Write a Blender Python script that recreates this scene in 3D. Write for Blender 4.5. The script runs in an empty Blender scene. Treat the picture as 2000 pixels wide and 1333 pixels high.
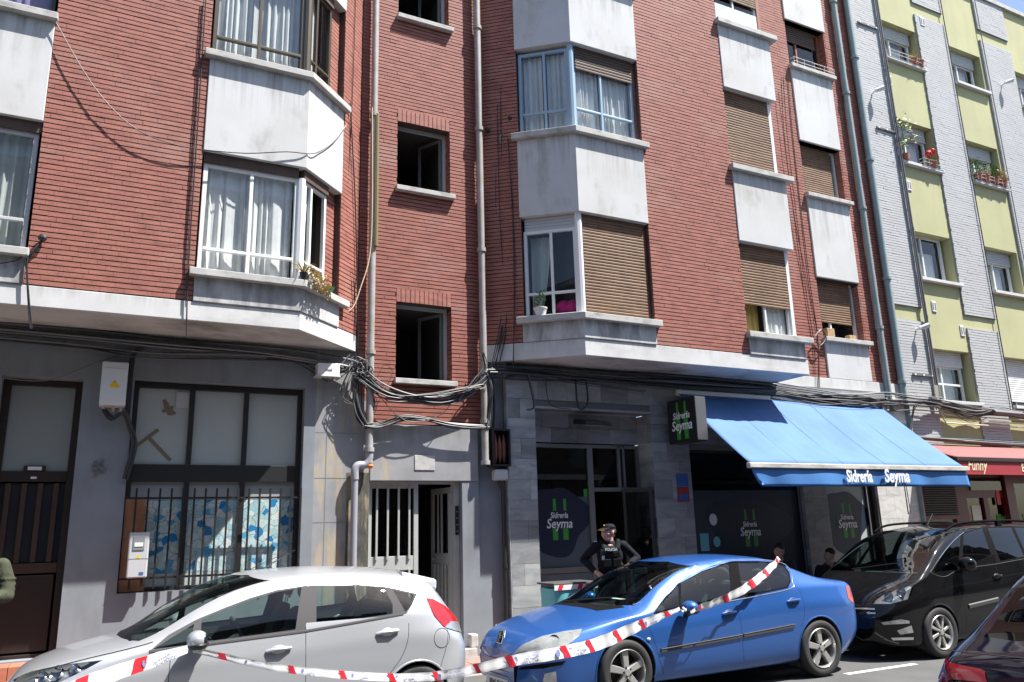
import bpy, bmesh, math, random
import numpy as np
from mathutils import Vector, Matrix
random.seed(7)
RNG = np.random.RandomState(5)
scene = bpy.context.scene
COL = scene.collection
R = math.radians
# ---------------------------------------------------------------- camera
CAMH, FPX = 1.76, 1540.0
YAW, PIT, ROL = R(27.2), R(13.65), R(-1.6)
_f = Vector((math.sin(YAW)*math.cos(PIT), math.cos(YAW)*math.cos(PIT), math.sin(PIT)))
_r = Vector((math.cos(YAW), -math.sin(YAW), 0)); _u = _r.cross(_f)
CR = _r*math.cos(ROL)+_u*math.sin(ROL); CU = -_r*math.sin(ROL)+_u*math.cos(ROL); CF = _f
cam = bpy.data.cameras.new('camera'); camo = bpy.data.objects.new('camera', cam); COL.objects.link(camo)
cam.sensor_width = 36; cam.lens = FPX/2000*36; cam.clip_end = 500; cam.clip_start = .05
mw = Matrix((CR, CU, -CF)).transposed().to_4x4(); mw.translation = (0, 0, CAMH); camo.matrix_world = mw
scene.camera = camo
# ---------------------------------------------------------------- light
SUN = Vector((1.32, -1.0, 3.1)).normalized()
w = bpy.data.worlds.new('World'); scene.world = w; w.use_nodes = True
nt = w.node_tree; sky = nt.nodes.new('ShaderNodeTexSky'); sky.sky_type = 'NISHITA'; sky.sun_disc = False
sky.sun_elevation = math.asin(SUN.z); sky.sun_rotation = math.atan2(SUN.x, SUN.y); sky.air_density = 1.0; sky.dust_density = 1.2
bg = nt.nodes['Background']; nt.links.new(sky.outputs[0], bg.inputs[0]); bg.inputs[1].default_value = .085
sl = bpy.data.lights.new('sun', 'SUN'); sl.energy = 4.7; sl.angle = R(.5); sl.color = (1, .965, .915)
so = bpy.data.objects.new('sun', sl); COL.objects.link(so); so.rotation_euler = (-SUN).to_track_quat('-Z', 'Y').to_euler(); so.location = (3, -3, 30)
vs = scene.view_settings; vs.view_transform = 'Standard'; vs.look = 'None'; vs.exposure = 1.38; vs.gamma = 1; vs.use_curve_mapping = False
scene.render.engine = 'CYCLES'
scene.cycles.max_bounces = 8; scene.cycles.transparent_max_bounces = 16; scene.cycles.caustics_reflective = False; scene.cycles.caustics_refractive = False

# ---------------------------------------------------------------- pixel -> place
def ray(u, v): return CR*((u-1000)/FPX) - CU*((v-666.5)/FPX) + CF
def P(u, v, Y):
    d = ray(u, v); t = Y/d.y
    return Vector((d.x*t, Y, CAMH+d.z*t))
# ---------------------------------------------------------------- materials
def N(nt, t, **k):
    n = nt.nodes.new('ShaderNode'+t)
    for a, b in k.items():
        if a in n.inputs: n.inputs[a].default_value = b
        else: setattr(n, a, b)
    return n
MATS = {}
def mat(name, col, rough=.6, metal=0., var=.0, vscale=4., col2=None, dirt=None, dscale=(1.5, 1.5, .5), damt=.5, dthr=(.45, .75), bump=0., bscale=60., coat=0., rnd=0., spec=.5, fine=0., drip=0.):
    """base colour, large soft variation towards col2, patchy dirt of its own shape, grain in colour and relief"""
    if name in MATS: return MATS[name]
    m = bpy.data.materials.new(name); MATS[name] = m; m.use_nodes = True; nt = m.node_tree; L = nt.links.new
    b = nt.nodes['Principled BSDF']; b.inputs['Roughness'].default_value = rough; b.inputs['Metallic'].default_value = metal
    b.inputs['Coat Weight'].default_value = coat; b.inputs['Coat Roughness'].default_value = .03; b.inputs['Specular IOR Level'].default_value = spec
    c4 = (*col, 1); cur = None
    geo = N(nt, 'NewGeometry')
    def mix(fac, a, bb):
        n = N(nt, 'Mix', data_type='RGBA'); 
        if isinstance(fac, float): n.inputs[0].default_value = fac
        else: L(fac, n.inputs[0])
        for s, v in ((6, a), (7, bb)):
            if isinstance(v, tuple): n.inputs[s].default_value = v
            else: L(v, n.inputs[s])
        return n.outputs[2]
    cur = c4
    if var:
        no = N(nt, 'TexNoise', Scale=vscale, Detail=5.0); L(geo.outputs['Position'], no.inputs['Vector'])
        mr = N(nt, 'MapRange'); mr.inputs[1].default_value = .3; mr.inputs[2].default_value = .7; L(no.outputs[0], mr.inputs[0])
        c2 = col2 or tuple(x*(1-var) for x in col)
        cur = mix(mr.outputs[0], cur, (*c2, 1))
    if fine:
        no = N(nt, 'TexNoise', Scale=180.0, Detail=3.0); L(geo.outputs['Position'], no.inputs['Vector'])
        mr = N(nt, 'MapRange'); mr.inputs[1].default_value = .35; mr.inputs[2].default_value = .65; mr.inputs[3].default_value = 1-fine; mr.inputs[4].default_value = 1+fine*.6; L(no.outputs[0], mr.inputs[0])
        mu = N(nt, 'VectorMath', operation='SCALE'); 
        if isinstance(cur, tuple): mu.inputs[0].default_value = cur[:3]
        else: L(cur, mu.inputs[0])
        L(mr.outputs[0], mu.inputs['Scale']); cur = mu.outputs[0]
    if rnd:
        oi = N(nt, 'ObjectInfo'); mr = N(nt, 'MapRange'); mr.inputs[3].default_value = 1-rnd; mr.inputs[4].default_value = 1+rnd; L(oi.outputs['Random'], mr.inputs[0])
        mu = N(nt, 'VectorMath', operation='SCALE')
        if isinstance(cur, tuple): mu.inputs[0].default_value = cur[:3]
        else: L(cur, mu.inputs[0])
        L(mr.outputs[0], mu.inputs['Scale']); cur = mu.outputs[0]
    if dirt:
        mp = N(nt, 'Mapping'); mp.inputs['Scale'].default_value = dscale; L(geo.outputs['Position'], mp.inputs['Vector'])
        no = N(nt, 'TexNoise', Scale=1.0, Detail=7.0, Roughness=.62); L(mp.outputs[0], no.inputs['Vector'])
        mr = N(nt, 'MapRange'); mr.inputs[1].default_value = dthr[0]; mr.inputs[2].default_value = dthr[1]; mr.inputs[4].default_value = damt; L(no.outputs[0], mr.inputs[0])
        cur = mix(mr.outputs[0], cur, (*dirt, 1))
    if drip:   # rain streaks running down from the ledge above
        mp = N(nt, 'Mapping'); mp.inputs['Scale'].default_value = (11, 11, .55); L(geo.outputs['Position'], mp.inputs['Vector'])
        no = N(nt, 'TexNoise', Scale=1.0, Detail=5.0, Roughness=.65); L(mp.outputs[0], no.inputs['Vector'])
        mr = N(nt, 'MapRange'); mr.inputs[1].default_value = .45; mr.inputs[2].default_value = .75; L(no.outputs[0], mr.inputs[0])
        tc = N(nt, 'TexCoord'); sx = N(nt, 'SeparateXYZ'); L(tc.outputs['Generated'], sx.inputs[0])
        n2 = N(nt, 'TexNoise', Scale=2.2, Detail=3.0); L(geo.outputs['Position'], n2.inputs['Vector']); ad = N(nt, 'Math', operation='MULTIPLY_ADD'); L(n2.outputs[0], ad.inputs[0]); ad.inputs[1].default_value = .9; L(sx.outputs[2], ad.inputs[2])
        m2 = N(nt, 'MapRange'); m2.inputs[1].default_value = .85; m2.inputs[2].default_value = 1.5; m2.inputs[4].default_value = drip; L(ad.outputs[0], m2.inputs[0])
        mm = N(nt, 'Math', operation='MULTIPLY'); L(mr.outputs[0], mm.inputs[0]); L(m2.outputs[0], mm.inputs[1])
        cur = mix(mm.outputs[0], cur, (.17, .16, .14, 1))
    if isinstance(cur, tuple): b.inputs['Base Color'].default_value = cur
    else: L(cur, b.inputs['Base Color'])
    if bump:
        no = N(nt, 'TexNoise', Scale=bscale, Detail=4.0); L(geo.outputs['Position'], no.inputs['Vector'])
        bp = N(nt, 'Bump', Strength=bump, Distance=.01); L(no.outputs[0], bp.inputs['Height']); L(bp.outputs[0], b.inputs['Normal'])
    return m
def glassmat(name, tint, refl=1.0, rough=.0):
    m = bpy.data.materials.new(name); MATS[name] = m; m.use_nodes = True; nt = m.node_tree; nt.nodes.remove(nt.nodes['Principled BSDF'])
    tr = N(nt, 'BsdfTransparent'); tr.inputs[0].default_value = (*tint, 1); gl = N(nt, 'BsdfGlossy', Roughness=rough); gl.inputs[0].default_value = (refl, refl, refl, 1)
    fr = N(nt, 'Fresnel', IOR=1.52); mx = N(nt, 'MixShader'); L = nt.links.new
    geo = N(nt, 'NewGeometry')
    # same mirror strength on both sides of a thin sheet
    L(fr.outputs[0], mx.inputs[0]); L(tr.outputs[0], mx.inputs[1]); L(gl.outputs[0], mx.inputs[2]); L(mx.outputs[0], nt.nodes['Material Output'].inputs[0])
    fix = N(nt, 'Math', operation='MULTIPLY'); fix.inputs[1].default_value = 1.0
    ior = N(nt, 'Mix', data_type='FLOAT'); ior.inputs[2].default_value = 1.52; ior.inputs[3].default_value = 1/1.52
    L(geo.outputs['Backfacing'], ior.inputs[0]); L(ior.outputs[0], fr.inputs['IOR'])
    return m
def veined(name, c1, c2, c3, scale=3.0, rnd=.18):
    m = bpy.data.materials.new(name); MATS[name] = m; m.use_nodes = True; nt = m.node_tree; L = nt.links.new; b = nt.nodes['Principled BSDF']
    b.inputs['Roughness'].default_value = .34
    geo = N(nt, 'NewGeometry'); oi = N(nt, 'ObjectInfo'); ad = N(nt, 'VectorMath', operation='MULTIPLY_ADD')
    ad.inputs[1].default_value = (1, 1, 1); L(geo.outputs['Position'], ad.inputs[0])
    cx = N(nt, 'CombineXYZ'); ml = N(nt, 'Math', operation='MULTIPLY'); ml.inputs[1].default_value = 37; L(oi.outputs['Random'], ml.inputs[0]); L(ml.outputs[0], cx.inputs[1]); L(cx.outputs[0], ad.inputs[2])
    mp = N(nt, 'Mapping'); mp.inputs['Rotation'].default_value = (0, R(25), 0); mp.inputs['Scale'].default_value = (1, 1, 3.2); L(ad.outputs[0], mp.inputs['Vector'])
    no = N(nt, 'TexNoise', Scale=scale, Detail=9.0, Roughness=.6, Distortion=1.2); L(mp.outputs[0], no.inputs['Vector'])
    cr = N(nt, 'ValToRGB'); e = cr.color_ramp.elements; e[0].position = .3; e[0].color = (*c1, 1); e[1].position = .7; e[1].color = (*c3, 1); x = cr.color_ramp.elements.new(.5); x.color = (*c2, 1)
    L(no.outputs[0], cr.inputs[0])
    mr = N(nt, 'MapRange'); mr.inputs[3].default_value = 1-rnd; mr.inputs[4].default_value = 1+rnd; L(oi.outputs['Random'], mr.inputs[0])
    mu = N(nt, 'VectorMath', operation='SCALE'); L(cr.outputs[0], mu.inputs[0]); L(mr.outputs[0], mu.inputs['Scale']); L(mu.outputs[0], b.inputs['Base Color'])
    return m
M = {}
def brickmat(name, col, pale):
    m = bpy.data.materials.new(name); m.use_nodes = True; nt = m.node_tree; L = nt.links.new; b = nt.nodes['Principled BSDF']; b.inputs['Roughness'].default_value = .7
    geo = N(nt, 'NewGeometry')
    def noise(sc, s, d):
        mp = N(nt, 'Mapping'); mp.inputs['Scale'].default_value = sc; L(geo.outputs['Position'], mp.inputs['Vector'])
        no = N(nt, 'TexNoise', Scale=s, Detail=d); L(mp.outputs[0], no.inputs['Vector']); return no.outputs[0]
    a = noise((1, 1, 4.0), 4.2, 2.0); f = noise((1, 1, 1), 90.0, 3.0); g = noise((.5, .5, 1.1), 1.6, 5.0)
    cr = N(nt, 'ValToRGB'); e = cr.color_ramp.elements; e[0].position = .3; e[0].color = (col[0]*.78, col[1]*.74, col[2]*.76, 1); e[1].position = .72; e[1].color = (col[0]*1.18, col[1]*1.22, col[2]*1.2, 1)
    x = cr.color_ramp.elements.new(.5); x.color = (*col, 1); L(a, cr.inputs[0])
    mr = N(nt, 'MapRange'); mr.inputs[1].default_value = .55; mr.inputs[2].default_value = .8; mr.inputs[4].default_value = .5; L(g, mr.inputs[0])
    mx = N(nt, 'Mix', data_type='RGBA'); L(mr.outputs[0], mx.inputs[0]); L(cr.outputs[0], mx.inputs[6]); mx.inputs[7].default_value = (*pale, 1)
    m2 = N(nt, 'MapRange'); m2.inputs[1].default_value = .3; m2.inputs[2].default_value = .7; m2.inputs[3].default_value = .82; m2.inputs[4].default_value = 1.12; L(f, m2.inputs[0])
    mu = N(nt, 'VectorMath', operation='SCALE'); L(mx.outputs[2], mu.inputs[0]); L(m2.outputs[0], mu.inputs['Scale']); L(mu.outputs[0], b.inputs['Base Color'])
    bp = N(nt, 'Bump', Strength=.25, Distance=.005); L(f, bp.inputs['Height']); L(bp.outputs[0], b.inputs['Normal'])
    return m
M['brick'] = brickmat('red_brick', (.325, .120, .090), (.42, .29, .24))
M['brick2'] = brickmat('worn_red_brick', (.305, .105, .077), (.43, .31, .27))
M['greybrick'] = mat('painted_grey_brick', (.49, .495, .50), .7, var=.1, vscale=2, fine=.08)
M['mortar'] = mat('dark_mortar', (.075, .052, .044), .9)
M['greymortar'] = mat('grey_mortar', (.30, .305, .31), .9)
M['panel'] = mat('white_stucco', (.60, .61, .615), .85, var=.1, vscale=1.2, col2=(.52, .515, .50), dirt=(.25, .24, .215), dscale=(2.2, 2.2, 1.3), damt=.7, dthr=(.56, .8), bump=.08, bscale=60, fine=.06, drip=.9)
M['panel2'] = mat('streaked_stucco', (.62, .62, .61), .8, var=.3, vscale=2, dirt=(.10, .095, .09), dscale=(4.5, 4.5, 1.2), damt=.85, dthr=(.42, .72), bump=.1, bscale=60, fine=.06, drip=.9)
M['band'] = mat('white_band', (.64, .64, .635), .8, var=.15, vscale=3, fine=.06, drip=.5, dirt=(.32, .30, .27), dscale=(1.2, 1.2, 3), damt=.6, dthr=(.55, .78))
M['soffit'] = mat('stained_soffit', (.60, .585, .55), .85, var=.2, vscale=2, dirt=(.12, .10, .075), dscale=(1.0, 1.4, 1), damt=.85, dthr=(.46, .72))
M['sill'] = mat('concrete_sill', (.52, .51, .485), .85, var=.2, vscale=5, dirt=(.16, .15, .13), dscale=(5, 5, 9), damt=.7, dthr=(.5, .75), bump=.2)
M['render'] = mat('grey_render', (.245, .27, .30), .8, var=.16, vscale=2.5, dirt=(.13, .125, .125), dscale=(2.2, 2.2, .8), damt=.6, dthr=(.5, .78), bump=.12, bscale=90, fine=.08, drip=.35)
M['oldrender'] = mat('flaking_grey_render', (.34, .345, .355), .85, var=.3, vscale=2.5, dirt=(.45, .37, .23), dscale=(3.2, 3.2, .8), damt=.85, dthr=(.555, .66), bump=.15, bscale=90, fine=.1, drip=.8)
M['moss'] = mat('damp_dark_stain', (.10, .10, .085), .9, var=.5, vscale=6, dirt=(.36, .30, .18), dscale=(6, 6, 1.5), damt=.8, dthr=(.5, .62))
M['marble'] = veined('veined_grey_marble', (.20, .21, .22), (.29, .30, .305), (.38, .38, .375), 1.5, .3)
M['palemarble'] = veined('pale_marble', (.42, .42, .41), (.55, .545, .53), (.64, .63, .61), rnd=.08)
M['joint'] = mat('grey_joint', (.16, .165, .17), .9)
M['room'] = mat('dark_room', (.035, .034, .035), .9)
M['roomdim'] = mat('dim_room', (.16, .155, .15), .9)
M['black'] = mat('black_steel', (.015, .015, .016), .45)
M['rubber'] = mat('black_cable_rubber', (.02, .02, .022), .5)
M['cablegrey'] = mat('grey_cable', (.13, .13, .135), .5)
M['greypipe'] = mat('weathered_grey_pipe', (.36, .355, .365), .55, var=.35, vscale=7, col2=(.30, .27, .22), fine=.1)
M['pvc'] = mat('grey_plastic_pipe', (.30, .30, .335), .45)
M['greenpipe'] = mat('grey_green_pipe', (.25, .325, .33), .5, var=.15, vscale=5)
M['whitemetal'] = mat('white_window_metal', (.76, .77, .77), .35)
M['alu'] = mat('dull_aluminium', (.22, .22, .215), .45, metal=.6)
M['bronze'] = mat('bronze_window_metal', (.10, .082, .06), .35, metal=.3)
M['bluemetal'] = mat('blue_grey_window_metal', (.30, .42, .53), .4)
M['orangewood'] = mat('varnished_frame_wood', (.33, .13, .06), .5, var=.2, vscale=9)
M['darkwood'] = mat('dark_brown_door', (.028, .016, .012), .45, var=.2, vscale=12)
M['shutter'] = mat('weathered_brown_slat', (.19, .105, .055), .7, var=.4, vscale=7, dirt=(.31, .20, .12), dscale=(1, 1, 30), damt=.5, dthr=(.45, .7))
M['darkshutter'] = mat('dark_brown_slat', (.10, .062, .045), .7, var=.3, vscale=8)
M['greyshutter'] = mat('pale_grey_slat', (.50, .515, .53), .55)
M['whiteshutter'] = mat('white_slat', (.74, .735, .72), .6)
M['glass'] = glassmat('window_glass', (.90, .93, .93))
M['carglass'] = glassmat('green_tinted_glass', (.60, .72, .68))
M['darkglass'] = glassmat('dark_tinted_glass', (.12, .14, .15))
M['privacy'] = glassmat('privacy_glass', (.02, .023, .026), .55)
M['shopglass'] = glassmat('shop_glass', (.42, .47, .50))
M['lace'] = mat('white_lace', (.80, .80, .79), .9, var=.12, vscale=10)
M['sheer'] = mat('sheer_pale_curtain', (.66, .67, .67), .9, var=.12, vscale=5)
M['greycurtain'] = mat('grey_green_curtain', (.47, .49, .47), .9)
M['violet'] = mat('violet_cloth', (.20, .17, .33), .9)
M['yellow'] = mat('pale_green_render', (.47, .465, .255), .85, var=.12, vscale=1.1, dirt=(.34, .33, .22), dscale=(2, 2, .5), damt=.5, dthr=(.5, .75), bump=.1, fine=.04)
M['asphalt'] = mat('asphalt', (.105, .105, .104), .9, var=.25, vscale=1.5, dirt=(.05, .05, .05), dscale=(1.5, .9, 1), damt=.4, bump=.5, bscale=160, fine=.22)
M['paint'] = mat('worn_white_road_paint', (.60, .60, .58), .8, var=.35, vscale=14, fine=.2)
M['paving'] = mat('red_paving', (.34, .19, .15), .85, var=.25, vscale=8, fine=.15, rnd=.12)
M['terracotta'] = mat('terracotta_step_tile', (.44, .165, .10), .7, var=.2, vscale=10, rnd=.1)
M['kerb'] = mat('kerb_stone', (.36, .35, .335), .85, var=.2, vscale=5, fine=.1)
M['whiteplastic'] = mat('white_plastic_box', (.70, .71, .71), .4)
M['greyplastic'] = mat('pale_grey_plastic', (.48, .49, .50), .45)
M['yellowsign'] = mat('yellow_label', (.85, .56, .03), .5)
M['whitepaint'] = mat('white_lettering', (.82, .83, .82), .5)
M['plywood'] = mat('raw_plywood', (.38, .17, .08), .75, var=.3, vscale=6, dirt=(.55, .33, .2), dscale=(9, 9, 1.6), damt=.6)
M['brass'] = mat('brown_packing_tape', (.19, .16, .095), .5)
M['plant'] = mat('green_leaf', (.11, .20, .045), .6, var=.4, vscale=25, rnd=.2)
M['yellowleaf'] = mat('yellow_green_leaf', (.38, .40, .13), .6, var=.4, vscale=25, col2=(.45, .22, .16))
M['silverleaf'] = mat('silvery_leaf', (.42, .47, .36), .6)
M['straw'] = mat('dry_straw_leaf', (.45, .36, .15), .7)
M['red'] = mat('red_flower', (.62, .025, .035), .6)
M['terra'] = mat('terracotta_pot', (.40, .15, .08), .8)
M['magenta'] = mat('magenta_cloth', (.62, .02, .22), .8)
M['blueawn'] = mat('blue_awning_fabric', (.078, .178, .41), .8, var=.22, vscale=1.3, fine=.04)
M['bluevalance'] = mat('blue_valance_fabric', (.055, .20, .50), .7, var=.1, vscale=3)
M['redawn'] = mat('dull_red_awning_fabric', (.27, .085, .08), .8, var=.1)
M['redval'] = mat('dark_red_valance', (.34, .025, .035), .7)
M['cream'] = mat('cream_lettering', (.78, .69, .45), .6)
M['redwood'] = mat('dark_red_shopfront', (.11, .012, .016), .4)
M['navy'] = mat('navy_decal', (.012, .018, .04), .35)
M['decalgreen'] = mat('bright_green_decal', (.05, .30, .035), .5)
M['paper'] = mat('white_paper', (.75, .75, .73), .8)
M['blueSticker'] = mat('blue_sticker', (.04, .11, .36), .5)
M['redSticker'] = mat('red_sticker', (.32, .03, .04), .5)
M['teal'] = mat('turquoise_sheet', (.14, .50, .56), .55, var=.12, vscale=5)
M['steel'] = mat('stainless_strip', (.5, .5, .5), .3, metal=.9)
M['doorgrey'] = mat('grey_green_door_paint', (.42, .44, .42), .45, var=.12, vscale=6)
M['stone'] = mat('pale_stone_step', (.55, .52, .47), .8, var=.2, vscale=6)
# ---------------------------------------------------------------- mesh helpers
WL = {}
def tag(o, label=None, cat=None, group=None, kind=None):
    if label: o['label'] = label
    if cat: o['category'] = cat
    if group: o['group'] = group
    if kind: o['kind'] = kind
    return o
def put(o, parent, loc=(0, 0, 0)):
    COL.objects.link(o); o.location = loc; WL[o] = Vector(loc)
    if parent is not None:
        o.parent = parent; o.matrix_parent_inverse = Matrix.Translation(-WL[parent]); 
    return o
def thing(name, label, cat, loc, group=None):
    o = bpy.data.objects.new(name, None); o.empty_display_size = .1; put(o, None, loc); return tag(o, label, cat, group)
class MB:
    def __init__(s): s.v = []; s.f = []
    def add(s, vs, fs):
        n = len(s.v); s.v += [tuple(x) for x in vs]; s.f += [tuple(i+n for i in f) for f in fs]; return s
    def box(s, x0, x1, y0, y1, z0, z1):
        vs = [(x, y, z) for x in (x0, x1) for y in (y0, y1) for z in (z0, z1)]
        return s.add(vs, [(0, 1, 3, 2), (4, 6, 7, 5), (0, 4, 5, 1), (2, 3, 7, 6), (0, 2, 6, 4), (1, 5, 7, 3)])
    def hexa(s, b, t):   # 4 bottom pts, 4 top pts (ccw)
        return s.add(list(b)+list(t), [(3, 2, 1, 0), (4, 5, 6, 7), (0, 1, 5, 4), (1, 2, 6, 5), (2, 3, 7, 6), (3, 0, 4, 7)])
    def tube(s, pts, r, n=8, cap=True):
        pts = [Vector(p) for p in pts]; rings = []; up = None
        for i, p in enumerate(pts):
            t = (pts[min(i+1, len(pts)-1)]-pts[max(i-1, 0)]).normalized()
            if up is None: up = Vector((0, 0, 1)) if abs(t.z) < .9 else Vector((1, 0, 0))
            a = t.cross(up).normalized(); b = a.cross(t); up = b
            rr = r[i] if isinstance(r, (list, tuple)) else r
            rings.append([p+(a*math.cos(k*2*math.pi/n)+b*math.sin(k*2*math.pi/n))*rr for k in range(n)])
        fs = []
        for i in range(len(pts)-1):
            for k in range(n): fs.append((i*n+k, i*n+(k+1) % n, (i+1)*n+(k+1) % n, (i+1)*n+k))
        if cap: fs += [tuple(range(n-1, -1, -1)), tuple(range((len(pts)-1)*n, len(pts)*n))]
        return s.add([q for r_ in rings for q in r_], fs)
    def lathe(s, prof, c=(0, 0, 0), ax='z', n=20, cap=True):   # prof: (radius, height)
        vs = []
        for (r, h) in prof:
            for k in range(n):
                a = 2*math.pi*k/n; p = (r*math.cos(a), r*math.sin(a), h)
                if ax == 'y': p = (p[0], h, p[1])
                if ax == 'x': p = (h, p[0], p[1])
                vs.append((p[0]+c[0], p[1]+c[1], p[2]+c[2]))
        fs = [(i*n+k, i*n+(k+1) % n, (i+1)*n+(k+1) % n, (i+1)*n+k) for i in range(len(prof)-1) for k in range(n)]
        if cap and prof[0][0] > 1e-4: fs.append(tuple(range(n-1, -1, -1)))
        if cap and prof[-1][0] > 1e-4: fs.append(tuple(range((len(prof)-1)*n, len(prof)*n)))
        return s.add(vs, fs)
    def ball(s, c, r, n=12, m=8):
        r = r if isinstance(r, (list, tuple)) else (r, r, r)
        prof = [(math.sin(math.pi*i/m), -math.cos(math.pi*i/m)) for i in range(m+1)]
        vs = [(c[0]+r[0]*a*math.cos(2*math.pi*k/n), c[1]+r[1]*a*math.sin(2*math.pi*k/n), c[2]+r[2]*h) for a, h in prof for k in range(n)]
        return s.add(vs, [(i*n+k, i*n+(k+1) % n, (i+1)*n+(k+1) % n, (i+1)*n+k) for i in range(m) for k in range(n)])
    # in a facade frame: u along the wall, d outwards, z up
    def fbox(s, fr, u0, u1, d0, d1, z0, z1):
        vs = [fr(u, d, z) for u in (u0, u1) for d in (d0, d1) for z in (z0, z1)]
        return s.add(vs, [(2, 3, 1, 0), (5, 7, 6, 4), (1, 5, 4, 0), (6, 7, 3, 2), (4, 6, 2, 0), (3, 7, 5, 1)])
    def fprism(s, fr, poly, d0, d1):   # polygon in (u,z), extruded from d0 to d1
        n = len(poly); vs = [fr(u, d0, z) for u, z in poly]+[fr(u, d1, z) for u, z in poly]
        return s.add(vs, [tuple(range(n-1, -1, -1)), tuple(range(n, 2*n))]+[(i, (i+1) % n, n+(i+1) % n, n+i) for i in range(n)])
    def build(s, name, m, parent=None, smooth=False, bevel=0., sub=0, recalc=True, angle=40):
        me = bpy.data.meshes.new(name); v = np.array(s.v, dtype=float)
        lo, hi = v.min(0), v.max(0); o0 = np.array([(lo[0]+hi[0])/2, (lo[1]+hi[1])/2, lo[2]]); v = v-o0
        me.from_pydata(v.tolist(), [], s.f); me.update()
        if recalc:
            bm = bmesh.new(); bm.from_mesh(me); bmesh.ops.remove_doubles(bm, verts=bm.verts, dist=1e-5); bmesh.ops.recalc_face_normals(bm, faces=bm.faces); bm.to_mesh(me); bm.free()
        me.materials.append(m)
        o = bpy.data.objects.new(name, me)
        if smooth:
            for p in me.polygons: p.use_smooth = True
            me.set_sharp_from_angle(angle=R(angle))
        if bevel:
            md = o.modifiers.new('bevel', 'BEVEL'); md.width = bevel; md.segments = 2; md.limit_method = 'ANGLE'; md.angle_limit = R(35)
        if sub:
            md = o.modifiers.new('sub', 'SUBSURF'); md.levels = md.render_levels = sub
        return put(o, parent, tuple(o0))
def frame(ax, ay, bx, by):
    dx, dy = bx-ax, by-ay; L = math.hypot(dx, dy); dx /= L; dy /= L
    def fr(u, d, z): return (ax+dx*u+dy*d, ay+dy*u-dx*d, z)
    fr.L = L; return fr
def text_mesh(s, size, shear=0., bold=0., extrude=.002, spacing=1., align='CENTER'):
    cu = bpy.data.curves.new('t', 'FONT'); cu.body = s; cu.size = size; cu.shear = shear; cu.offset = bold; cu.extrude = extrude; cu.align_x = align; cu.space_character = spacing; cu.resolution_u = 3
    o = bpy.data.objects.new('t', cu); COL.objects.link(o); dg = bpy.context.evaluated_depsgraph_get(); me = bpy.data.meshes.new_from_object(o.evaluated_get(dg)); bpy.data.objects.remove(o); return me
def text(name, s, size, m, o, ux, uz, parent=None, sx=1., **k):
    """flat lettering: origin o (baseline), ux writing direction, uz up"""
    me = text_mesh(s, size, **k); me.materials.clear(); me.materials.append(m); ux = Vector(ux).normalized(); uz = Vector(uz).normalized(); n = ux.cross(uz)
    mt = Matrix((ux*sx, uz, n)).transposed().to_4x4(); me.transform(mt); ob = bpy.data.objects.new(name, me); return put(ob, parent, tuple(o))
def catenary(a, b, sag, n=14, wob=0.):
    a, b = Vector(a), Vector(b); out = []
    for i in range(n+1):
        t = i/n; p = a.lerp(b, t); p.z -= sag*4*t*(1-t)
        if wob and 0 < i < n: p += Vector((RNG.randn()*wob, RNG.randn()*wob*.5, RNG.randn()*wob))
        out.append(p)
    return out
def smooth_path(pts, k=4):
    pts = [Vector(p) for p in pts]; out = []
    for i in range(len(pts)-1):
        p0, p1, p2, p3 = pts[max(i-1, 0)], pts[i], pts[i+1], pts[min(i+2, len(pts)-1)]
        for j in range(k):
            t = j/k; out.append(.5*((2*p1)+(p2-p0)*t+(2*p0-5*p1+4*p2-p3)*t*t+(3*p1-p0-3*p2+p3)*t**3))
    return out+[pts[-1]]
# ---------------------------------------------------------------- facade helpers
def cells(u0, u1, z0, z1, holes):
    us = sorted({u0, u1, *[min(max(h[i], u0), u1) for h in holes for i in (0, 1)]}); zs = sorted({z0, z1, *[min(max(h[i], z0), z1) for h in holes for i in (2, 3)]})
    inh = lambda u, z: any(h[0] < u < h[1] and h[2] < z < h[3] for h in holes)
    return us, zs, inh
def slab(mb, fr, u0, u1, z0, z1, holes=(), d=0., th=.25):
    us, zs, inh = cells(u0, u1, z0, z1, holes); nu, nz = len(us)-1, len(zs)-1
    full = lambda i, j: 0 <= i < nu and 0 <= j < nz and not inh((us[i]+us[i+1])/2, (zs[j]+zs[j+1])/2)
    for i in range(nu):
        for j in range(nz):
            if not full(i, j): continue
            a, b, c, e = us[i], us[i+1], zs[j], zs[j+1]
            mb.add([fr(a, d, c), fr(b, d, c), fr(b, d, e), fr(a, d, e)], [(0, 1, 2, 3)])
            mb.add([fr(a, d-th, c), fr(b, d-th, c), fr(b, d-th, e), fr(a, d-th, e)], [(3, 2, 1, 0)])
            for (q, x0, y0, x1, y1) in (((i-1, j), a, e, a, c), ((i+1, j), b, c, b, e), ((i, j-1), a, c, b, c), ((i, j+1), b, e, a, e)):
                if not full(*q): mb.add([fr(x0, d, y0), fr(x1, d, y1), fr(x1, d-th, y1), fr(x0, d-th, y0)], [(3, 2, 1, 0)])
    return mb
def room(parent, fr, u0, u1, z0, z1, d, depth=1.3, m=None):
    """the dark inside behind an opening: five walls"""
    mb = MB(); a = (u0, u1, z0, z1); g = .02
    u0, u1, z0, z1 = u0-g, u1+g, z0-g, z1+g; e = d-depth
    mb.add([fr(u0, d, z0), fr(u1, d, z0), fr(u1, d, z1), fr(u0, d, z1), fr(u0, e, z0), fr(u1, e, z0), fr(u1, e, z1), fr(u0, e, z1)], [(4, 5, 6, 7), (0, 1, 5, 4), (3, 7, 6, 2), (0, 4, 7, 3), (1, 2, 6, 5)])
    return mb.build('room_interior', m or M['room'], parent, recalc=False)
BRICKS = {}
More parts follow.
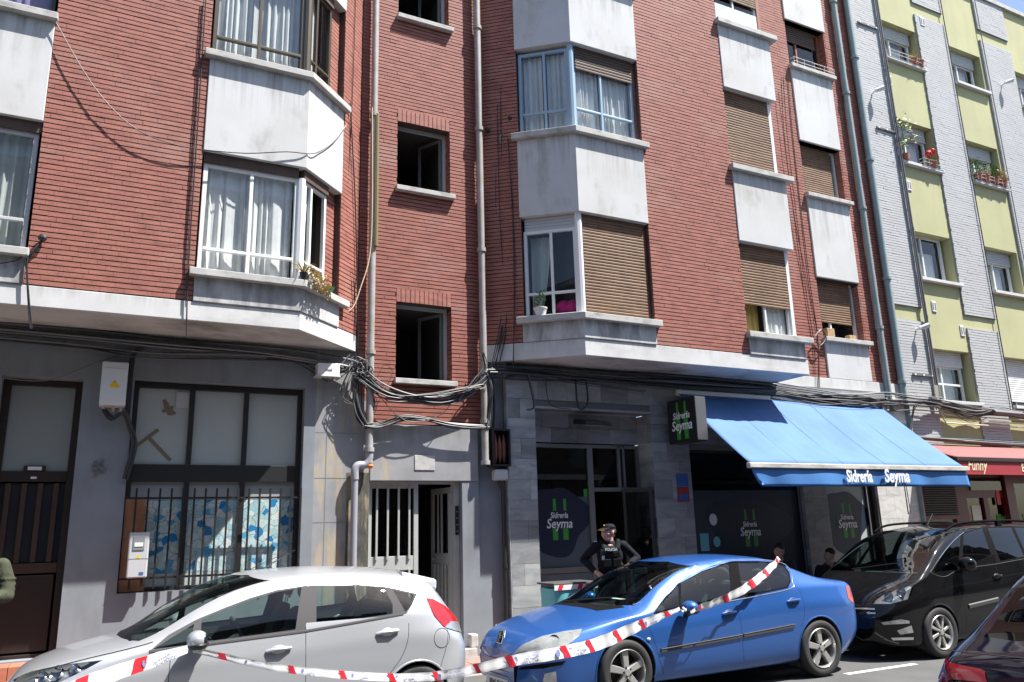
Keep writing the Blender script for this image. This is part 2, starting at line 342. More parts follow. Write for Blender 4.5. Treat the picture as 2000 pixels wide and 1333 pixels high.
def bricks(key, fr, u0, u1, z0, z1, holes=(), L=.245, H=.062, jh=.0125, jv=.0018, d=0., t=.03):
    us, zs, inh = cells(u0, u1, z0, z1, holes); lst = BRICKS.setdefault(key, []); n = int((z1-z0)/H)
    for k in range(n+1):
        za, zb = z0+k*H+jh, min(z0+(k+1)*H, z1)
        if zb-za < .015: continue
        cuts = [(u0, u1)]
        for h in holes:
            if h[2] < (za+zb)/2 < h[3]:
                cuts = [q for c in cuts for q in ((c[0], min(c[1], h[0])), (max(c[0], h[1]), c[1])) if q[1]-q[0] > .02]
        for c0, c1 in cuts:
            off = (k % 2)*.5*L+.11*((k*7) % 3)/3
            i = math.floor((c0-off)/L)
            while off+i*L < c1:
                a, b = max(off+i*L, c0), min(off+(i+1)*L, c1)-jv; i += 1
                if b-a > .02: lst.append((fr, a, b, za, zb, d, t, abs(b-a-(L-jv)) < 1e-4 and abs(zb-za-(H-jh)) < 1e-4))
def lay_bricks(key, parent, m, nobj=300, extra=0):
    lst = BRICKS[key]; c0 = Vector((0, 0, CAMH))
    dist = lambda q: (Vector(q[0]((q[1]+q[2])/2, 0, (q[3]+q[4])/2))-c0).length
    full = sorted([q for q in lst if q[7]], key=dist)
    chosen = {id(q) for q in full[:nobj]}; shared = {}
    mb = MB()
    for q in lst:
        fr, a, b, za, zb, d, t, _ = q
        dj = d+RNG.uniform(-.0025, .0025)
        if id(q) in chosen:
            k = (id(fr), t)
            if k not in shared:
                me = bpy.data.meshes.new('brick'); w, h = b-a, zb-za; o = Vector(fr(0, 0, 0))
                vs = [Vector(fr(u, e, z))-o for u in (0, w) for e in (-t, 0) for z in (0, h)]
                me.from_pydata([tuple(v) for v in vs], [], [(5, 7, 6, 4), (1, 5, 4, 0), (6, 7, 3, 2), (4, 6, 2, 0), (3, 7, 5, 1)][1:]+[(1, 3, 7, 5)])
                bm = bmesh.new(); bm.from_mesh(me); bmesh.ops.recalc_face_normals(bm, faces=bm.faces); bm.to_mesh(me); bm.free(); me.materials.append(m); shared[k] = me
            put(bpy.data.objects.new('brick', shared[k]), parent, fr(a, dj, za))
        else:
            vs = [fr(u, e, z) for u in (a, b) for e in (dj-t, dj) for z in (za, zb)]
            mb.add(vs, [(1, 3, 7, 5), (0, 1, 5, 4), (6, 7, 3, 2), (4, 5, 7, 6), (2, 3, 1, 0)])
    tag(mb.build('brickwork', m, parent, recalc=False), kind='stuff')
def corner(f1, u1, f2, u2, d):
    """meeting point of two facade frames at offset d (f1 ends at u1 where f2 starts at u2)"""
    p = Vector(f1(u1, 0, 0)); n1 = Vector(f1(0, 1, 0))-Vector(f1(0, 0, 0)); n2 = Vector(f2(0, 1, 0))-Vector(f2(0, 0, 0))
    return p+(n1+n2)*(d/(1+n1.dot(n2)))
def bay(mb, f1, a, c1, f2, c2, b, d0, d1, z0, z1):
    """a strip that runs round the bay's corner, from d1 (inside) to d0 (outside)"""
    o = [Vector(f1(a, d0, 0)), corner(f1, c1, f2, c2, d0), Vector(f2(b, d0, 0))]; i = [Vector(f1(a, d1, 0)), corner(f1, c1, f2, c2, d1), Vector(f2(b, d1, 0))]
    for k in (0, 1):
        q = [o[k], o[k+1], i[k+1], i[k]]
        mb.hexa([(p.x, p.y, z0) for p in q], [(p.x, p.y, z1) for p in q])
    return mb
def window(parent, fr, u0, u1, z0, z1, d, fm, cols=(), rows=(), fw=.05, glass=None, skip=(), ft=.05, name='window'):
    mb = MB(); g = glass or M['glass']
    mb.fbox(fr, u0, u0+fw, d, d+ft, z0, z1); mb.fbox(fr, u1-fw, u1, d, d+ft, z0, z1); mb.fbox(fr, u0+fw, u1-fw, d, d+ft, z0, z0+fw); mb.fbox(fr, u0+fw, u1-fw, d, d+ft, z1-fw, z1)
    us = [u0+fw/2]+list(cols)+[u1-fw/2]; zs = [z0+fw/2]+list(rows)+[z1-fw/2]
    for c in cols: mb.fbox(fr, c-fw*.45, c+fw*.45, d+.004, d+ft+.006, z0+fw, z1-fw)
    for r in rows: mb.fbox(fr, u0+fw, u1-fw, d+.002, d+ft+.003, r-fw*.4, r+fw*.4)
    o = mb.build(name, fm, parent, bevel=.006)
    for i in range(len(us)-1):
        for j in range(len(zs)-1):
            if (i, j) in skip: continue
            p = MB(); p.add([fr(us[i], d+ft*.5, zs[j]), fr(us[i+1], d+ft*.5, zs[j]), fr(us[i+1], d+ft*.5, zs[j+1]), fr(us[i], d+ft*.5, zs[j+1])], [(0, 1, 2, 3)])
            p.build('pane', g, o, recalc=False)
    return o
def roller(parent, fr, u0, u1, z0, z1, d, m, h=.05, name='roller_blind'):
    mb = MB(); n = max(1, int(round((z1-z0)/h))); h = (z1-z0)/n
    for k in range(n):
        a = z0+k*h
        vs = [fr(u, e, z) for u in (u0, u1) for e, z in ((d, a), (d+.012, a+.006), (d+.014, a+h*.55), (d+.006, a+h*.93), (d, a+h))]
        mb.add(vs, [(i, i+5, i+6, i+1) for i in range(4)])
    return mb.build(name, m, parent, smooth=False, recalc=False)
def curtain(fr, u0, u1, z0, z1, d, m, label, waves=9, amp=.03, hem=0., parent=None, pull=0.):
    mb = MB(); n = int(waves*8); rows = 6; vs = []
    ph = RNG.rand()*6
    for j in range(rows+1):
        t = j/rows
        for i in range(n+1):
            s = i/n; a = 2*math.pi*waves*(s+.045*math.sin(2*math.pi*s*1.7+ph)+.02*math.sin(2*math.pi*s*4.3+2*ph))+ph
            w = amp*(math.sin(a)+.35*math.sin(2.3*a+1))*(.5+.5*(1-t))
            zz = z0+(z1-z0)*t+(hem*math.sin(a*.5)*(1-t))
            ue = u1-pull*(1-t)**1.5*(u1-u0)
            vs.append(fr(u0+(ue-u0)*s, d+w, zz))
    mb.add(vs, [(j*(n+1)+i, j*(n+1)+i+1, (j+1)*(n+1)+i+1, (j+1)*(n+1)+i) for j in range(rows) for i in range(n)])
    o = mb.build('curtain', m, None, smooth=True, recalc=False, angle=180)
    return tag(o, label, 'curtain', 'curtains hanging behind the windows')
def tiles(parent, fr, u0, u1, z0, z1, holes, m, tw=.52, th=.3, j=.004, d=0., t=.02, name='marble_tile', seed=0):
    rs = np.random.RandomState(seed); n = int(math.ceil((z1-z0)/th-1e-6)); shared = {}
    for k in range(n):
        a, b = z0+k*th, min(z0+(k+1)*th, z1); zc = (a+b)/2; cuts = [(u0, u1)]
        for h in holes:
            if h[2] < zc < h[3]: cuts = [q for c in cuts for q in ((c[0], min(c[1], h[0])), (max(c[0], h[1]), c[1])) if q[1]-q[0] > .03]
        for c0, c1 in cuts:
            u = c0; first = True
            while u < c1-.01:
                L = tw*(.55 if (first and k % 2) else 1.)*rs.choice([.72, 1, 1, 1.2]); first = False; e = min(u+L, c1)
                if c1-e < .1: e = c1
                mb = MB(); mb.fbox(fr, u+j/2, e-j/2, d-t, d+rs.uniform(0, .002), a+j/2, b-j/2); mb.build(name, m, parent); u = e
# ---------------------------------------------------------------- ground
def sheet(name, m, x0, x1, y0, y1, z, kind='structure'):
    return tag(MB().add([(x0, y0, z), (x1, y0, z), (x1, y1, z), (x0, y1, z)], [(0, 1, 2, 3)]).build(name, m, recalc=False), kind=kind)
KY = 9.2
sheet('ground', M['asphalt'], -150, 150, -150, 150, -.03)
sheet('road', M['asphalt'], -60, 80, -3.0, KY, 0)
kb = tag(MB().box(-60, 80, KY, KY+.14, -.05, .13).build('kerb', M['kerb'], bevel=.015), kind='structure')
pv = tag(MB().box(-60, 80, KY+.14, 14, -.05, .118).build('pavement', M['joint']), kind='structure')
pme = None
for i in range(-6, 50):
    for j in range(4):
        o = MB().box(-.2+.0, .2-.012, -.15, .15-.012, 0, .012).build('paving_slab', M['paving'], pv) if pme is None else bpy.data.objects.new('paving_slab', pme)
        if pme is None: pme = o.data; o.location = (i*.4+.2, KY+.3+j*.3, .119)
        else: put(o, pv, (i*.4+.2, KY+.3+j*.3, .119))
for k, (xa, xb) in enumerate(((8.1, 9.35), (3.0, 3.5), (12.6, 13.9))):
    sheet('parking_line', M['paint'], xa, xb, 7.2, 7.3, .004)
# the far side of the street behind the camera
sheet('opposite_pavement', M['kerb'], -60, 80, -5.2, -3.0, .004)
ob = thing('opposite_building', 'orange brick apartment house facing the brick block across the street', 'building', (4, -5.3, 0))
fo = frame(34, -5.2, -26, -5.2)
hs = [(u, u+1.3, z, z+1.4) for u in np.arange(1.5, 58, 3.0) for z in (4.2, 7.1, 10.0)]+[(u, u+2.2, .4, 2.9) for u in np.arange(2, 57, 4.0)]
slab(MB(), fo, 0, 60, 0, 12.5, hs, 0, .3).build('wall', brickmat('orange_brick', (.13, .09, .072), (.16, .14, .125)), ob)
gm = MB()
for h in hs: gm.fbox(fo, h[0], h[1], -.3, -.25, h[2], h[3])
gm.build('window_glazing', mat('far_glazing', (.10, .12, .14), .1), ob)
gm = MB()
for z in (3.9, 6.8, 9.7, 12.4): gm.fbox(fo, 0, 60, 0, .12, z-.2, z)
gm.build('floor_band', M['band'], ob)

# ---------------------------------------------------------------- brick block with stairwell
F, B = 9.55, 10.5
fF = frame(0, F, 1, F); fB = frame(0, B, 1, B); AX = 1.97
fLc = frame(AX, F, 2.96, B); LL = fLc.L
bl = thing('brick_building', 'red brick block with white bay windows, open stair windows and a grey rendered ground floor', 'building', (0, 11, .1))
TOP = 13.6
slab(MB(), fF, -.97, .72, 4.49, TOP, (), -.013, .25).build('wall', M['mortar'], bl)
slab(MB(), fLc, .87, LL, 4.49, TOP, (), -.013, .2).build('wall', M['mortar'], bl)
SW = [(3.53, 4.39, 3.92, 5.06), (3.53, 4.39, 6.86, 7.95), (3.53, 4.39, 9.80, 10.9)]
slab(MB(), fB, 2.96, 4.95, 3.27, TOP, SW, -.013, .22).build('wall', M['mortar'], bl)
bricks('L', fF, -.97, .72, 4.49, TOP)
bricks('L', fLc, .87, LL-.01, 4.49, TOP)
bricks('L2', fB, 2.965, 4.95, 3.27, TOP, SW+[(h[0], h[1], h[3], h[3]+.21) for h in SW], L=.24, H=.06)
frev = frame(4.39, B, 4.39, B+.2)   # stair window reveals, brick on the side that faces the street
for h in SW:
    for k in range(12):   # upright bricks over the opening
        a = h[0]+.0+k*(h[1]-h[0])/12
        MB().fbox(fB, a+.004, a+.066, -.16, .003+RNG.uniform(0, .003), h[3]+.002, h[3]+.205).build('brick', M['brick'], bl)
    rv = MB()
    for k in range(int((h[3]-h[2])/.06)): rv.add([(h[1]-.012, B, h[2]+k*.06+.013), (h[1]-.012, B+.17, h[2]+k*.06+.013), (h[1]-.012, B+.17, h[2]+k*.06+.06), (h[1]-.012, B, h[2]+k*.06+.06), (h[1]+.01, B, h[2]+k*.06+.013), (h[1]+.01, B+.17, h[2]+k*.06+.013), (h[1]+.01, B+.17, h[2]+k*.06+.06), (h[1]+.01, B, h[2]+k*.06+.06)], [(0, 3, 2, 1), (0, 1, 5, 4), (3, 7, 6, 2)])
    tag(rv.build('brickwork', M['brick2'], bl), kind='stuff')
    MB().fbox(fB, h[0]-.03, h[1]+.06, -.2, .085, h[2]-.075, h[2]).build('sill', M['sill'], bl, bevel=.006)
    room(bl, fB, h[0], h[1], h[2], h[3], -.22, 1.6, mat('stairwell_wall', (.075, .07, .066), .9))
    mb = MB(); mb.fbox(fB, h[0]+.0, h[0]+.04, -.2, -.16, h[2], h[3]); mb.fbox(fB, h[1]-.055, h[1]-.013, -.2, -.15, h[2], h[3]); mb.fbox(fB, h[0]+.04, h[1]-.055, -.2, -.16, h[3]-.05, h[3])
    wd = mb.build('window', M['greyplastic'], bl)
    # one leaf swung open into the dark
    lf = MB(); fz = frame(h[1]-.06, B+.2, h[1]-.30, B+.62)
    for q in ((0, .04, h[2], h[3]), (.42, .46, h[2], h[3])): lf.fbox(fz, q[0], q[1], -.03, 0, q[2]+.02, q[3]-.06)
    for q in (h[2]+.02, h[3]-.1): lf.fbox(fz, .04, .42, -.03, 0, q, q+.04)
    lf.build('open_leaf', M['roomdim'], wd)
def lintel_room(*a): return room(bl, *a)
# white band, soffit
bay(MB(), fF, -3.2, AX, fLc, 0, LL-.012, .0, -.04, 4.26, 4.488).build('cornice_band', M['band'], bl, bevel=.006)
MB().hexa([(-6, F+.03, 4.264), (AX, F+.03, 4.264), (2.95, B+.1, 4.264), (-6, B+.1, 4.264)], [(-6, F+.03, 4.32), (AX, F+.03, 4.32), (2.95, B+.1, 4.32), (-6, B+.1, 4.32)]).build('soffit', M['soffit'], bl)
# bay: parapet panels, sills and glazing
def bay_prt(f1, a, c1, f2, c2, b, z0, z1, d0, d1, name, m, bev=.008): return bay(MB(), f1, a, c1, f2, c2, b, d0, d1, z0, z1).build(name, m, bl, bevel=bev)
for z0, z1, mm in ((4.49, 4.79, 'panel2'), (6.42, 7.69, 'panel'), (9.34, 10.6, 'panel')):
    bay_prt(fF, .725, AX, fLc, 0, .865, z0, z1, .018, -.2, 'parapet_panel', M[mm])
    MB().fbox(fF, -3.2, -.975, -.2, .018, z0, z1).build('parapet_panel', M[mm], bl, bevel=.008)
for z in (4.79, 7.69):
    bay_prt(fF, .66, AX, fLc, 0, 1.0 if z < 5 else .93, z, z+.09, .10, -.2, 'sill', M['sill'])
    MB().fbox(fF, -3.2, -.95, -.2, .10, z, z+.09).build('sill', M['sill'], bl, bevel=.008)
fR = fF
for z0, z1, fm in ((4.88, 6.42, 'whitemetal'), (7.78, 9.34, 'bronze')):
    low = z0 < 6
    room(bl, fF, .74, AX-.1, z0, z1, -.2, 1.6, M['roomdim'] if low else None); room(bl, fLc, .1, .6, z0, z1, -.2, 1.0)
    bk = MB(); slab(bk, fLc, .60, .87, z0, z1, (), -.12, .1); bk.build('window_jamb', M['mortar'], bl)
    bricks('L', fLc, .61, .86, z0, z1, d=-.10)
    bx = MB(); bx.fbox(fF, .74, AX-.08, -.12, -.03, z1-.13, z1); bx.fbox(fLc, .03, .6, -.12, -.03, z1-.13, z1); bx.build('blind_box', M['darkshutter'], bl)
    zt = z1-.13
    window(bl, fF, .745, AX-.06, z0, zt, -.11, M[fm], (1.32,), (z0+(.3 if low else .29),), .05)
    window(bl, fLc, .075, .60, z0, zt, -.11, M[fm], (.24,), (z0+.31,), .045, skip=((1, 1),) if low else ())
    cp = corner(fF, AX, fLc, 0, -.075); MB().lathe([(.055, z0), (.055, zt)], (cp.x, cp.y, 0), n=8).build('corner_post', M[fm], bl)
    # windows of the column beside it
    room(bl, fF, -2.6, -1.0, z0, z1, -.2, 1.4)
    bx = MB(); bx.fbox(fF, -2.6, -.98, -.12, -.03, z1-.13, z1); bx.build('blind_box', M['darkshutter'], bl)
    window(bl, fF, -2.6, -1.0, z0, zt, -.11, M['greyplastic'] if low else M['black'], (-1.8,), (z0+.36,) if low else (), .05)
MB().fbox(fF, -2.6, -.985, -.2, -.13, 4.3, 4.9).build('wall', M['render'], bl)
curtain(fF, .77, AX-.12, 4.93, 6.30, -.165, M['lace'], 'white lace curtain behind the white framed bay window above the cornice', 11, .03, .02)
curtain(fLc, .08, .30, 4.95, 6.28, -.165, M['lace'], 'narrow lace curtain beside the open sash at the bay corner', 3, .03, .03, pull=.55)
curtain(fF, .77, AX-.12, 7.8, 9.2, -.17, M['sheer'], 'pale sheer curtain behind the bronze framed bay window', 10, .03)
curtain(fLc, .08, .40, 7.8, 9.2, -.17, M['sheer'], 'pale sheer curtain in the angled bronze window', 4, .03)
curtain(fF, -2.6, -1.02, 4.95, 6.28, -.2, M['greycurtain'], 'grey green pleated curtain at the facade edge above the cornice', 14, .025)
curtain(fF, -2.6, -1.02, 7.8, 9.2, -.22, M['violet'], 'dark violet curtain in the black framed upper window at the facade edge', 10, .02)
lay_bricks('L', bl, M['brick'], 190); lay_bricks('L2', bl, M['brick2'], 70)
# grey ground floor
DL, WN, DP = (-1.16, -.34, .56, 3.67), (.21, 2.27, 1.2, 3.71), (3.17, 4.53, .12, 2.49)
slab(MB(), fB, -6, 2.42, .1, 4.26, [DL, WN], 0, .3).build('wall', M['render'], bl)
slab(MB(), fB, 2.42, 3.17, .1, 4.26, [], 0, .3).build('pilaster', M['oldrender'], bl)
slab(MB(), fB, 3.171, 4.79, 2.49, 3.268, [], .012, .3).build('door_lintel', M['oldrender'], bl, bevel=.01)
slab(MB(), fB, 4.531, 4.79, .1, 2.488, [], 0, .3).build('pilaster', M['render'], bl)
slab(MB(), fB, 4.795, 5.235, .1, 4.26, [], -.05, .25).build('wall', M['render'], bl)
j = MB()
for z in (1.95, 2.52, 3.12): j.fbox(fB, 2.425, 3.0, -.01, .0015, z, z+.007)
j.fbox(fB, 2.57, 2.578, -.01, .0018, .2, 3.3)
j.build('render_joint', M['joint'], bl)
MB().fbox(fB, 2.86, 3.165, .0, .006, .1, 2.6).build('stain', M['moss'], bl)
MB().fbox(fB, 3.81, 4.11, .012, .022, 2.64, 2.845).build('stone_plaque', M['sill'], bl, bevel=.004)
# brown house door
room(bl, fB, -1.16, -.34, .56, 3.67, -.3, 1.0)
d = MB(); fD = frame(0, 10.72, 1, 10.72)
for q in ((-1.16, -1.08, .56, 3.67), (-.42, -.34, .56, 3.67), (-1.08, -.42, 3.59, 3.67), (-1.08, -.42, 2.48, 2.60), (-1.08, -.42, .56, .60)): d.fbox(fD, q[0], q[1], -.05, .03, q[2], q[3])
dr = d.build('house_door', M['darkwood'], bl, bevel=.006)
MB().fbox(fD, -1.08, -.42, -.02, -.01, 2.60, 3.59).build('transom_pane', mat('frosted_glass', (.30, .33, .32), .25), dr)
for k in range(4):
    MB().fbox(fD, -1.02+k*.16, -1.02+k*.16+.055, -.01, .028, 1.58, 2.46).build('slat', mat('brown_door_slat', (.055, .032, .022), .5, var=.2), dr, bevel=.006)
MB().fbox(fD, -1.08, -.42, -.03, -.02, 1.58, 2.46).build('pane', mat('dim_pane', (.025, .03, .035), .15), dr)
MB().fbox(fD, -1.08, -.42, -.02, .02, 1.46, 1.57).build('rail', mat('brown_door_slat', (.055, .032, .022), .5), dr, bevel=.006)
MB().fbox(fD, -1.06, -.44, -.02, .012, .62, 1.44).build('lower_panel', M['darkwood'], dr, bevel=.01)
MB().fbox(fD, -.86, -.64, .0, .035, 2.6, 2.66).build('number_plate', M['darkwood'], dr); MB().fbox(fD, -.82, -.68, .035, .04, 2.61, 2.65).build('number_plate', M['paper'], dr); MB().fbox(fD, -.78, -.72, .03, .036, 2.51, 2.535).build('number_plate', M['paper'], dr)
for q in range(2):
    for i in range(6): MB().box(-1.95+i*.3, -1.656+i*.3, 10.18-.0-q*.28, 10.70-q*.3 if q == 0 else 10.178, .12, .545-q*.2).build('step_tile', M['terracotta'], bl, bevel=.004)
# steel window with grille
room(bl, fB, .21, 2.27, 1.2, 3.71, -.3, 1.5)
fW = frame(0, 10.68, 1, 10.68); frost = mat('frosted_pale_glass', (.46, .50, .48), .22, var=.12, vscale=1.2); wired = mat('wired_glass', (.33, .36, .36), .2, var=.15, vscale=2)
st = MB()
for a, b, c, e in ((.215, .27, 1.2, 3.70), (2.21, 2.265, 1.2, 3.70), (.27, 2.21, 3.63, 3.70), (.27, 2.21, 1.2, 1.25), (.27, 2.21, 2.48, 2.69), (.86, .92, 1.25, 2.48), (1.52, 1.58, 1.25, 2.48), (.86, .92, 2.69, 3.63), (1.52, 1.58, 2.69, 3.63)): st.fbox(fW, a, b, -.03, .05, c, e)
stw = st.build('window', M['black'], bl, bevel=.004)
mosaic = bpy.data.materials.new('blue_mosaic_film'); mosaic.use_nodes = True; nt = mosaic.node_tree; LK = nt.links.new; bs = nt.nodes['Principled BSDF']; bs.inputs['Roughness'].default_value = .2
geo = N(nt, 'NewGeometry'); mp = N(nt, 'Mapping'); mp.inputs['Rotation'].default_value = (R(90), 0, 0); LK(geo.outputs['Position'], mp.inputs['Vector'])
vo = N(nt, 'TexVoronoi', Scale=13.0); vo.voronoi_dimensions = '2D'; LK(mp.outputs[0], vo.inputs['Vector'])
ve = N(nt, 'TexVoronoi', Scale=6.0, feature='F1'); ve.voronoi_dimensions = '2D'; LK(mp.outputs[0], ve.inputs['Vector'])
ve2 = N(nt, 'TexVoronoi', Scale=13.0, feature='DISTANCE_TO_EDGE'); ve2.voronoi_dimensions = '2D'; LK(mp.outputs[0], ve2.inputs['Vector'])
sp = N(nt, 'SeparateColor'); LK(vo.outputs['Color'], sp.inputs[0]); cr = N(nt, 'ValToRGB'); cr.color_ramp.interpolation = 'CONSTANT'; e = cr.color_ramp.elements
e[0].color = (.02, .20, .46, 1); e[1].position = .10; e[1].color = (.46, .60, .61, 1)
for ps, cc in ((.45, (.36, .52, .52, 1)), (.62, (.58, .64, .62, 1)), (.8, (.30, .50, .56, 1)), (.96, (.07, .34, .58, 1))):
    x = e.new(ps); x.color = cc
LK(sp.outputs[0], cr.inputs[0])
rg = N(nt, 'Math', operation='SUBTRACT'); LK(ve.outputs['Distance'], rg.inputs[0]); rg.inputs[1].default_value = .45; ra_ = N(nt, 'Math', operation='ABSOLUTE'); LK(rg.outputs[0], ra_.inputs[0])
rs_ = N(nt, 'Math', operation='MULTIPLY'); LK(ra_.outputs[0], rs_.inputs[0]); rs_.inputs[1].default_value = .8
mn = N(nt, 'Math', operation='MINIMUM'); LK(rs_.outputs[0], mn.inputs[0]); LK(ve2.outputs['Distance'], mn.inputs[1])
ls = N(nt, 'Math', operation='LESS_THAN'); ls.inputs[1].default_value = .014; LK(mn.outputs[0], ls.inputs[0])
mx = N(nt, 'Mix', data_type='RGBA'); LK(ls.outputs[0], mx.inputs[0]); LK(cr.outputs[0], mx.inputs[6]); mx.inputs[7].default_value = (.12, .20, .22, 1); LK(mx.outputs[2], bs.inputs['Base Color'])
for a, b in ((.27, .86), (.92, 1.52), (1.58, 2.21)):
    MB().fbox(fW, a, b, -.01, .0, 2.69, 3.63).build('pane', frost, stw); MB().fbox(fW, a, b, -.01, .0, 2.262, 2.48).build('pane', wired, stw)
    MB().fbox(fW, a, b, -.01, .0, 1.40, 2.258).build('pane', mosaic, stw); MB().fbox(fW, a, b, -.01, .0, 1.25, 1.396).build('pane', frost, stw)
MB().fbox(fW, .70, .855, .001, .02, 3.4, 3.60).build('vent_grille', M['greyplastic'], stw)
for a, c, ang, L in ((.30, 2.92, 42, .30), (.41, 3.03, -46, .40)):   # brown tape over the cracked pane
    ca, sa = math.cos(R(ang)), math.sin(R(ang)); w_ = .022
    MB().fprism(fW, [(a-sa*w_, c+ca*w_), (a+sa*w_, c-ca*w_), (a+ca*L+sa*w_, c+sa*L-ca*w_), (a+ca*L-sa*w_, c+sa*L+ca*w_)], .001+.001*(ang > 0), .004+.001*(ang > 0)).build('tape_patch', M['brass'], stw)
for k in range(7):   # ragged layers of tape further up the pane
    an, cx_, cz_ = RNG.uniform(0, math.pi), .60+RNG.uniform(-.045, .045), 3.38+RNG.uniform(-.04, .04); ca, sa, hl, hw_ = math.cos(an), math.sin(an), RNG.uniform(.05, .09), .024
    MB().fprism(fW, [(cx_+ca*a*hl-sa*b*hw_, cz_+sa*a*hl+ca*b*hw_) for a, b in ((-1, -1), (1, -.8), (1, 1), (-1, .7))], .001+.0007*k, .0016+.0007*k).build('tape_patch', M['brass'], stw)
gr = thing('window_grille', 'black steel bar grille in front of the blue patterned window', 'grille', (1.2, 10.5, 1.2)); fG = frame(0, 10.47, 1, 10.47)
for z in (2.275, 1.36): MB().fbox(fG, .22, 2.26, -.012, .012, z-.012, z+.012).build('cross_bar', M['black'], gr)
for k in range(16):
    x = .33+k*.128
    MB().fbox(fG, x-.011, x+.011, .012, .034, 1.24, 2.39).build('bar', M['black'], gr)
MB().tube(catenary((1.45, 10.44, 1.30), (2.2, 10.44, 1.62), -.02, 6), .004, 5).build('bent_wire', M['black'], gr)
pw = MB(); fP = frame(0, 10.62, 1, 10.62); pw.fbox(fP, .225, .45, 0, .02, 1.82, 2.27); pw.fbox(fP, .225, .50, 0.02, .035, 1.21, 1.83)
tag(pw.build('plywood_sheet', M['plywood'], None), 'raw plywood sheet patching the grille window beside the pillar', 'plywood sheet')
# ---------------------------------------------------------------- brick block over the cider bar
br = thing('brick_building', 'red brick block with white angled bay over the marble shopfront and blue awning', 'building', (10, 11, .1))
CX, DX, EX = 4.95, 6.12, 10.65
fRc = frame(CX, B, DX, F); RL = fRc.L
slab(MB(), fRc, 0, .60, 4.52, 14.5, (), -.013, .2).build('wall', M['mortar'], br)
slab(MB(), fF, 7.43, 9.33, 4.52, 14.5, (), -.013, .25).build('wall', M['mortar'], br)
C3 = [(12.22, 13.38, 5.28, 6.52), (12.22, 13.38, 8.30, 9.49), (12.22, 13.38, 11.24, 12.36)]
slab(MB(), fB, 10.4, 14.27, 4.47, 14.5, C3, -.013, .25).build('wall', M['mortar'], br)
bricks('R', fRc, 0.01, .60, 4.52, 14.5); bricks('R', fF, 7.43, 9.33, 4.52, 14.5)
bricks('R', fB, 10.7, 14.26, 4.47, 14.5, [(12.2, 13.4, 4.47, 14.5)])
bay(MB(), fRc, 0.012, RL, fF, DX, EX, 0, -.04, 4.26, 4.518).build('cornice_band', M['band'], br, bevel=.006)
MB().fbox(frame(EX, F, EX, B), .002, .95, -.04, 0, 4.26, 4.518).build('cornice_band', M['band'], br)
MB().hexa([(CX+.02, B+.1, 4.264), (DX, F+.04, 4.264), (EX-.03, F+.04, 4.264), (EX-.03, B+.1, 4.264)], [(CX+.02, B+.1, 4.32), (DX, F+.04, 4.32), (EX-.03, F+.04, 4.32), (EX-.03, B+.1, 4.32)]).build('soffit', M['soffit'], br)
MB().fbox(fB, 10.66, 14.27, -.2, .03, 4.15, 4.468).build('cornice_band', M['band'], br, bevel=.006)
for z0, z1, mm in ((4.52, 4.80, 'panel2'), (6.52, 7.83, 'panel'), (9.47, 10.75, 'panel'), (12.4, 13.7, 'panel')):
    bay(MB(), fRc, .58, RL, fF, DX, 7.425, .018, -.2, z0, z1).build('parapet_panel', M[mm], br, bevel=.008)
    hw = MB(); hw.box(9.335, 10.60, F-.018, F+.2, z0, z1); hw.box(10.40, 10.60, F+.2, B-.02, z0, z1); hw.build('parapet_panel', M[mm], br, bevel=.008)
for z in (4.80, 7.83, 10.75):
    bay(MB(), fRc, .50, RL, fF, DX, 7.50, .10, -.2, z, z+.10).build('sill', M['sill'], br, bevel=.008)
    hs_ = MB(); hs_.box(9.28, 10.74, F-.10, F+.2, z, z+.10); hs_.box(10.5, 10.74, F+.2, B-.05, z, z+.1); hs_.build('sill', M['sill'], br, bevel=.008)
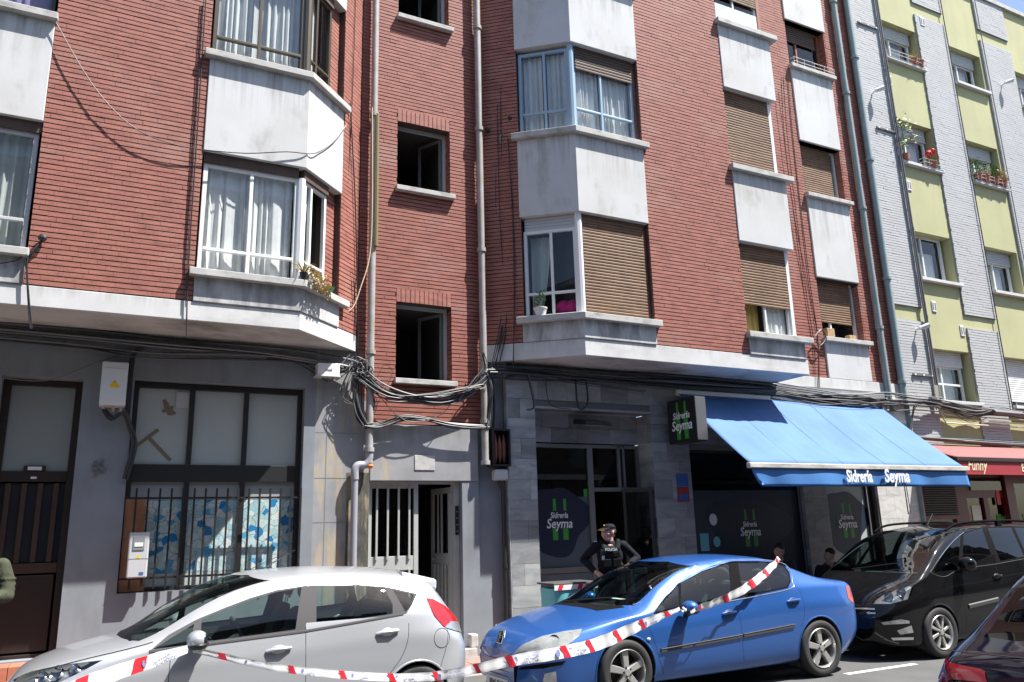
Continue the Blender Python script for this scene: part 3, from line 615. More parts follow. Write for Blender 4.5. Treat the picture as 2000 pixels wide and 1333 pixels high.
for lv, (z0, z1) in enumerate(((4.90, 6.52), (7.93, 9.47), (10.85, 12.4))):
    fm = M[('whitemetal', 'bluemetal', 'bluemetal')[lv]]
    room(br, fRc, .62, RL-.08, z0, z1, -.2, 1.0, M['roomdim'] if lv == 1 else None); room(br, fF, DX+.1, 7.36, z0, z1, -.24, 1.4, M['roomdim'] if lv == 1 else None)
    MB().fbox(fF, 7.36, 7.43, -.28, -.10, z0, z1).build('window_jamb', M['brick'], br)
    bricks('R', fF, 7.352, 7.36, z0, z1)
    zt = z1-(.22 if lv == 0 else .06)
    if lv == 0: roller(br, fRc, .64, RL-.05, zt, z1, -.085, M['greyshutter'])
    window(br, fRc, .62, RL-.06, z0, zt, -.115, fm, (1.05,), (z0+.38,), .05)
    cp = corner(fRc, RL, fF, DX, -.075); MB().lathe([(.055, z0), (.055, z1)], (cp.x, cp.y, 0), n=8).build('corner_post', fm, br)
    window(br, fF, DX+.07, 7.36, z0, z1-.05, -.135, fm, (6.72,), (z0+.42,), .045)
    if lv == 0: roller(br, fF, DX+.09, 7.357, z0+.01, z1, -.07, M['shutter'])
    if lv == 1: roller(br, fF, DX+.12, 7.35, z1-.42, z1, -.075, M['darkshutter'])
    # column two, at the end of the projecting front
    room(br, fF, 9.35, 10.52, z0, z1, -.25, .6, M['roomdim'])
    sd = MB(); sd.fbox(fF, 10.53, 10.56, -.85, -.17, z0, z1); sd.build('window_return', M['greyplastic'], br)
    MB().fbox(fF, 10.46, 10.53, -.16, -.08, z0, z1).build('corner_post', M[('whitemetal', 'whitemetal', 'orangewood')[lv]], br)
    window(br, fF, 9.35, 10.46, z0, z1, -.16, M['whitemetal'], (9.88,), (), .045)
    zb = (5.42, z0+.02, z0+.62)[lv]
    roller(br, fF, 9.36, 10.455, zb, z1, -.095, M['shutter'])
    # column three, on the wall behind
    z0, z1 = C3[lv][2], C3[lv][3]
    room(br, fB, 12.22, 13.38, z0, z1, -.25, 1.2)
    rv = MB()
    for k in range(int((z1-z0)/.062)): rv.box(13.372, 13.40, B-.0+.004, B+.2, z0+k*.062+.013, z0+k*.062+.062)
    tag(rv.build('brickwork', M['brick'], br), kind='stuff')
    window(br, fB, 12.23, 13.365, z0, z1, -.2, M[('whitemetal', 'whitemetal', 'orangewood')[lv]], (12.62,), (), .05)
    roller(br, fB, 12.24, 13.2 if lv else 13.25, (z0+.36, z0+.01, z1-.42)[lv], z1, -.14, M['darkshutter'] if lv == 2 else M['shutter'])
    MB().fbox(fB, 12.16, 13.48, -.2, .11, z0-.085, z0).build('sill', M['sill'], br, bevel=.008)
    MB().fbox(fB, 12.2, 13.4, -.2, .03, (4.47, 6.52, 9.49)[lv], z0-.085).build('parapet_panel', M['panel'], br, bevel=.008)
MB().fbox(fB, 12.2, 13.4, -.2, .03, 12.36, 14.5).build('parapet_panel', M['panel'], br)
lay_bricks('R', br, M['brick'], 290)
curtain(fRc, .66, 1.0, 7.98, 9.38, -.18, M['sheer'], 'sheer curtain in the blue framed angled window, side pane beside the cables', 3.5, .03)
curtain(fRc, 1.08, RL-.1, 7.98, 9.38, -.18, M['sheer'], 'sheer curtain in the blue framed angled window, pane at the corner post', 3.5, .03)
curtain(fF, DX+.14, 6.70, 7.98, 9.3, -.19, M['lace'], 'bright curtain next to the corner post under the half drawn dark blind', 5, .04)
curtain(fF, 6.74, 7.33, 7.98, 9.3, -.18, M['sheer'], 'grey sheer curtain beside the brick jamb under the half drawn dark blind', 6, .03)
curtain(fRc, .70, 1.02, 4.95, 6.25, -.26, M['greycurtain'], 'gathered pale curtain in the white angled window above a potted plant', 3, .03, pull=.55)
curtain(fF, 9.92, 10.42, 4.95, 5.6, -.19, M['lace'], 'white lace curtain below the raised brown blind at the corner of the brick front', 5, .02)
curtain(fF, 9.38, 9.86, 4.95, 5.6, -.25, mat('mustard_cloth', (.50, .36, .10), .9), 'mustard yellow cloth below the raised brown blind', 3, .02)
cl = MB().fbox(fF, 9.37, 10.44, -.1, -.085, 10.86, 11.3).build('draped_cloth', mat('pale_blue_cloth', (.45, .52, .66), .9, var=.4, vscale=9, col2=(.75, .76, .8)), None, bevel=.004); tag(cl, 'pale blue patterned cloth hung under a raised brown blind', 'cloth')
# things on the sills of this block
def pot(name, label, c, r, h, pm, leaf=None, n=30, lr=.1, lh=.2, seed=1, dangle=False, thin=False, flower=None, group='plants on window sills', cat='potted plant'):
    t = thing(name, label, cat, c, group); x, y, z = c
    MB().lathe([(r*.72, z), (r, z+h), (r*1.08, z+h), (r*1.08, z+h*1.12), (r*.9, z+h*1.12), (r*.85, z+h*.9), (0, z+h*.9)], (x, y, 0), n=16).build('pot', pm, t, smooth=True)
    rs = np.random.RandomState(seed); mb = MB(); fl = MB()
    for i in range(n):
        a = rs.uniform(0, 6.28); rr = lr*math.sqrt(rs.uniform(0, 1)); zz = z+h+lh*rs.uniform(0, 1)
        if thin:
            p0 = Vector((x, y, z+h)); p2 = Vector((x+math.cos(a)*lr, y+math.sin(a)*lr, z+h+lh*rs.uniform(.3, 1))); pm_ = (p0+p2)/2+Vector((0, 0, lh*.25)); s = Vector((-math.sin(a), math.cos(a), 0))*.007
            mb.add([p0-s, p0+s, pm_+s, pm_-s, p2], [(0, 1, 2, 3), (3, 2, 4)])
        else:
            if dangle and rs.rand() < .5: zz = z+h-lh*rs.uniform(0, .9); rr = lr*rs.uniform(.7, 1.1)
            p = Vector((x+rr*math.cos(a), y+rr*math.sin(a)*.7, zz)); q = Vector((rs.randn(), rs.randn(), rs.randn())).normalized(); s = q.cross(Vector((.3, .2, .9))).normalized(); L = rs.uniform(.018, .038)
            (fl if flower and rs.rand() < .35 and zz > z+h+lh*.4 else mb).add([p-q*L, p+s*L*.5, p+q*L, p-s*L*.5], [(0, 1, 2, 3)])
    if mb.v: mb.build('foliage', leaf, t, recalc=False)
    if fl.v: fl.build('blossom', flower, t, recalc=False)
    return t
p = fRc(.86, .03, 4.9); pot('potted_plant', 'small green plant in a white bowl on the sill of the white angled window', p, .10, .11, M['whiteplastic'], M['plant'], 60, .09, .28, 3)
for k, (uu, hh) in enumerate(((1.18, .2), (1.33, .16))):
    c = fRc(uu, -.3, 4.93); tag(MB().ball((c[0], c[1], c[2]+.14), (.15, .10, .14), 12, 8).build('cushion', M['magenta'], None, smooth=True), ('magenta cushion behind the potted plant', 'magenta cushion against the corner post')[k], 'cushion', 'magenta cushions')
pb = corner(fF, AX, fLc, 0, .02)
ft_ = thing('planter', 'trailing yellow green succulent in a planter on the bay corner sill', 'potted plant', (pb.x+.1, pb.y, 4.88), 'plants on window sills')
MB().fbox(fLc, .04, .42, -.03, .09, 4.882, 4.98).build('trough', M['greyplastic'], ft_, bevel=.01)
rs = np.random.RandomState(8); mb = MB()
for i in range(420):
    u = rs.uniform(.0, .46); zz = rs.uniform(4.78, 5.08) if u < .42 else rs.uniform(4.72, 5.0); dd = rs.uniform(.0, .16) if zz < 5 else rs.uniform(-.05, .14)
    if zz < 4.9: dd = rs.uniform(.11, .19); u = u*.9
    p = Vector(fLc(u, dd, zz)); q = Vector((rs.randn(), rs.randn(), rs.randn())).normalized(); s = q.cross(Vector((.3, .2, .9))).normalized(); L = rs.uniform(.015, .03); mb.add([p-q*L, p+s*L*.6, p+q*L, p-s*L*.6], [(0, 1, 2, 3)])
mb.build('foliage', M['yellowleaf'], ft_, recalc=False)
p = fLc(.02, -.0, 4.9); pot('spiky_plant', 'spiky straw coloured plant against the white bay corner post', (p[0], p[1]-.06, 4.885), .05, .09, M['black'], M['straw'], 26, .17, .16, 4, thin=True)
p = fLc(.56, .03, 4.885); tag(MB().lathe([(.05, 0), (.08, .07), (.085, .08), (.07, .075), (.045, .01), (0, .01)], p, n=14).build('green_bowl', mat('green_plastic', (.01, .36, .20), .4), None, smooth=True), 'small green plastic bowl on the sill of the open bay window', 'bowl')
for k, (x, r_, h_) in enumerate(((12.40, .1, .13), (13.0, .12, .07))):
    tag(MB().box(x-.1, x+.1, B-.03, B+.08, 5.283, 5.283+h_*1.5).build('kindling_box', mat('light_wood', (.50, .33, .18), .8, var=.4, vscale=20), None, bevel=.01), ('small wooden box of odds and ends beside the window mullion', 'shallow wooden tray on the sill under a brown blind')[k], 'box')
# ---------------------------------------------------------------- painted building further along
yb = thing('painted_building', 'grey brick apartment house with pale green panels beside the brick block', 'building', (18, 11, .1))
fY = frame(0, 10.53, 1, 10.53); ROWS = [(4.21, 5.34), (6.91, 8.01), (9.67, 10.76), (12.33, 13.36)]
YC = [(15.40, 16.72), (17.97, 19.22), (20.7, 21.9)]
YH = [(a, b, z0, z1) for a, b in YC for z0, z1 in ROWS]
slab(MB(), fY, 14.29, 26, 2.5, 15.22, YH, 0, .25).build('wall', M['yellow'], yb)
GP = [(14.30, 15.32), (16.75, 17.88), (19.30, 20.62), (21.98, 26)]
gm = MB()
for i, (a, b) in enumerate(GP):
    segs = [(3.0 if i == 0 else 4.0, 5.90), (6.20, 13.88), (14.2, 15.2)] if i < 2 else [(4.0, 5.9), (6.2, 13.88), (14.2, 15.2)]
    for z0, z1 in segs:
        gm.fbox(fY, a, b, .001, .022, z0, z1); bricks('Y', fY, a, b, z0, z1, L=.26, H=.06, jh=.009, jv=.0005, d=.04, t=.02)
gm.build('joint_ground', M['greymortar'], yb); 
for q in ((16.7, 17.7, 3.3, 3.95), (18.6, 19.6, 3.3, 3.95)):
    bricks('Y', fY, *q, L=.26, H=.06, jh=.009, jv=.0005, d=.03, t=.03)
lay_bricks('Y', yb, M['greybrick'], 0)
MB().box(14.29, 26, 10.45, 11, 15.22, 15.34).build('parapet_coping', M['sill'], yb)
k = 0
for ci, (a, b) in enumerate(YC):
    for ri, (z0, z1) in enumerate(ROWS):
        if ci == 2 and ri < 2: pass
        room(yb, fY, a, b, z0, z1, -.25, 1.2)
        MB().fbox(fY, a-.02, b+.08, -.2, .10, z0-.07, z0).build('sill', M['band'], yb, bevel=.006)
        whole = (ci, ri) in ((0, 0),)
        bx = .0 if (ci, ri) == (0, 1) else .30
        wn = window(yb, fY, a+.01, b-.12, z0, z1-bx, -.22, M['whitemetal'], ((a+b-.1)/2-.12,), (z0+.40, z0+.78) if whole else (), .055, name='window')
        if bx: roller(yb, fY, a+.01, b-.10, z1-(.34 if (ci, ri) != (1, 0) else 1.0), z1, -.15, M['whiteshutter'] if ri == 0 else M['greyshutter'])
        if (ci, ri) != (1, 0): curtain(fY, a+.5, b-.2, z0+.06, z1-.32, -.35, M['sheer'], ['pale curtain in the window beside the tall green drainpipe', 'pale curtain in the window between grey brick strips', 'pale curtain in the far window of the grey brick house'][ci]+', '+['lowest row', 'second row up', 'row with flower pots', 'top row'][ri], 4, .02)
for i, (x, z, wi) in enumerate(((15.45, 11.6, .13), (15.55, 8.98, .15), (15.75, 6.17, .14), (17.0, 13.6, .16), (16.6, 5.7, .14))):
    v = thing('wall_vent', 'small white wall vent '+('above the geranium window', 'above the plain sliding window', 'above the white barred window', 'high on grey brick', 'at the edge of a grey brick panel')[i], 'vent', (x, 10.52, z), 'wall vents')
    MB().fbox(fY, x-wi*.5, x+wi*.5, .0 if x < 16.7 else .04, .02 if x < 16.7 else .055, z, z+.24).build('cover', M['whiteplastic'], v, bevel=.004)
    for kx in (-.25, .25): MB().fbox(fY, x+wi*kx-.016, x+wi*kx+.016, .02 if x < 16.7 else .055, .024 if x < 16.7 else .06, z+.04, z+.2).build('slot', M['joint'], v)
# plants and railings on those sills
def rail(label, x0, x1, z, y=10.40):
    t = thing('sill_railing', label, 'railing', ((x0+x1)/2, y, z), 'white sill railings')
    for h in (.07, .16): MB().tube([(x0, y+.1, z+h), (x0, y, z+h), (x1, y, z+h), (x1, y+.1, z+h)], .006, 6).build('bar', M['whitemetal'], t)
    for i in range(5): MB().tube([(x0+(x1-x0)*i/4, y, z), (x0+(x1-x0)*i/4, y, z+.16)], .005, 6).build('post', M['whitemetal'], t)
rail('white sill railing around dry grass pots on the top row', 15.45, 16.75, 12.33); rail('white sill railing in front of the red geranium', 16.05, 16.8, 9.67); rail('white sill railing in front of the bushy green pots', 18.0, 19.3, 9.67); rail('thin wire rail on the brick block sill beside the pipes', 12.25, 13.45, 11.24, 10.41)
pot('potted_plant', 'dry grassy plant in a pot behind the top row railing', (16.35, 10.46, 12.335), .09, .13, M['terra'], M['straw'], 26, .22, .26, 5, thin=True)
pot('potted_plant', 'small empty looking terracotta pot behind the top row railing', (16.6, 10.46, 12.335), .09, .14, M['terra'], M['plant'], 8, .08, .08, 6)
pot('potted_plant', 'red geranium in a pot behind the white sill railing', (16.42, 10.46, 9.675), .1, .12, M['terra'], M['plant'], 130, .2, .2, 7, flower=M['red'])
gl = thing('geranium_bloom', 'two large red geranium flower heads above the green leaves', 'flower', (16.3, 10.44, 9.95), 'plants on window sills')
for c in ((16.28, 10.42, 9.98), (16.42, 10.42, 10.06)): 
    mb = MB(); rs = np.random.RandomState(int(c[0]*100))
    for i in range(60):
        q = Vector(rs.randn(3)).normalized(); p = Vector(c)+q*.075; s = q.orthogonal().normalized(); t2 = q.cross(s); mb.add([p-s*.025, p+t2*.025, p+s*.025, p-t2*.025], [(0, 1, 2, 3)])
    mb.build('flower_head', M['red'], gl, recalc=False)
tl = thing('tall_plant', 'tall thin plant with pale leaves climbing beside the vertical pipe', 'potted plant', (15.48, 10.44, 9.675), 'plants on window sills')
MB().lathe([(.07, 9.675), (.09, 9.82), (.08, 9.82), (0, 9.8)], (15.48, 10.45, 0), n=12).build('pot', M['terra'], tl, smooth=True)
MB().tube([(15.48, 10.45, 9.8), (15.5, 10.44, 10.2), (15.46, 10.43, 10.7)], .008, 6).build('stem', M['plant'], tl)
mb = MB(); rs = np.random.RandomState(3)
for c, r_ in (((15.5, 10.42, 10.6), .16), ((15.72, 10.42, 10.45), .14), ((15.45, 10.42, 10.05), .1), ((15.85, 10.42, 10.3), .1)):
    for i in range(55):
        p = Vector(c)+Vector(rs.randn(3))*r_*.5; q = Vector(rs.randn(3)).normalized(); s = q.orthogonal(); L = .035; mb.add([p-q*L, p+s*L*.6, p+q*L, p-s*L*.6], [(0, 1, 2, 3)])
mb.build('foliage', mat('pale_leaf', (.30, .36, .14), .6, var=.3, vscale=20), tl, recalc=False)
for i, (x, lm, lr, lh, n) in enumerate(((18.1, 'plant', .14, .4, 160), (18.4, 'silverleaf', .17, .28, 170), (18.75, 'plant', .18, .36, 200), (19.08, 'yellowleaf', .17, .26, 170))):
    pot('potted_plant', ('upright dark green herb beside the window jamb', 'silvery leafed plant in a terracotta pot', 'bushy green plant in a terracotta pot', 'yellow green bushy plant at the end of the railing')[i]+' on the far sill', (x, 10.46, 9.675), .1, .16, M['terra'], M[lm], n, lr, lh, 20+i)
# ---------------------------------------------------------------- pipes
def pipe(name, label, pts, r, m, clamps=(), cm=None, group=None, cat='drainpipe', foot=None):
    t = thing(name, label, cat, tuple(pts[-1]), group); o = MB().tube(pts, r, 12).build('pipe', m, t, smooth=True)
    for c in clamps: MB().lathe([(r, -.03), (r*1.35, -.03), (r*1.35, .03), (r, .03)], c, n=12).build('clamp', cm or m, t, smooth=True)
    return t
gp_ = 'tall drainpipes on the facades'
yl = B-.10
t = pipe('drainpipe', 'weathered grey drainpipe beside the open stair windows, ending in a plastic elbow', [(3.13, yl, TOP), (3.13, yl, 2.72)], .052, M['greypipe'], [(3.13, yl, z) for z in (4.25, 7.9, 2.9, 10.6)], group=gp_)
MB().tube(smooth_path([(3.13, yl, 2.86), (3.13, yl, 2.78), (3.08, yl, 2.70), (2.98, yl, 2.685), (2.94, yl, 2.62), (2.94, yl, 2.5)]), .055, 12).build('elbow', M['pvc'], t, smooth=True); MB().tube([(2.94, yl, 2.5), (2.94, yl, .12)], .046, 12).build('lower_pipe', M['pvc'], t, smooth=True)
MB().ball((3.14, yl-.01, 2.68), (.05, .05, .035), 10, 6).build('sealant', mat('orange_sealant', (.6, .2, .05), .8), t)
MB().tube([(3.16, yl-.04, 7.9), (3.165, yl-.05, 5.8)], .035, 8).build('insulating_sleeve', mat('olive_sleeve', (.17, .145, .07), .8), t, smooth=True)
pipe('drainpipe', 'weathered grey drainpipe at the inner corner between the two brick blocks', [(4.86, yl, TOP), (4.86, yl, 2.72)], .052, M['greypipe'], [(4.86, yl, z) for z in (4.1, 6.0, 8.05, 9.9, 3.35)]+[(4.86, yl, 2.75)], group=gp_)
pipe('drainpipe', 'grey green drainpipe in front of the red brick edge', [(13.75, 10.42, 14.3), (13.75, 10.42, 3.9)], .062, M['greenpipe'], [(13.75, 10.42, z) for z in (5.6, 8.2, 10.9, 13.2)], group=gp_)
pipe('drainpipe', 'grey green drainpipe on the seam between red brick and grey brick', [(14.2, 10.42, 14.6), (14.2, 10.42, .2)], .07, M['greenpipe'], [(14.2, 10.42, z) for z in (4.5, 6.7, 9.4, 11.9)], group=gp_)
pp = [(15.33, 10.44, 15.1), (15.33, 10.44, 4.2)]
pipe('conduit', 'bundle of grey cable conduits down the grey brick strip', pp, .022, M['cablegrey'], [(15.33, 10.44, z) for z in (6, 8, 10.2, 12)], cat='cable conduit', group='cable conduits')
pipe('conduit', 'second grey cable conduit running down into the horizontal conduits', [(15.27, 10.44, 15.1), (15.27, 10.44, 4.3)], .018, M['cablegrey'], cat='cable conduit', group='cable conduits')
pipe('conduit', 'thin dark cable line down the grey brick between window columns', [(17.86, 10.46, 15.1), (17.84, 10.46, 4.1)], .012, M['rubber'], [(17.85, 10.46, 6.8)], cat='cable conduit', group='cable conduits')
pipe('conduit', 'thin cable line high on the grey brick past the far windows', [(19.36, 10.46, 15.1), (19.36, 10.46, 4.1)], .011, M['cablegrey'], cat='cable conduit', group='cable conduits')
for k in range(4):
    z = 3.72+k*.085; pipe('conduit', ('lowest', 'second', 'third', 'topmost')[k]+' of four pale conduits bending along the painted wall above the red awning', smooth_path([(15.30-.03*k-.03, 10.41, 4.5), (15.30-.03*k-.03, 10.41, z+.25), (15.36, 10.41, z+.03), (15.6, 10.41, z), (17.5, 10.41, z-.01), (22, 10.41, z-.02)]), .014, mat('pale_conduit', (.56, .55, .42), .5), cat='cable conduit', group='cable conduits')
for i, (x, z) in enumerate(((14.55, 12.95), (14.66, 10.30), (14.63, 4.68))):
    b_ = thing('wall_bracket', 'white steel line bracket on grey brick '+('high beside the pipes', 'level with the geranium window', 'just above the cable bundle')[i], 'bracket', (x, 10.48, z), 'line brackets')
    MB().box(x, x+.66, 10.455, 10.48, z, z+.05).build('rail', M['cablegrey'], b_, bevel=.006)
    for kx in (.04, .30, .58): MB().box(x+kx, x+kx+.05, 10.44, 10.455, z+.01, z+.04).build('mount', M['whitemetal'], b_)
for i, (x, z) in enumerate(((14.72, 11.18), (14.98, 5.68), (19.9, 12.7))):
    f_ = thing('flood_lamp', 'white wall lamp on a short arm on grey brick '+('beside the top row', 'near the cable conduits', 'at the facade edge')[i], 'lamp', (x, 10.45, z), 'white wall lamps')
    MB().tube([(x, 10.48, z), (x, 10.36, z+.03)], .018, 8).build('arm', M['whitemetal'], f_); MB().tube([(x-.02, 10.38, z+.01), (x+.14, 10.28, z+.07)], [.042, .055], 12).build('head', M['whiteplastic'], f_, smooth=True)
# ---------------------------------------------------------------- cider bar front
YM = 10.40; fM = frame(0, YM, 1, YM)
ENT, BIG, SML = (5.70, 7.85, .12, 3.58), (8.60, 11.10, .45, 3.03), (11.68, 12.97, .45, 2.75)
slab(MB(), fM, 5.24, 13.62, .1, 4.26, [ENT, BIG, SML], -.022, .2).build('shop_wall', M['joint'], br)
MB().box(5.225, 5.239, YM, B, .1, 4.26).build('shop_wall', M['marble'], br)
tiles(br, fM, 5.24, 13.6, .12, 4.22, [ENT, BIG, SML], M['marble'], .52, .3, seed=4)
slab(MB(), frame(0, YM+.42, 1, YM+.42), 5.70, 7.85, 3.12, 3.58, [], 0, .1).build('entrance_lintel', M['joint'], br)
tiles(br, frame(0, YM+.40, 1, YM+.40), 5.70, 7.85, 3.12, 3.6, [], M['marble'], .5, .24, seed=9)
MB().box(5.70, 7.85, YM, YM+.42, 3.585, 3.62).build('entrance_soffit', M['marble'], br)
fs = frame(7.85, YM+.42, 7.85, YM); tiles(br, fs, .0, .42, .12, 3.58, [], M['marble'], .42, .3, seed=11)
fs = frame(5.70, YM, 5.70, YM+.42); tiles(br, fs, .0, .42, .12, 3.58, [], M['marble'], .42, .3, seed=12)
for x in (11.08, 12.96): tiles(br, frame(x+.02, YM+.2, x+.02, YM), 0, .2, .45, 2.75, [], M['marble'], .4, .3, seed=int(x))
slab(MB(), fM, 13.62, 14.22, .1, 4.15, [], -.0, .2).build('end_pier', M['palemarble'], br)
tiles(br, frame(0, YM-.02, 1, YM-.02), 13.0, 13.62, .14, 3.0, [], M['palemarble'], .6, .42, seed=3)
# entrance: aluminium shop window, door frame, open leaf
fE = frame(0, 10.82, 1, 10.82); room(br, fE, 5.72, 7.84, .12, 3.1, -.1, 3.0)
e_ = MB()
for q in ((5.73, 5.78, 1.22, 3.1), (6.84, 6.94, .14, 3.1), (5.78, 6.84, 3.04, 3.1), (5.78, 6.84, 1.14, 1.22)): e_.fbox(fE, q[0], q[1], -.04, .04, q[2], q[3])
ew = e_.build('window', M['alu'], br, bevel=.004); MB().fbox(fE, 5.78, 6.84, -.01, .0, 1.22, 3.04).build('pane', M['shopglass'], ew)
MB().fbox(fE, 5.73, 6.84, -.03, .03, .13, 1.13).build('stainless_riser', mat('dull_steel_panel', (.20, .22, .23), .35, metal=.7), br)
e_ = MB()
for q in ((7.42, 7.47, 2.42, 3.1), (7.52, 7.56, 2.42, 3.1), (6.94, 7.80, 2.36, 2.42), (7.79, 7.84, .14, 3.1), (6.94, 7.79, 3.05, 3.1)): e_.fbox(fE, q[0], q[1], -.04, .04, q[2], q[3])
dw = e_.build('door_frame', M['alu'], br, bevel=.004)
for a, b in ((6.94, 7.42), (7.56, 7.79)): MB().fbox(fE, a, b, -.01, 0, 2.42, 3.05).build('pane', M['shopglass'], dw)
fl_ = frame(7.46, 10.76, 7.80, 10.42); e_ = MB(); LL2 = fl_.L
for q in ((0, .05, .14, 2.40), (LL2-.05, LL2, .14, 2.40), (.05, LL2-.05, 2.34, 2.40), (.05, LL2-.05, .14, .3)): e_.fbox(fl_, q[0], q[1], -.02, .02, q[2], q[3])
dl = e_.build('open_door', M['black'], br, bevel=.004); MB().fbox(fl_, .05, LL2-.05, -.005, .005, .3, 2.34).build('pane', M['shopglass'], dl)
MB().tube([fl_(.08, .05, 1.0), fl_(.08, .05, 1.5)], .014, 8).build('handle', M['alu'], dl)
# decals on the glass
def blob(cx, cz, w, h, n=40):
    out = []
    for k in range(n):
        a = 2*math.pi*k/n; r = 1+.12*math.sin(3*a+.6)+.07*math.sin(5*a+1.2); out.append((cx+w/2*r*math.cos(a)*1.05, cz+h/2*r*math.sin(a)))
    return out
def bottle(mb, fr, x, z, h, d0, d1):
    w = h*.075; mb.fprism(fr, [(x-w, z), (x+w, z), (x+w, z+h*.62), (x+w*.55, z+h*.74), (x+w*.5, z+h), (x-w*.5, z+h), (x-w*.55, z+h*.74), (x-w, z+h*.62)], d0, d1)
def decal(fr, cx, cz, w, h, label, ts=.3, tw=1., blobm=None):
    t = thing('window_decal', label, 'window decal', fr(cx, .01, cz-h/2), 'cider bar window decals')
    MB().fprism(fr, blob(cx, cz, w, h), .002, .005).build('dark_shape', blobm or M['navy'], t)
    bt = MB(); bottle(bt, fr, cx-.055, cz-.30, .62, .006, .008); bt.build('bottle_shape', M['decalgreen'], t)
    bt = MB(); bottle(bt, fr, cx+.13, cz-.30, .62, .006, .008); bt.build('bottle_shape', M['decalgreen'], t)
    MB().fprism(fr, [(cx-.26, cz-.13), (cx+.29, cz-.13), (cx+.29, cz+.14), (cx-.26, cz+.14)], .0085, .0095).build('name_band', blobm or M['navy'], t)
    o = Vector(fr(cx+.02, .011, cz+.03)); ux = Vector(fr(1, 0, 0))-Vector(fr(0, 0, 0))
    text('lettering', 'Sidrería', ts*.62, M['whitepaint'], o, ux, (0, 0, 1), t, tw*.82, shear=.18, bold=.002, extrude=.001)
    text('lettering', 'Seyma', ts, M['whitepaint'], Vector(fr(cx+.02, .011, cz-.12)), ux, (0, 0, 1), t, tw*.9, shear=.18, bold=.003, extrude=.001)
MB().fbox(fE, 5.785, 6.835, .0005, .0018, 1.225, 2.28).build('window_film', mat('slate_film', (.085, .105, .13), .3), ew)
decal(fE, 6.27, 1.93, 1.02, 1.05, 'dark decal with green bottles and white script on the pane beside the bar door', .20)
fBg = frame(0, YM+.12, 1, YM+.12)
w_ = MB()
for q in ((8.6, 8.65, .45, 3.03), (11.05, 11.1, .45, 3.03), (8.65, 11.05, 2.98, 3.03), (8.65, 11.05, .45, .52)): w_.fbox(fBg, q[0], q[1], -.03, .03, q[2], q[3])
bw = w_.build('window', M['black'], br); MB().fbox(fBg, 8.65, 11.05, -.012, 0, .52, 2.98).build('pane', M['shopglass'], bw); room(br, fBg, 8.6, 11.1, .45, 3.03, -.08, 2.0)
MB().fbox(fBg, 11.04, 11.07, .03, .05, .5, 3.0).build('trim_strip', M['steel'], bw)
MB().fbox(fBg, 8.655, 11.045, .0005, .0018, .525, 2.36).build('window_film', mat('dark_slate_film', (.045, .055, .075), .25), bw)
decal(fBg, 9.85, 1.72, 1.75, 1.05, 'dark decal with green bottles on the wide window under the blue awning', .20)
w_ = MB()
for q in ((11.68, 11.72, .45, 2.75), (12.80, 12.97, .45, 2.75), (11.72, 12.80, 2.70, 2.75), (11.72, 12.80, .45, .52)): w_.fbox(fBg, q[0], q[1], -.03, .03, q[2], q[3])
sw = w_.build('window', M['black'], br); MB().fbox(fBg, 11.72, 12.80, -.012, 0, .52, 2.70).build('pane', mat('pale_window_film', (.40, .46, .45), .25), sw)
MB().fbox(fBg, 12.80, 12.82, .03, .05, .5, 2.72).build('trim_strip', M['steel'], sw)
decal(fBg, 12.22, 1.80, 1.02, 1.15, 'black decal with green bottles on the pale narrow window beside the end pier', .21)
st_ = thing('sticker_sheet', 'blue and red notice stickers on the marble pier beside the wide bar window', 'sticker', (8.42, YM-.02, 2.2), None)
MB().fbox(fM, 8.28, 8.52, .003, .007, 2.42, 2.62).build('notice', M['blueSticker'], st_); MB().fbox(fM, 8.28, 8.52, .003, .007, 2.17, 2.41).build('notice', M['redSticker'], st_)
MB().fbox(fM, 8.31, 8.49, .007, .009, 2.19, 2.29).build('notice_band', M['blueSticker'], st_)
for i, (a, c, r_, m_) in enumerate(((9.08, 1.88, .085, 'paper'), (9.12, 1.52, .075, 'teal'), (8.86, 1.52, .1, 'teal'))):
    tag(MB().fprism(fBg, [(a+r_*math.cos(k*.5236), c+r_*1.15*math.sin(k*.5236)) for k in range(12)] if i < 2 else [(a-.09, c-.14), (a+.09, c-.14), (a+.09, c+.14), (a-.09, c+.14)], .006, .009).build('sticker', M[m_], None), ('round white sticker on the wide bar window', 'round pale teal sticker low on the wide bar window', 'rectangular teal sticker low on the wide bar window')[i], 'sticker', 'stickers on the bar window')
tag(MB().fbox(fE, 6.76, 6.83, .002, .006, 2.28, 2.40).build('sticker', M['decalgreen'], None), 'small lime green sticker at the edge of the bar door window', 'sticker', 'stickers on the bar window')
# box sign
sg = thing('box_sign', 'black projecting box sign with green bottles and white script beside the awning', 'sign', (8.2, 9.95, 3.05))
fS = frame(8.12, 10.3, 8.15, 9.64); wS = fS.L
MB().fbox(fS, 0, wS, -.22, 0, 3.08, 3.78).build('case', M['black'], sg, bevel=.01)
MB().hexa([fS(wS+.001, -.215, 3.09), fS(wS+.012, -.215, 3.09), fS(wS+.012, -.005, 3.09), fS(wS+.001, -.005, 3.09)], [fS(wS+.001, -.215, 3.77), fS(wS+.012, -.215, 3.77), fS(wS+.012, -.005, 3.77), fS(wS+.001, -.005, 3.77)]).build('side_plate', M['steel'], sg)
bt = MB(); bottle(bt, fS, .25, 3.13, .6, .001, .004); bt.build('bottle_shape', M['decalgreen'], sg); bt = MB(); bottle(bt, fS, .43, 3.13, .6, .001, .004); bt.build('bottle_shape', M['decalgreen'], sg)
ux = Vector(fS(1, 0, 0))-Vector(fS(0, 0, 0))
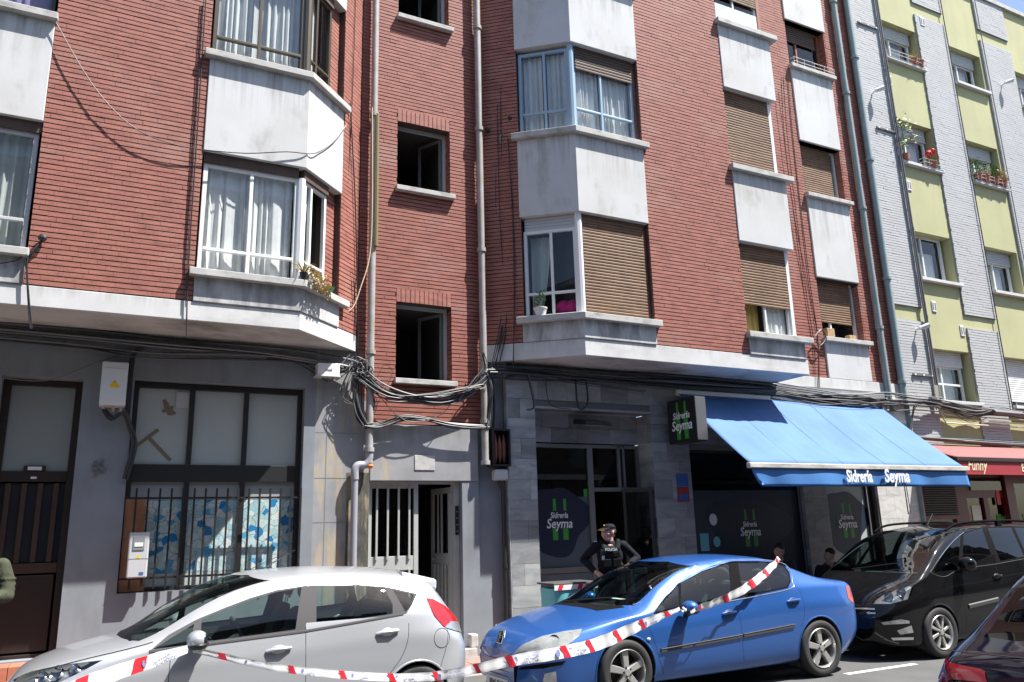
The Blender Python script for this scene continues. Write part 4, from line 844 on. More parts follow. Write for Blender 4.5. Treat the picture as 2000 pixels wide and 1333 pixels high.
text('lettering', 'Sidrería', .15, M['whitepaint'], Vector(fS(.33, .006, 3.46)), ux, (0, 0, 1), sg, .85, shear=.2, bold=.003, extrude=.001); text('lettering', 'Seyma', .22, M['whitepaint'], Vector(fS(.33, .006, 3.28)), ux, (0, 0, 1), sg, .85, shear=.2, bold=.004, extrude=.001)
MB().tube([fS(.05, -.11, 3.6), (8.23, YM, 3.6)], .03, 8).build('bracket', M['black'], sg)
# entrance lamp
lm = thing('wall_lamp', 'black flat flood lamp over the bar entrance', 'lamp', (6.72, 10.3, 3.34)); MB().hexa([(6.5, 10.25, 3.34), (6.98, 10.25, 3.34), (6.98, 10.62, 3.40), (6.5, 10.62, 3.40)], [(6.5, 10.25, 3.40), (6.98, 10.25, 3.40), (6.98, 10.62, 3.48), (6.5, 10.62, 3.48)]).build('lamp_case', M['black'], lm, bevel=.01); MB().tube([(6.74, 10.6, 3.44), (6.74, 10.79, 3.44)], .02, 8).build('bracket', M['black'], lm)
MB().hexa([(6.62, 10.29, 3.332), (6.86, 10.29, 3.332), (6.86, 10.5, 3.366), (6.62, 10.5, 3.366)], [(6.62, 10.29, 3.34), (6.86, 10.29, 3.34), (6.86, 10.5, 3.37), (6.62, 10.5, 3.37)]).build('lens', M['whiteplastic'], lm)
# awning
aw = thing('awning', 'blue fabric awning with white shop lettering over the bar windows', 'awning', (10.9, 9.6, 2.33))
A0, A1, ZB, YBk, ZF, YFr = 8.42, 13.36, 3.96, 10.36, 2.66, 8.84
mb = MB(); nx, ny = 60, 14; vs = []
for jx in range(ny+1):
    t = jx/ny
    for i in range(nx+1):
        s = i/nx; sag = -.05*math.sin(math.pi*t)+(.007*math.sin(i*1.9)+.012*math.sin(i*.43+t*3))*math.sin(math.pi*t)
        vs.append((A0+(A1-A0)*s, YBk+(YFr-YBk)*t, ZB+(ZF-ZB)*t+sag))
mb.add(vs, [(jx*(nx+1)+i, (jx+1)*(nx+1)+i, (jx+1)*(nx+1)+i+1, jx*(nx+1)+i+1) for jx in range(ny) for i in range(nx)])
cn = mb.build('canopy', M['blueawn'], aw, smooth=True, recalc=False, angle=180); md = cn.modifiers.new('solid', 'SOLIDIFY'); md.thickness = .004
for i in range(1, 5): MB().tube([(A0+(A1-A0)*i/5, YBk+(YFr-YBk)*t, ZB+(ZF-ZB)*t-.05*math.sin(math.pi*t)+.003) for t in np.linspace(0, 1, 9)], .0022, 5).build('seam', M['blueawn'], aw)
MB().box(A0-.03, A1+.03, YBk-.02, YBk+.04, ZB-.05, ZB+.06).build('cassette', M['whitemetal'], aw, bevel=.02)
MB().box(A0-.05, A1+.05, YFr-.05, YFr+.03, ZF-.075, ZF+.005).build('front_bar', mat('stained_white_bar', (.62, .60, .56), .5, dirt=(.16, .13, .1), dscale=(3, 3, 9), damt=.7), aw, bevel=.012)
mb = MB(); vs = []; nx = 80
for jz in range(7):
    t = jz/6
    for i in range(nx+1):
        s = i/nx; x = A0+.0+(A1-A0)*s+(.12*t*t if s < .02 else 0); vs.append((x+.05*t, YFr-.02-.011*t*math.sin(i*.55+1.3*math.sin(i*.13))+.02*t*math.sin(i*.21), ZF-.07-.27*t))
mb.add(vs, [(jz*(nx+1)+i, (jz+1)*(nx+1)+i, (jz+1)*(nx+1)+i+1, jz*(nx+1)+i+1) for jz in range(6) for i in range(nx)])
vl = mb.build('valance', M['bluevalance'], aw, smooth=True, recalc=False, angle=180); md = vl.modifiers.new('solid', 'SOLIDIFY'); md.thickness = .003
text('lettering', 'Sidrería', .26, M['whitepaint'], (10.62, YFr-.066, 2.39), (1, 0, 0), (0, .0, 1), aw, .72, bold=.008, extrude=.003); text('lettering', 'Seyma', .29, M['whitepaint'], (11.50, YFr-.066, 2.39), (1, 0, 0), (0, .0, 1), aw, .80, shear=.08, bold=.008, extrude=.003)
for x in (A0+.35, A1-.35): MB().tube([(x, YM, 3.55), (x+.35, 9.8, 3.1), (x, YFr+.03, ZF-.03)], .025, 8).build('folding_arm', M['whitemetal'], aw)
# red shop next door
ra = thing('awning', 'dull red awning with cream lettering on the shop beyond the blue one', 'awning', (18, 9.9, 2.6))
mb = MB(); vs = [(x, 10.45+(9.62-10.45)*t, 3.27+(2.93-3.27)*t-.02*math.sin(math.pi*t)) for t in np.linspace(0, 1, 5) for x in np.linspace(14.32, 21.5, 30)]
mb.add(vs, [(j*30+i, (j+1)*30+i, (j+1)*30+i+1, j*30+i+1) for j in range(4) for i in range(29)]); cn = mb.build('canopy', M['redawn'], ra, smooth=True, recalc=False); md = cn.modifiers.new('s', 'SOLIDIFY'); md.thickness = .005
MB().box(14.3, 21.5, 9.58, 9.65, 2.85, 2.93).build('front_bar', M['darkwood'], ra, bevel=.01); MB().box(14.32, 21.5, 9.605, 9.612, 2.60, 2.86).build('valance', M['redval'], ra)
for i, (s_, x, z, sz, sh) in enumerate((('Funny', 14.90, 2.68, .30, .3), ('En', 16.40, 2.67, .22, 0))): text('lettering', s_, sz, M['cream'], (x, 9.600, z), (1, 0, 0), (0, 0, 1), ra, .8, shear=sh, bold=.002 if i == 0 else .006, extrude=.002, spacing=1.0)
rsb = thing('red_shopfront', 'dark red timber shopfront with louvre and glazed door under the red awning', 'shopfront', (16, 10.5, .1)); fX = frame(0, 10.48, 1, 10.48)
slab(MB(), fX, 14.29, 26, .1, 3.2, [(15.75, 17.0, .3, 2.2), (17.3, 19.5, .5, 2.5), (14.55, 15.35, .9, 1.78)], 0, .1).build('timber_front', M['redwood'], rsb)
for k in range(14): MB().hexa([(14.45, 10.47, 1.86+k*.045), (15.4, 10.47, 1.86+k*.045), (15.4, 10.475, 1.86+k*.045), (14.45, 10.475, 1.86+k*.045)], [(14.45, 10.44, 1.872+k*.045), (15.4, 10.44, 1.872+k*.045), (15.4, 10.475, 1.885+k*.045), (14.45, 10.475, 1.885+k*.045)]).build('louvre_slat', mat('louvre', (.02, .018, .02), .5), rsb)
room(rsb, fX, 15.7, 19.5, .3, 2.5, -.3, 2.0)
for a, b, z0, z1 in ((15.75, 17.0, .3, 2.2), (17.3, 19.5, .5, 2.5), (14.55, 15.35, .9, 1.78)): MB().fbox(fX, a, b, -.06, -.05, z0, z1).build('pane', M['shopglass'], rsb)
MB().fbox(fX, 16.3, 16.45, -.05, .0, .3, 2.2).build('door_stile', M['redwood'], rsb); MB().fbox(fX, 15.9, 17.2, .0, .03, 2.35, 2.6).build('fascia_pane', M['shopglass'], rsb)
MB().fbox(fX, 17.0, 17.28, 0, .08, .1, 3.2).build('timber_post', M['redwood'], rsb)
def flat(fr, poly, d0, d1, name, m, label, cat, group=None): return tag(MB().fprism(fr, poly, d0, d1).build(name, m, None), label, cat, group)
rect = lambda a, b, c, d: [(a, c), (b, c), (b, d), (a, d)]
flat(fX, rect(15.93, 16.22, 1.72, 2.04), -.045, -.04, 'notice', M['paper'], 'white paper notice taped to the red shop door', 'paper notice', 'paper notices'); flat(fX, rect(15.02, 15.32, 1.30, 1.63), -.045, -.04, 'notice', M['paper'], 'white paper notice on the window below the louvre', 'paper notice', 'paper notices')
flat(fX, [(16.15+.27*math.cos(k*.35), 1.50+.16*math.sin(k*.35)) for k in range(18)], -.045, -.04, 'oval_sticker', M['yellowsign'], 'yellow oval sticker on the red shop door', 'sticker')
flat(fX, rect(16.74, 16.86, 2.05, 2.4), .005, .01, 'red_tag', mat('bright_red_sign', (.7, .02, .03), .5), 'small bright red upright sign on the red shopfront', 'sign')
tt = text('shop_lettering', 'Irish', .30, M['yellowsign'], (16.86, 10.44, 1.10), (0, 0, 1), (-1, 0, 0), None, 1.0, bold=.006, extrude=.002, align='LEFT'); tag(tt, 'yellow upright lettering on the red shop window', 'lettering')
rs = np.random.RandomState(2); gt = thing('clover_stickers', 'scattered green and amber clover stickers on the red shop windows', 'window decal', (15, 10.5, 1.2))
for i in range(26):
    x = rs.choice([rs.uniform(14.6, 15.3), rs.uniform(15.8, 16.25), rs.uniform(16.5, 16.95), rs.uniform(17.4, 17.9)]); z = rs.uniform(1.2, 1.75) if x < 15.5 else rs.uniform(1.1, 1.9); mb = MB()
    for k in range(3): a = k*2.094+.5; mb.fprism(fX, [(x+.045*math.cos(a)+.04*math.cos(q*1.047), z+.045*math.sin(a)+.04*math.sin(q*1.047)) for q in range(6)], -.046+.001*k, -.042+.001*k)
    mb.build('clover', M['decalgreen'] if rs.rand() < .75 else M['yellowsign'], gt)
# ---------------------------------------------------------------- boxes and cables on the facade
mb_ = thing('meter_cabinet', 'tall white electricity cabinet with yellow hazard label above the dark house door', 'cabinet', (0, 10.4, 3.33))
MB().box(-.155, .125, 10.27, 10.497, 3.34, 3.86).build('case', M['whiteplastic'], mb_, bevel=.02); MB().box(-.145, .115, 10.262, 10.27, 3.40, 3.78).build('lid', M['whiteplastic'], mb_, bevel=.006)
def hazard(par, x, y, z, s):
    MB().add([(x-s, y, z), (x+s, y, z), (x, y, z+s*1.7)], [(0, 1, 2)]).build('hazard_triangle', M['yellowsign'], par, recalc=False)
    MB().add([(x-s*.15, y-.001, z+s*.3), (x+s*.2, y-.001, z+s*.85), (x+s*.02, y-.001, z+s*.8), (x+s*.15, y-.001, z+s*1.3), (x-s*.2, y-.001, z+s*.7), (x, y-.001, z+s*.72)], [(0, 1, 2, 5), (2, 3, 4, 5)]).build('lightning_mark', M['black'], par, recalc=False)
hazard(mb_, -.01, 10.259, 3.585, .035); MB().box(-.06, .045, 10.2575, 10.262, 3.545, 3.582).build('hazard_band', M['yellowsign'], mb_)
for x in (-.1, 0, .08): MB().tube([(x, 10.40, 3.335), (x, 10.40, 3.28)], .018, 8).build('cable_gland', M['greyplastic'], mb_)
m2 = thing('electricity_meter', 'pale electricity meter box with display window mounted on the plywood by the grille', 'meter box', (.4, 10.4, 1.38))
MB().box(.29, .505, 10.34, 10.43, 1.37, 1.88).build('case', M['greyplastic'], m2, bevel=.015); MB().box(.335, .455, 10.333, 10.34, 1.68, 1.83).build('display_window', mat('meter_glass', (.22, .24, .25), .15), m2); MB().box(.35, .44, 10.329, 10.333, 1.72, 1.765).build('display', M['paper'], m2)
hazard(m2, .395, 10.338, 1.59, .026); MB().box(.42, .465, 10.337, 10.34, 1.405, 1.435).build('maker_label', M['blueSticker'], m2); MB().box(.29, .505, 10.338, 10.341, 1.582, 1.586).build('lid_edge', M['joint'], m2)
jb = thing('junction_box', 'small white cable junction box tucked under the bay soffit', 'junction box', (2.52, 10.35, 3.85))
MB().box(2.38, 2.68, 10.30, 10.46, 3.86, 4.03).build('case', M['whiteplastic'], jb, bevel=.012); MB().box(2.36, 2.69, 10.29, 10.47, 3.845, 3.865).build('tray', M['greyplastic'], jb, bevel=.005)
text('lettering', 'chcei', .045, mat('grey_print', (.25, .25, .27), .6), (2.53, 10.297, 3.93), (1, 0, 0), (0, 0, 1), jb, 1)
def bundle(name, label, runs, mats=('rubber', 'rubber', 'cablegrey'), cat='cables', group='cable bundles on the facade', kind=None):
    """runs: (list of points, count, spread, radius)"""
    t = None; rs = np.random.RandomState(len(label)); mb = {k: MB() for k in set(mats)}
    p0 = runs[0][0][0]; t = thing(name, label, cat, tuple(p0), group)
    for pts, n, spread, r in runs:
        for i in range(n):
            off = Vector(rs.randn(3))*spread; off.y = -abs(off.y)*.6
            q = [Vector(p)+off+Vector(rs.randn(3))*spread*.55*(0 if k in (0, len(pts)-1) else 1) for k, p in enumerate(pts)]
            mb[mats[rs.randint(len(mats))]].tube(smooth_path(q, 4), r*rs.uniform(.7, 1.25), 5)
    for k, m_ in mb.items():
        if m_.v: m_.build('cable', M[k], t, smooth=True)
    return t
Q = lambda pts, Y: [P(u, v, Y) for u, v in pts]
bundle('cable_bundle', 'dark cable bundle running under the bay soffit above the grey ground floor', [([(-2.5, 10.44, 4.2), (-.6, 10.43, 4.17), (.6, 10.43, 4.14), (1.6, 10.43, 4.12), (2.3, 10.42, 4.08), (2.85, 10.4, 4.02)], 9, .03, .013), ([(-2.5, 10.46, 4.1), (-.6, 10.45, 4.08), (.3, 10.45, 4.03), (1.2, 10.46, 4.07), (2.2, 10.44, 4.1)], 4, .03, .008), ([(-1.2, 10.40, 3.62), (-.7, 10.42, 3.62), (-.2, 10.44, 3.88), (.2, 10.45, 4.05)], 1, .0, .006)])
bundle('cable', 'thick black cable from the white cabinet down beside the window grille', [([(-.09, 10.40, 3.3), (.0, 10.34, 3.2), (.12, 10.38, 3.27), (.2, 10.44, 3.1), (.27, 10.45, 2.9), (.2, 10.46, 2.5)], 3, .012, .02), ([(.16, 10.46, 3.2), (.155, 10.47, 3.95), (.25, 10.45, 4.08)], 2, .008, .016)], ('rubber',), 'cable')
tang = Vector((2.98, 10.36, 4.0))
bundle('cable_bundle', 'tangle of looping grey and black cables around the drainpipe by the junction box', [
    (Q([(655, 730), (690, 725), (708, 745), (730, 790), (712, 830)], 10.40), 5, .03, .007), ([tang+Vector((.10*math.cos(a), -.02, .10*math.sin(a)-.03)) for a in np.linspace(0, 6.9, 12)], 9, .035, .006),
    (Q([(640, 745), (600, 720), (570, 705), (520, 700)], 10.42), 3, .03, .006), (Q([(690, 700), (672, 720), (655, 735)], 10.38), 8, .03, .006), (Q([(700, 700), (695, 760), (697, 810), (715, 832)], 10.39), 8, .022, .010), (Q([(688, 720), (668, 775), (690, 790)], 10.36), 4, .03, .005)])
low = bundle('cable_bundle', 'thick cable bundle sagging under the lowest stair window between the two drainpipes', [(Q([(700, 720), (735, 757), (790, 778), (850, 785), (905, 775), (945, 740)], 10.36), 12, .03, .011), (Q([(700, 735), (760, 775), (840, 775), (900, 765), (945, 755)], 10.34), 8, .03, .008), (Q([(735, 770), (790, 825), (860, 815), (890, 775)], 10.33), 1, .01, .006), (Q([(735, 745), (750, 715), (765, 730), (750, 765)], 10.42), 1, .01, .005), (Q([(900, 780), (925, 740), (945, 720), (940, 690)], 10.36), 6, .025, .008)])
bundle('cable_bundle', 'arched cable bundle resting on the grey lintel above the open door', [(Q([(712, 832), (745, 832), (790, 818), (835, 820), (885, 832), (950, 835)], 10.36), 13, .02, .012), (Q([(950, 835), (955, 800), (958, 760), (950, 730)], 10.36), 8, .016, .012), (Q([(715, 828), (700, 800), (694, 760), (700, 735)], 10.36), 9, .016, .011)])
bundle('cable_bundle', 'dark cable run under the soffit above the marble shopfront', [([(4.95, 10.36, 4.1), (5.6, 10.34, 4.12), (7.0, 10.34, 4.13), (8.6, 10.34, 4.13), (10.6, 10.33, 4.14)], 12, .04, .016), (Q([(985, 740), (1040, 735), (1130, 752), (1260, 768)], 10.33), 3, .02, .006), (Q([(1030, 730), (1042, 790), (1030, 800)], 10.3), 2, .012, .010)])
bundle('cable_bundle', 'drooping loose cables between the brick block cornice and the blue awning', [([(10.5, 10.36, 4.12), (11.4, 10.36, 4.07), (12.4, 10.34, 4.06), (13.4, 10.34, 4.08), (14.3, 10.36, 4.09), (15.2, 10.38, 4.08)], 17, .055, .011), ([(10.6, 10.36, 4.05), (11.6, 10.30, 3.97), (12.6, 10.32, 3.99), (13.6, 10.33, 4.05)], 7, .05, .008)])
bundle('cable_bundle', 'messy cable bundle along the painted wall below the white sill', [([(14.9, 10.38, 4.12), (15.5, 10.38, 4.08), (16.3, 10.38, 3.99), (17.2, 10.38, 4.03), (18.5, 10.38, 3.98), (22, 10.38, 3.9)], 12, .04, .012), ([(15.6, 10.4, 4.02), (16.1, 10.4, 3.85), (16.8, 10.4, 3.98)], 4, .05, .006), ([(16.9, 10.33, 4.0), (17.9, 10.33, 3.99)], 1, 0, .055)], ('cablegrey', 'rubber', 'cablegrey'))
bundle('cable_bundle', 'twisted painted cable bundle just above the red awning', [([(14.4, 10.42, 3.38), (15.2, 10.42, 3.36), (16.1, 10.42, 3.34), (17.4, 10.42, 3.33), (22, 10.42, 3.33)], 9, .03, .014)], ('cablegrey',))
bundle('cable_bundle', 'cables dropping behind the drainpipes at the seam of the two facades', [(Q([(1715, 785), (1740, 830), (1760, 900), (1775, 1000)], 10.33), 4, .03, .010), (Q([(1800, 790), (1782, 800), (1775, 880)], 10.36), 4, .02, .010)], ('cablegrey', 'greenpipe'))
bundle('cable_bundle', 'thin vertical cables in the shaded corner of the angled bay wall', [(Q([(978, 0), (972, 200), (975, 400), (985, 560), (980, 640), (960, 730)], 10.36), 5, .04, .008), (Q([(990, 270), (1000, 420), (1003, 560), (1000, 720)], 10.2), 2, .02, .006)], ('rubber',))
bundle('cable_bundle', 'two white cables dangling against the shaded brick between drainpipe and bay', [(Q([(972, -10), (975, 60), (968, 75), (975, 105), (970, 125)], 10.38), 1, 0, .010), (Q([(979, -10), (980, 60), (977, 95), (972, 130)], 10.36), 2, .015, .006)], ('whiteplastic',), group='loose cables on brick')
bundle('cable', 'thin wire sagging across the sunlit brick to the white bay panel, its shadow beside it', [([P(108, 42, 9.48), P(180, 165, 9.47), P(255, 245, 9.47), P(330, 280, 9.47), P(395, 293, 9.48)], 1, 0, .007), ([P(395, 293, 9.48), P(480, 300, 9.49), P(560, 297, 9.49)]+[Vector(fLc(u, .04, z)) for u, z in ((.02, 6.63), (.28, 6.80), (.58, 7.08), (.9, 7.5))], 1, 0, .006)], ('darkwood',), 'wire')
bundle('cable', 'pair of thin dark cables running down the sunlit brick past the cornice', [([P(u, v, 9.52) for u, v in ((402, 0), (385, 260), (368, 520), (364, 660))], 1, 0, .007), ([P(u, v, 9.52) for u, v in ((398, 0), (381, 260), (365, 520), (362, 600))], 1, 0, .005)], ('darkwood',), 'wire')
bundle('cable', 'cream cable looping down beside the drainpipe to the bay corner', [(Q([(727, 210), (727, 400), (722, 500), (705, 560), (690, 600), (672, 612)], 10.34), 1, 0, .008)], ('cream',), 'wire')
bundle('cable', 'dark cables dropping over the cornice from a small box on the brick', [([P(u, v, 9.5) for u, v in ((80, 470), (62, 492), (52, 510), (57, 590), (60, 640))], 2, .01, .008), ([P(u, v, 9.5) for u, v in ((0, 515), (35, 508), (50, 490))], 1, 0, .006)], ('rubber',), 'wire')
bundle('cable', 'thin dark wires down the sunlit angled brick beside the bay', [([fLc(u, .02, z) for u, z in ((1.15, 11), (1.1, 8.2), (1.1, 6.0), (1.25, 5.2), (1.3, 4.4))], 2, .03, .005), ([fLc(u, .03, z) for u, z in ((1.0, 7.9), (1.2, 6.4), (1.32, 4.9), (1.36, 4.1))], 1, 0, .008)], ('rubber',), 'wire')
bundle('cable', 'dark wires down the brick strip between two white panel columns', [([P(u, v, 10.44) for u, v in ((1537, 135), (1545, 250), (1565, 420), (1582, 560), (1598, 660), (1600, 760))], 2, .02, .008), ([P(u, v, 10.45) for u, v in ((1520, 180), (1548, 400), (1570, 520), (1600, 690))], 1, 0, .006), (Q([(1592, 655), (1605, 645), (1612, 660), (1600, 672), (1592, 660)], 10.4), 3, .02, .007)], ('rubber', 'cablegrey'), 'wire')
for i, (u, v, Y, s) in enumerate(((83, 465, 9.5, .045), (952, 253, 10.4, .04), (990, 270, 10.3, .04), (996, 231, 10.2, .04))):
    p = P(u, v, Y); tag(MB().ball(tuple(p), (s, s*.8, s), 10, 6).build('cable_clip', M['black'], None), ('black cable box on the sunlit brick beside the edge window', 'black insulator on the shaded brick by the drainpipe', 'black insulator with coiled wire by the bay sill', 'small black insulator on the brick next to the blue window frame')[i], 'insulator', 'black cable fittings')
tag(MB().tube([P(990+14*math.cos(a), 272+13*math.sin(a), 10.26) for a in np.linspace(0, 11, 26)], .006, 5).build('wire_coil', M['cablegrey'], None), 'coil of grey wire hanging beside the bay sill', 'wire coil')
fb = thing('fuse_box', 'open black fuse box with three brown cylinders on the strip beside the marble', 'fuse box', (5.1, 10.4, 2.69))
for q in ((4.95, 4.975, 3.24, 2.7), (5.215, 5.24, 3.24, 2.7)): MB().box(q[0], q[1], 10.33, 10.55, q[3], q[2]).build('side', M['black'], fb)
MB().box(4.975, 5.215, 10.33, 10.55, 3.215, 3.24).build('top', M['black'], fb); MB().box(4.975, 5.215, 10.33, 10.55, 2.7, 2.725).build('base', M['black'], fb); MB().box(4.975, 5.215, 10.53, 10.55, 2.725, 3.215).build('back', M['black'], fb)
for x, z1 in ((5.03, 3.2), (5.10, 3.16), (5.17, 3.18)): MB().lathe([(.004, 2.74), (.03, 2.85), (.032, 3.02), (.012, z1-.03), (.004, z1)], (x, 10.42, 0), n=12).build('fuse', mat('brown_fuse', (.20, .07, .05), .5), fb, smooth=True)
MB().box(4.99, 5.21, 10.36, 10.5, 2.50, 2.66).build('lower_case', M['greyplastic'], fb, bevel=.03)
pipe('cable_duct', 'black vertical cable pipe from the fuse box down beside the marble', [(5.10, 10.46, 2.5), (5.16, 10.46, 2.35), (5.17, 10.46, .12)], .03, M['rubber'], [(5.17, 10.46, 1.3)], cat='cable pipe'); 
pipe('cable_duct', 'black cable riser from the arched bundle to the fuse box', smooth_path([(4.98, 10.36, 4.0), (5.02, 10.4, 3.6), (5.0, 10.42, 3.2), (4.92, 10.42, 2.9), (4.96, 10.42, 2.7)]), .018, M['rubber'], cat='cable pipe')
hk = bundle('cable', 'black cable loops hanging in front of the bar lintel', [(Q([(1065, 742), (1075, 790), (1115, 800)], 10.33), 1, .0, .006), (Q([(1125, 735), (1128, 790), (1138, 800), (1148, 785), (1146, 745)], 10.33), 2, .01, .010)], ('rubber',), 'wire')
kn = thing('fixing_stub', 'cluster of pale broken wall plugs on the grey pillar beside the brown door', 'wall fixing', (-.2, 10.49, 2.6))
for q in ((-.19, 2.68), (-.12, 2.70), (-.13, 2.63), (-.2, 2.62), (-.17, 2.56), (-.09, 2.6)): MB().lathe([(.026, -.015), (.022, .0)], (q[0]+.06, 10.485, q[1]), ax='y', n=9).build('plug', M['cablegrey'], kn)
# ---------------------------------------------------------------- entrance door of the stairs
room(bl, fB, 3.17, 4.53, .12, 2.49, -.32, 3.5)
fd = frame(0, 10.66, 1, 10.66); g_ = thing('barred_door', 'grey green barred door leaf standing closed beside the open doorway', 'door', (3.55, 10.66, .3))
mb = MB()
for q in ((3.20, 3.25, .3, 2.46), (3.86, 3.92, .3, 2.46), (3.25, 3.86, 2.40, 2.46), (3.25, 3.86, .3, .4)): mb.fbox(fd, q[0], q[1], -.025, .025, q[2], q[3])
mb.build('frame', M['doorgrey'], g_, bevel=.004); MB().fbox(fd, 3.25, 3.86, -.02, .02, 1.30, 1.49).build('middle_panel', M['doorgrey'], g_, bevel=.004)
for k in range(4): 
    x = 3.32+k*.155; MB().fbox(fd, x-.013, x+.013, .02, .045, 1.45, 2.43).build('bar', M['doorgrey'], g_); MB().fbox(fd, x-.013, x+.013, .02, .045, .36, 1.32).build('bar', M['doorgrey'], g_)
MB().fbox(fd, 3.25, 3.86, -.03, -.022, .4, 2.4).build('backing_pane', M['darkglass'], g_)
fo_ = frame(4.35, 11.22, 4.45, 10.70); g2 = thing('barred_door', 'grey green door leaf with ribs swung inwards into the dark hallway', 'door', fo_(.3, 0, .3)); W2 = fo_.L; mb = MB()
for q in ((0, .06, .3, 2.42), (W2-.06, W2, .3, 2.42), (.06, W2-.06, 2.34, 2.42), (.06, W2-.06, 1.34, 1.5), (.06, W2-.06, .3, .4)): mb.fbox(fo_, q[0], q[1], -.02, .02, q[2], q[3])
mb.build('frame', M['doorgrey'], g2, bevel=.004); MB().fbox(fo_, .06, W2-.06, -.015, .0, .4, 1.34).build('lower_panel', M['doorgrey'], g2)
for k in range(5):
    u = .12+k*.095; MB().fbox(fo_, u-.012, u+.012, .02, .04, .4, 1.34).build('rib', M['doorgrey'], g2)
    if k in (1, 2, 4): MB().fbox(fo_, u-.012, u+.012, .02, .04, 1.5, 2.34).build('bar', M['doorgrey'], g2)
MB().fbox(fo_, .06, W2-.06, -.015, -.01, 1.5, 2.34).build('pane', M['darkglass'], g2); MB().ball(fo_(.12, .05, 1.42), .03, 10, 6).build('knob', M['steel'], g2)
dj = MB()
for q in ((3.172, 3.20, .12, 2.485), (4.44, 4.525, .12, 2.485), (3.20, 4.44, 2.46, 2.485)): dj.fbox(fd, q[0], q[1], -.05, .06, q[2], q[3])
dj.build('door_jamb', M['doorgrey'], bl); MB().fbox(fd, 4.46, 4.51, .06, .075, 1.75, 2.15).build('intercom_plate', M['black'], bl)
for k in range(4): MB().lathe([(.011, 0), (.011, -.006)], (4.485, 10.584, 1.8+k*.09), ax='y', n=8).build('bell_button', M['steel'], bl)
MB().box(3.10, 4.62, 10.25, 10.60, .118, .27).build('door_step', M['sill'], bl, bevel=.01); MB().box(4.55, 4.66, 10.30, 10.45, .27, .44).build('jamb_stone', M['sill'], bl, bevel=.015)
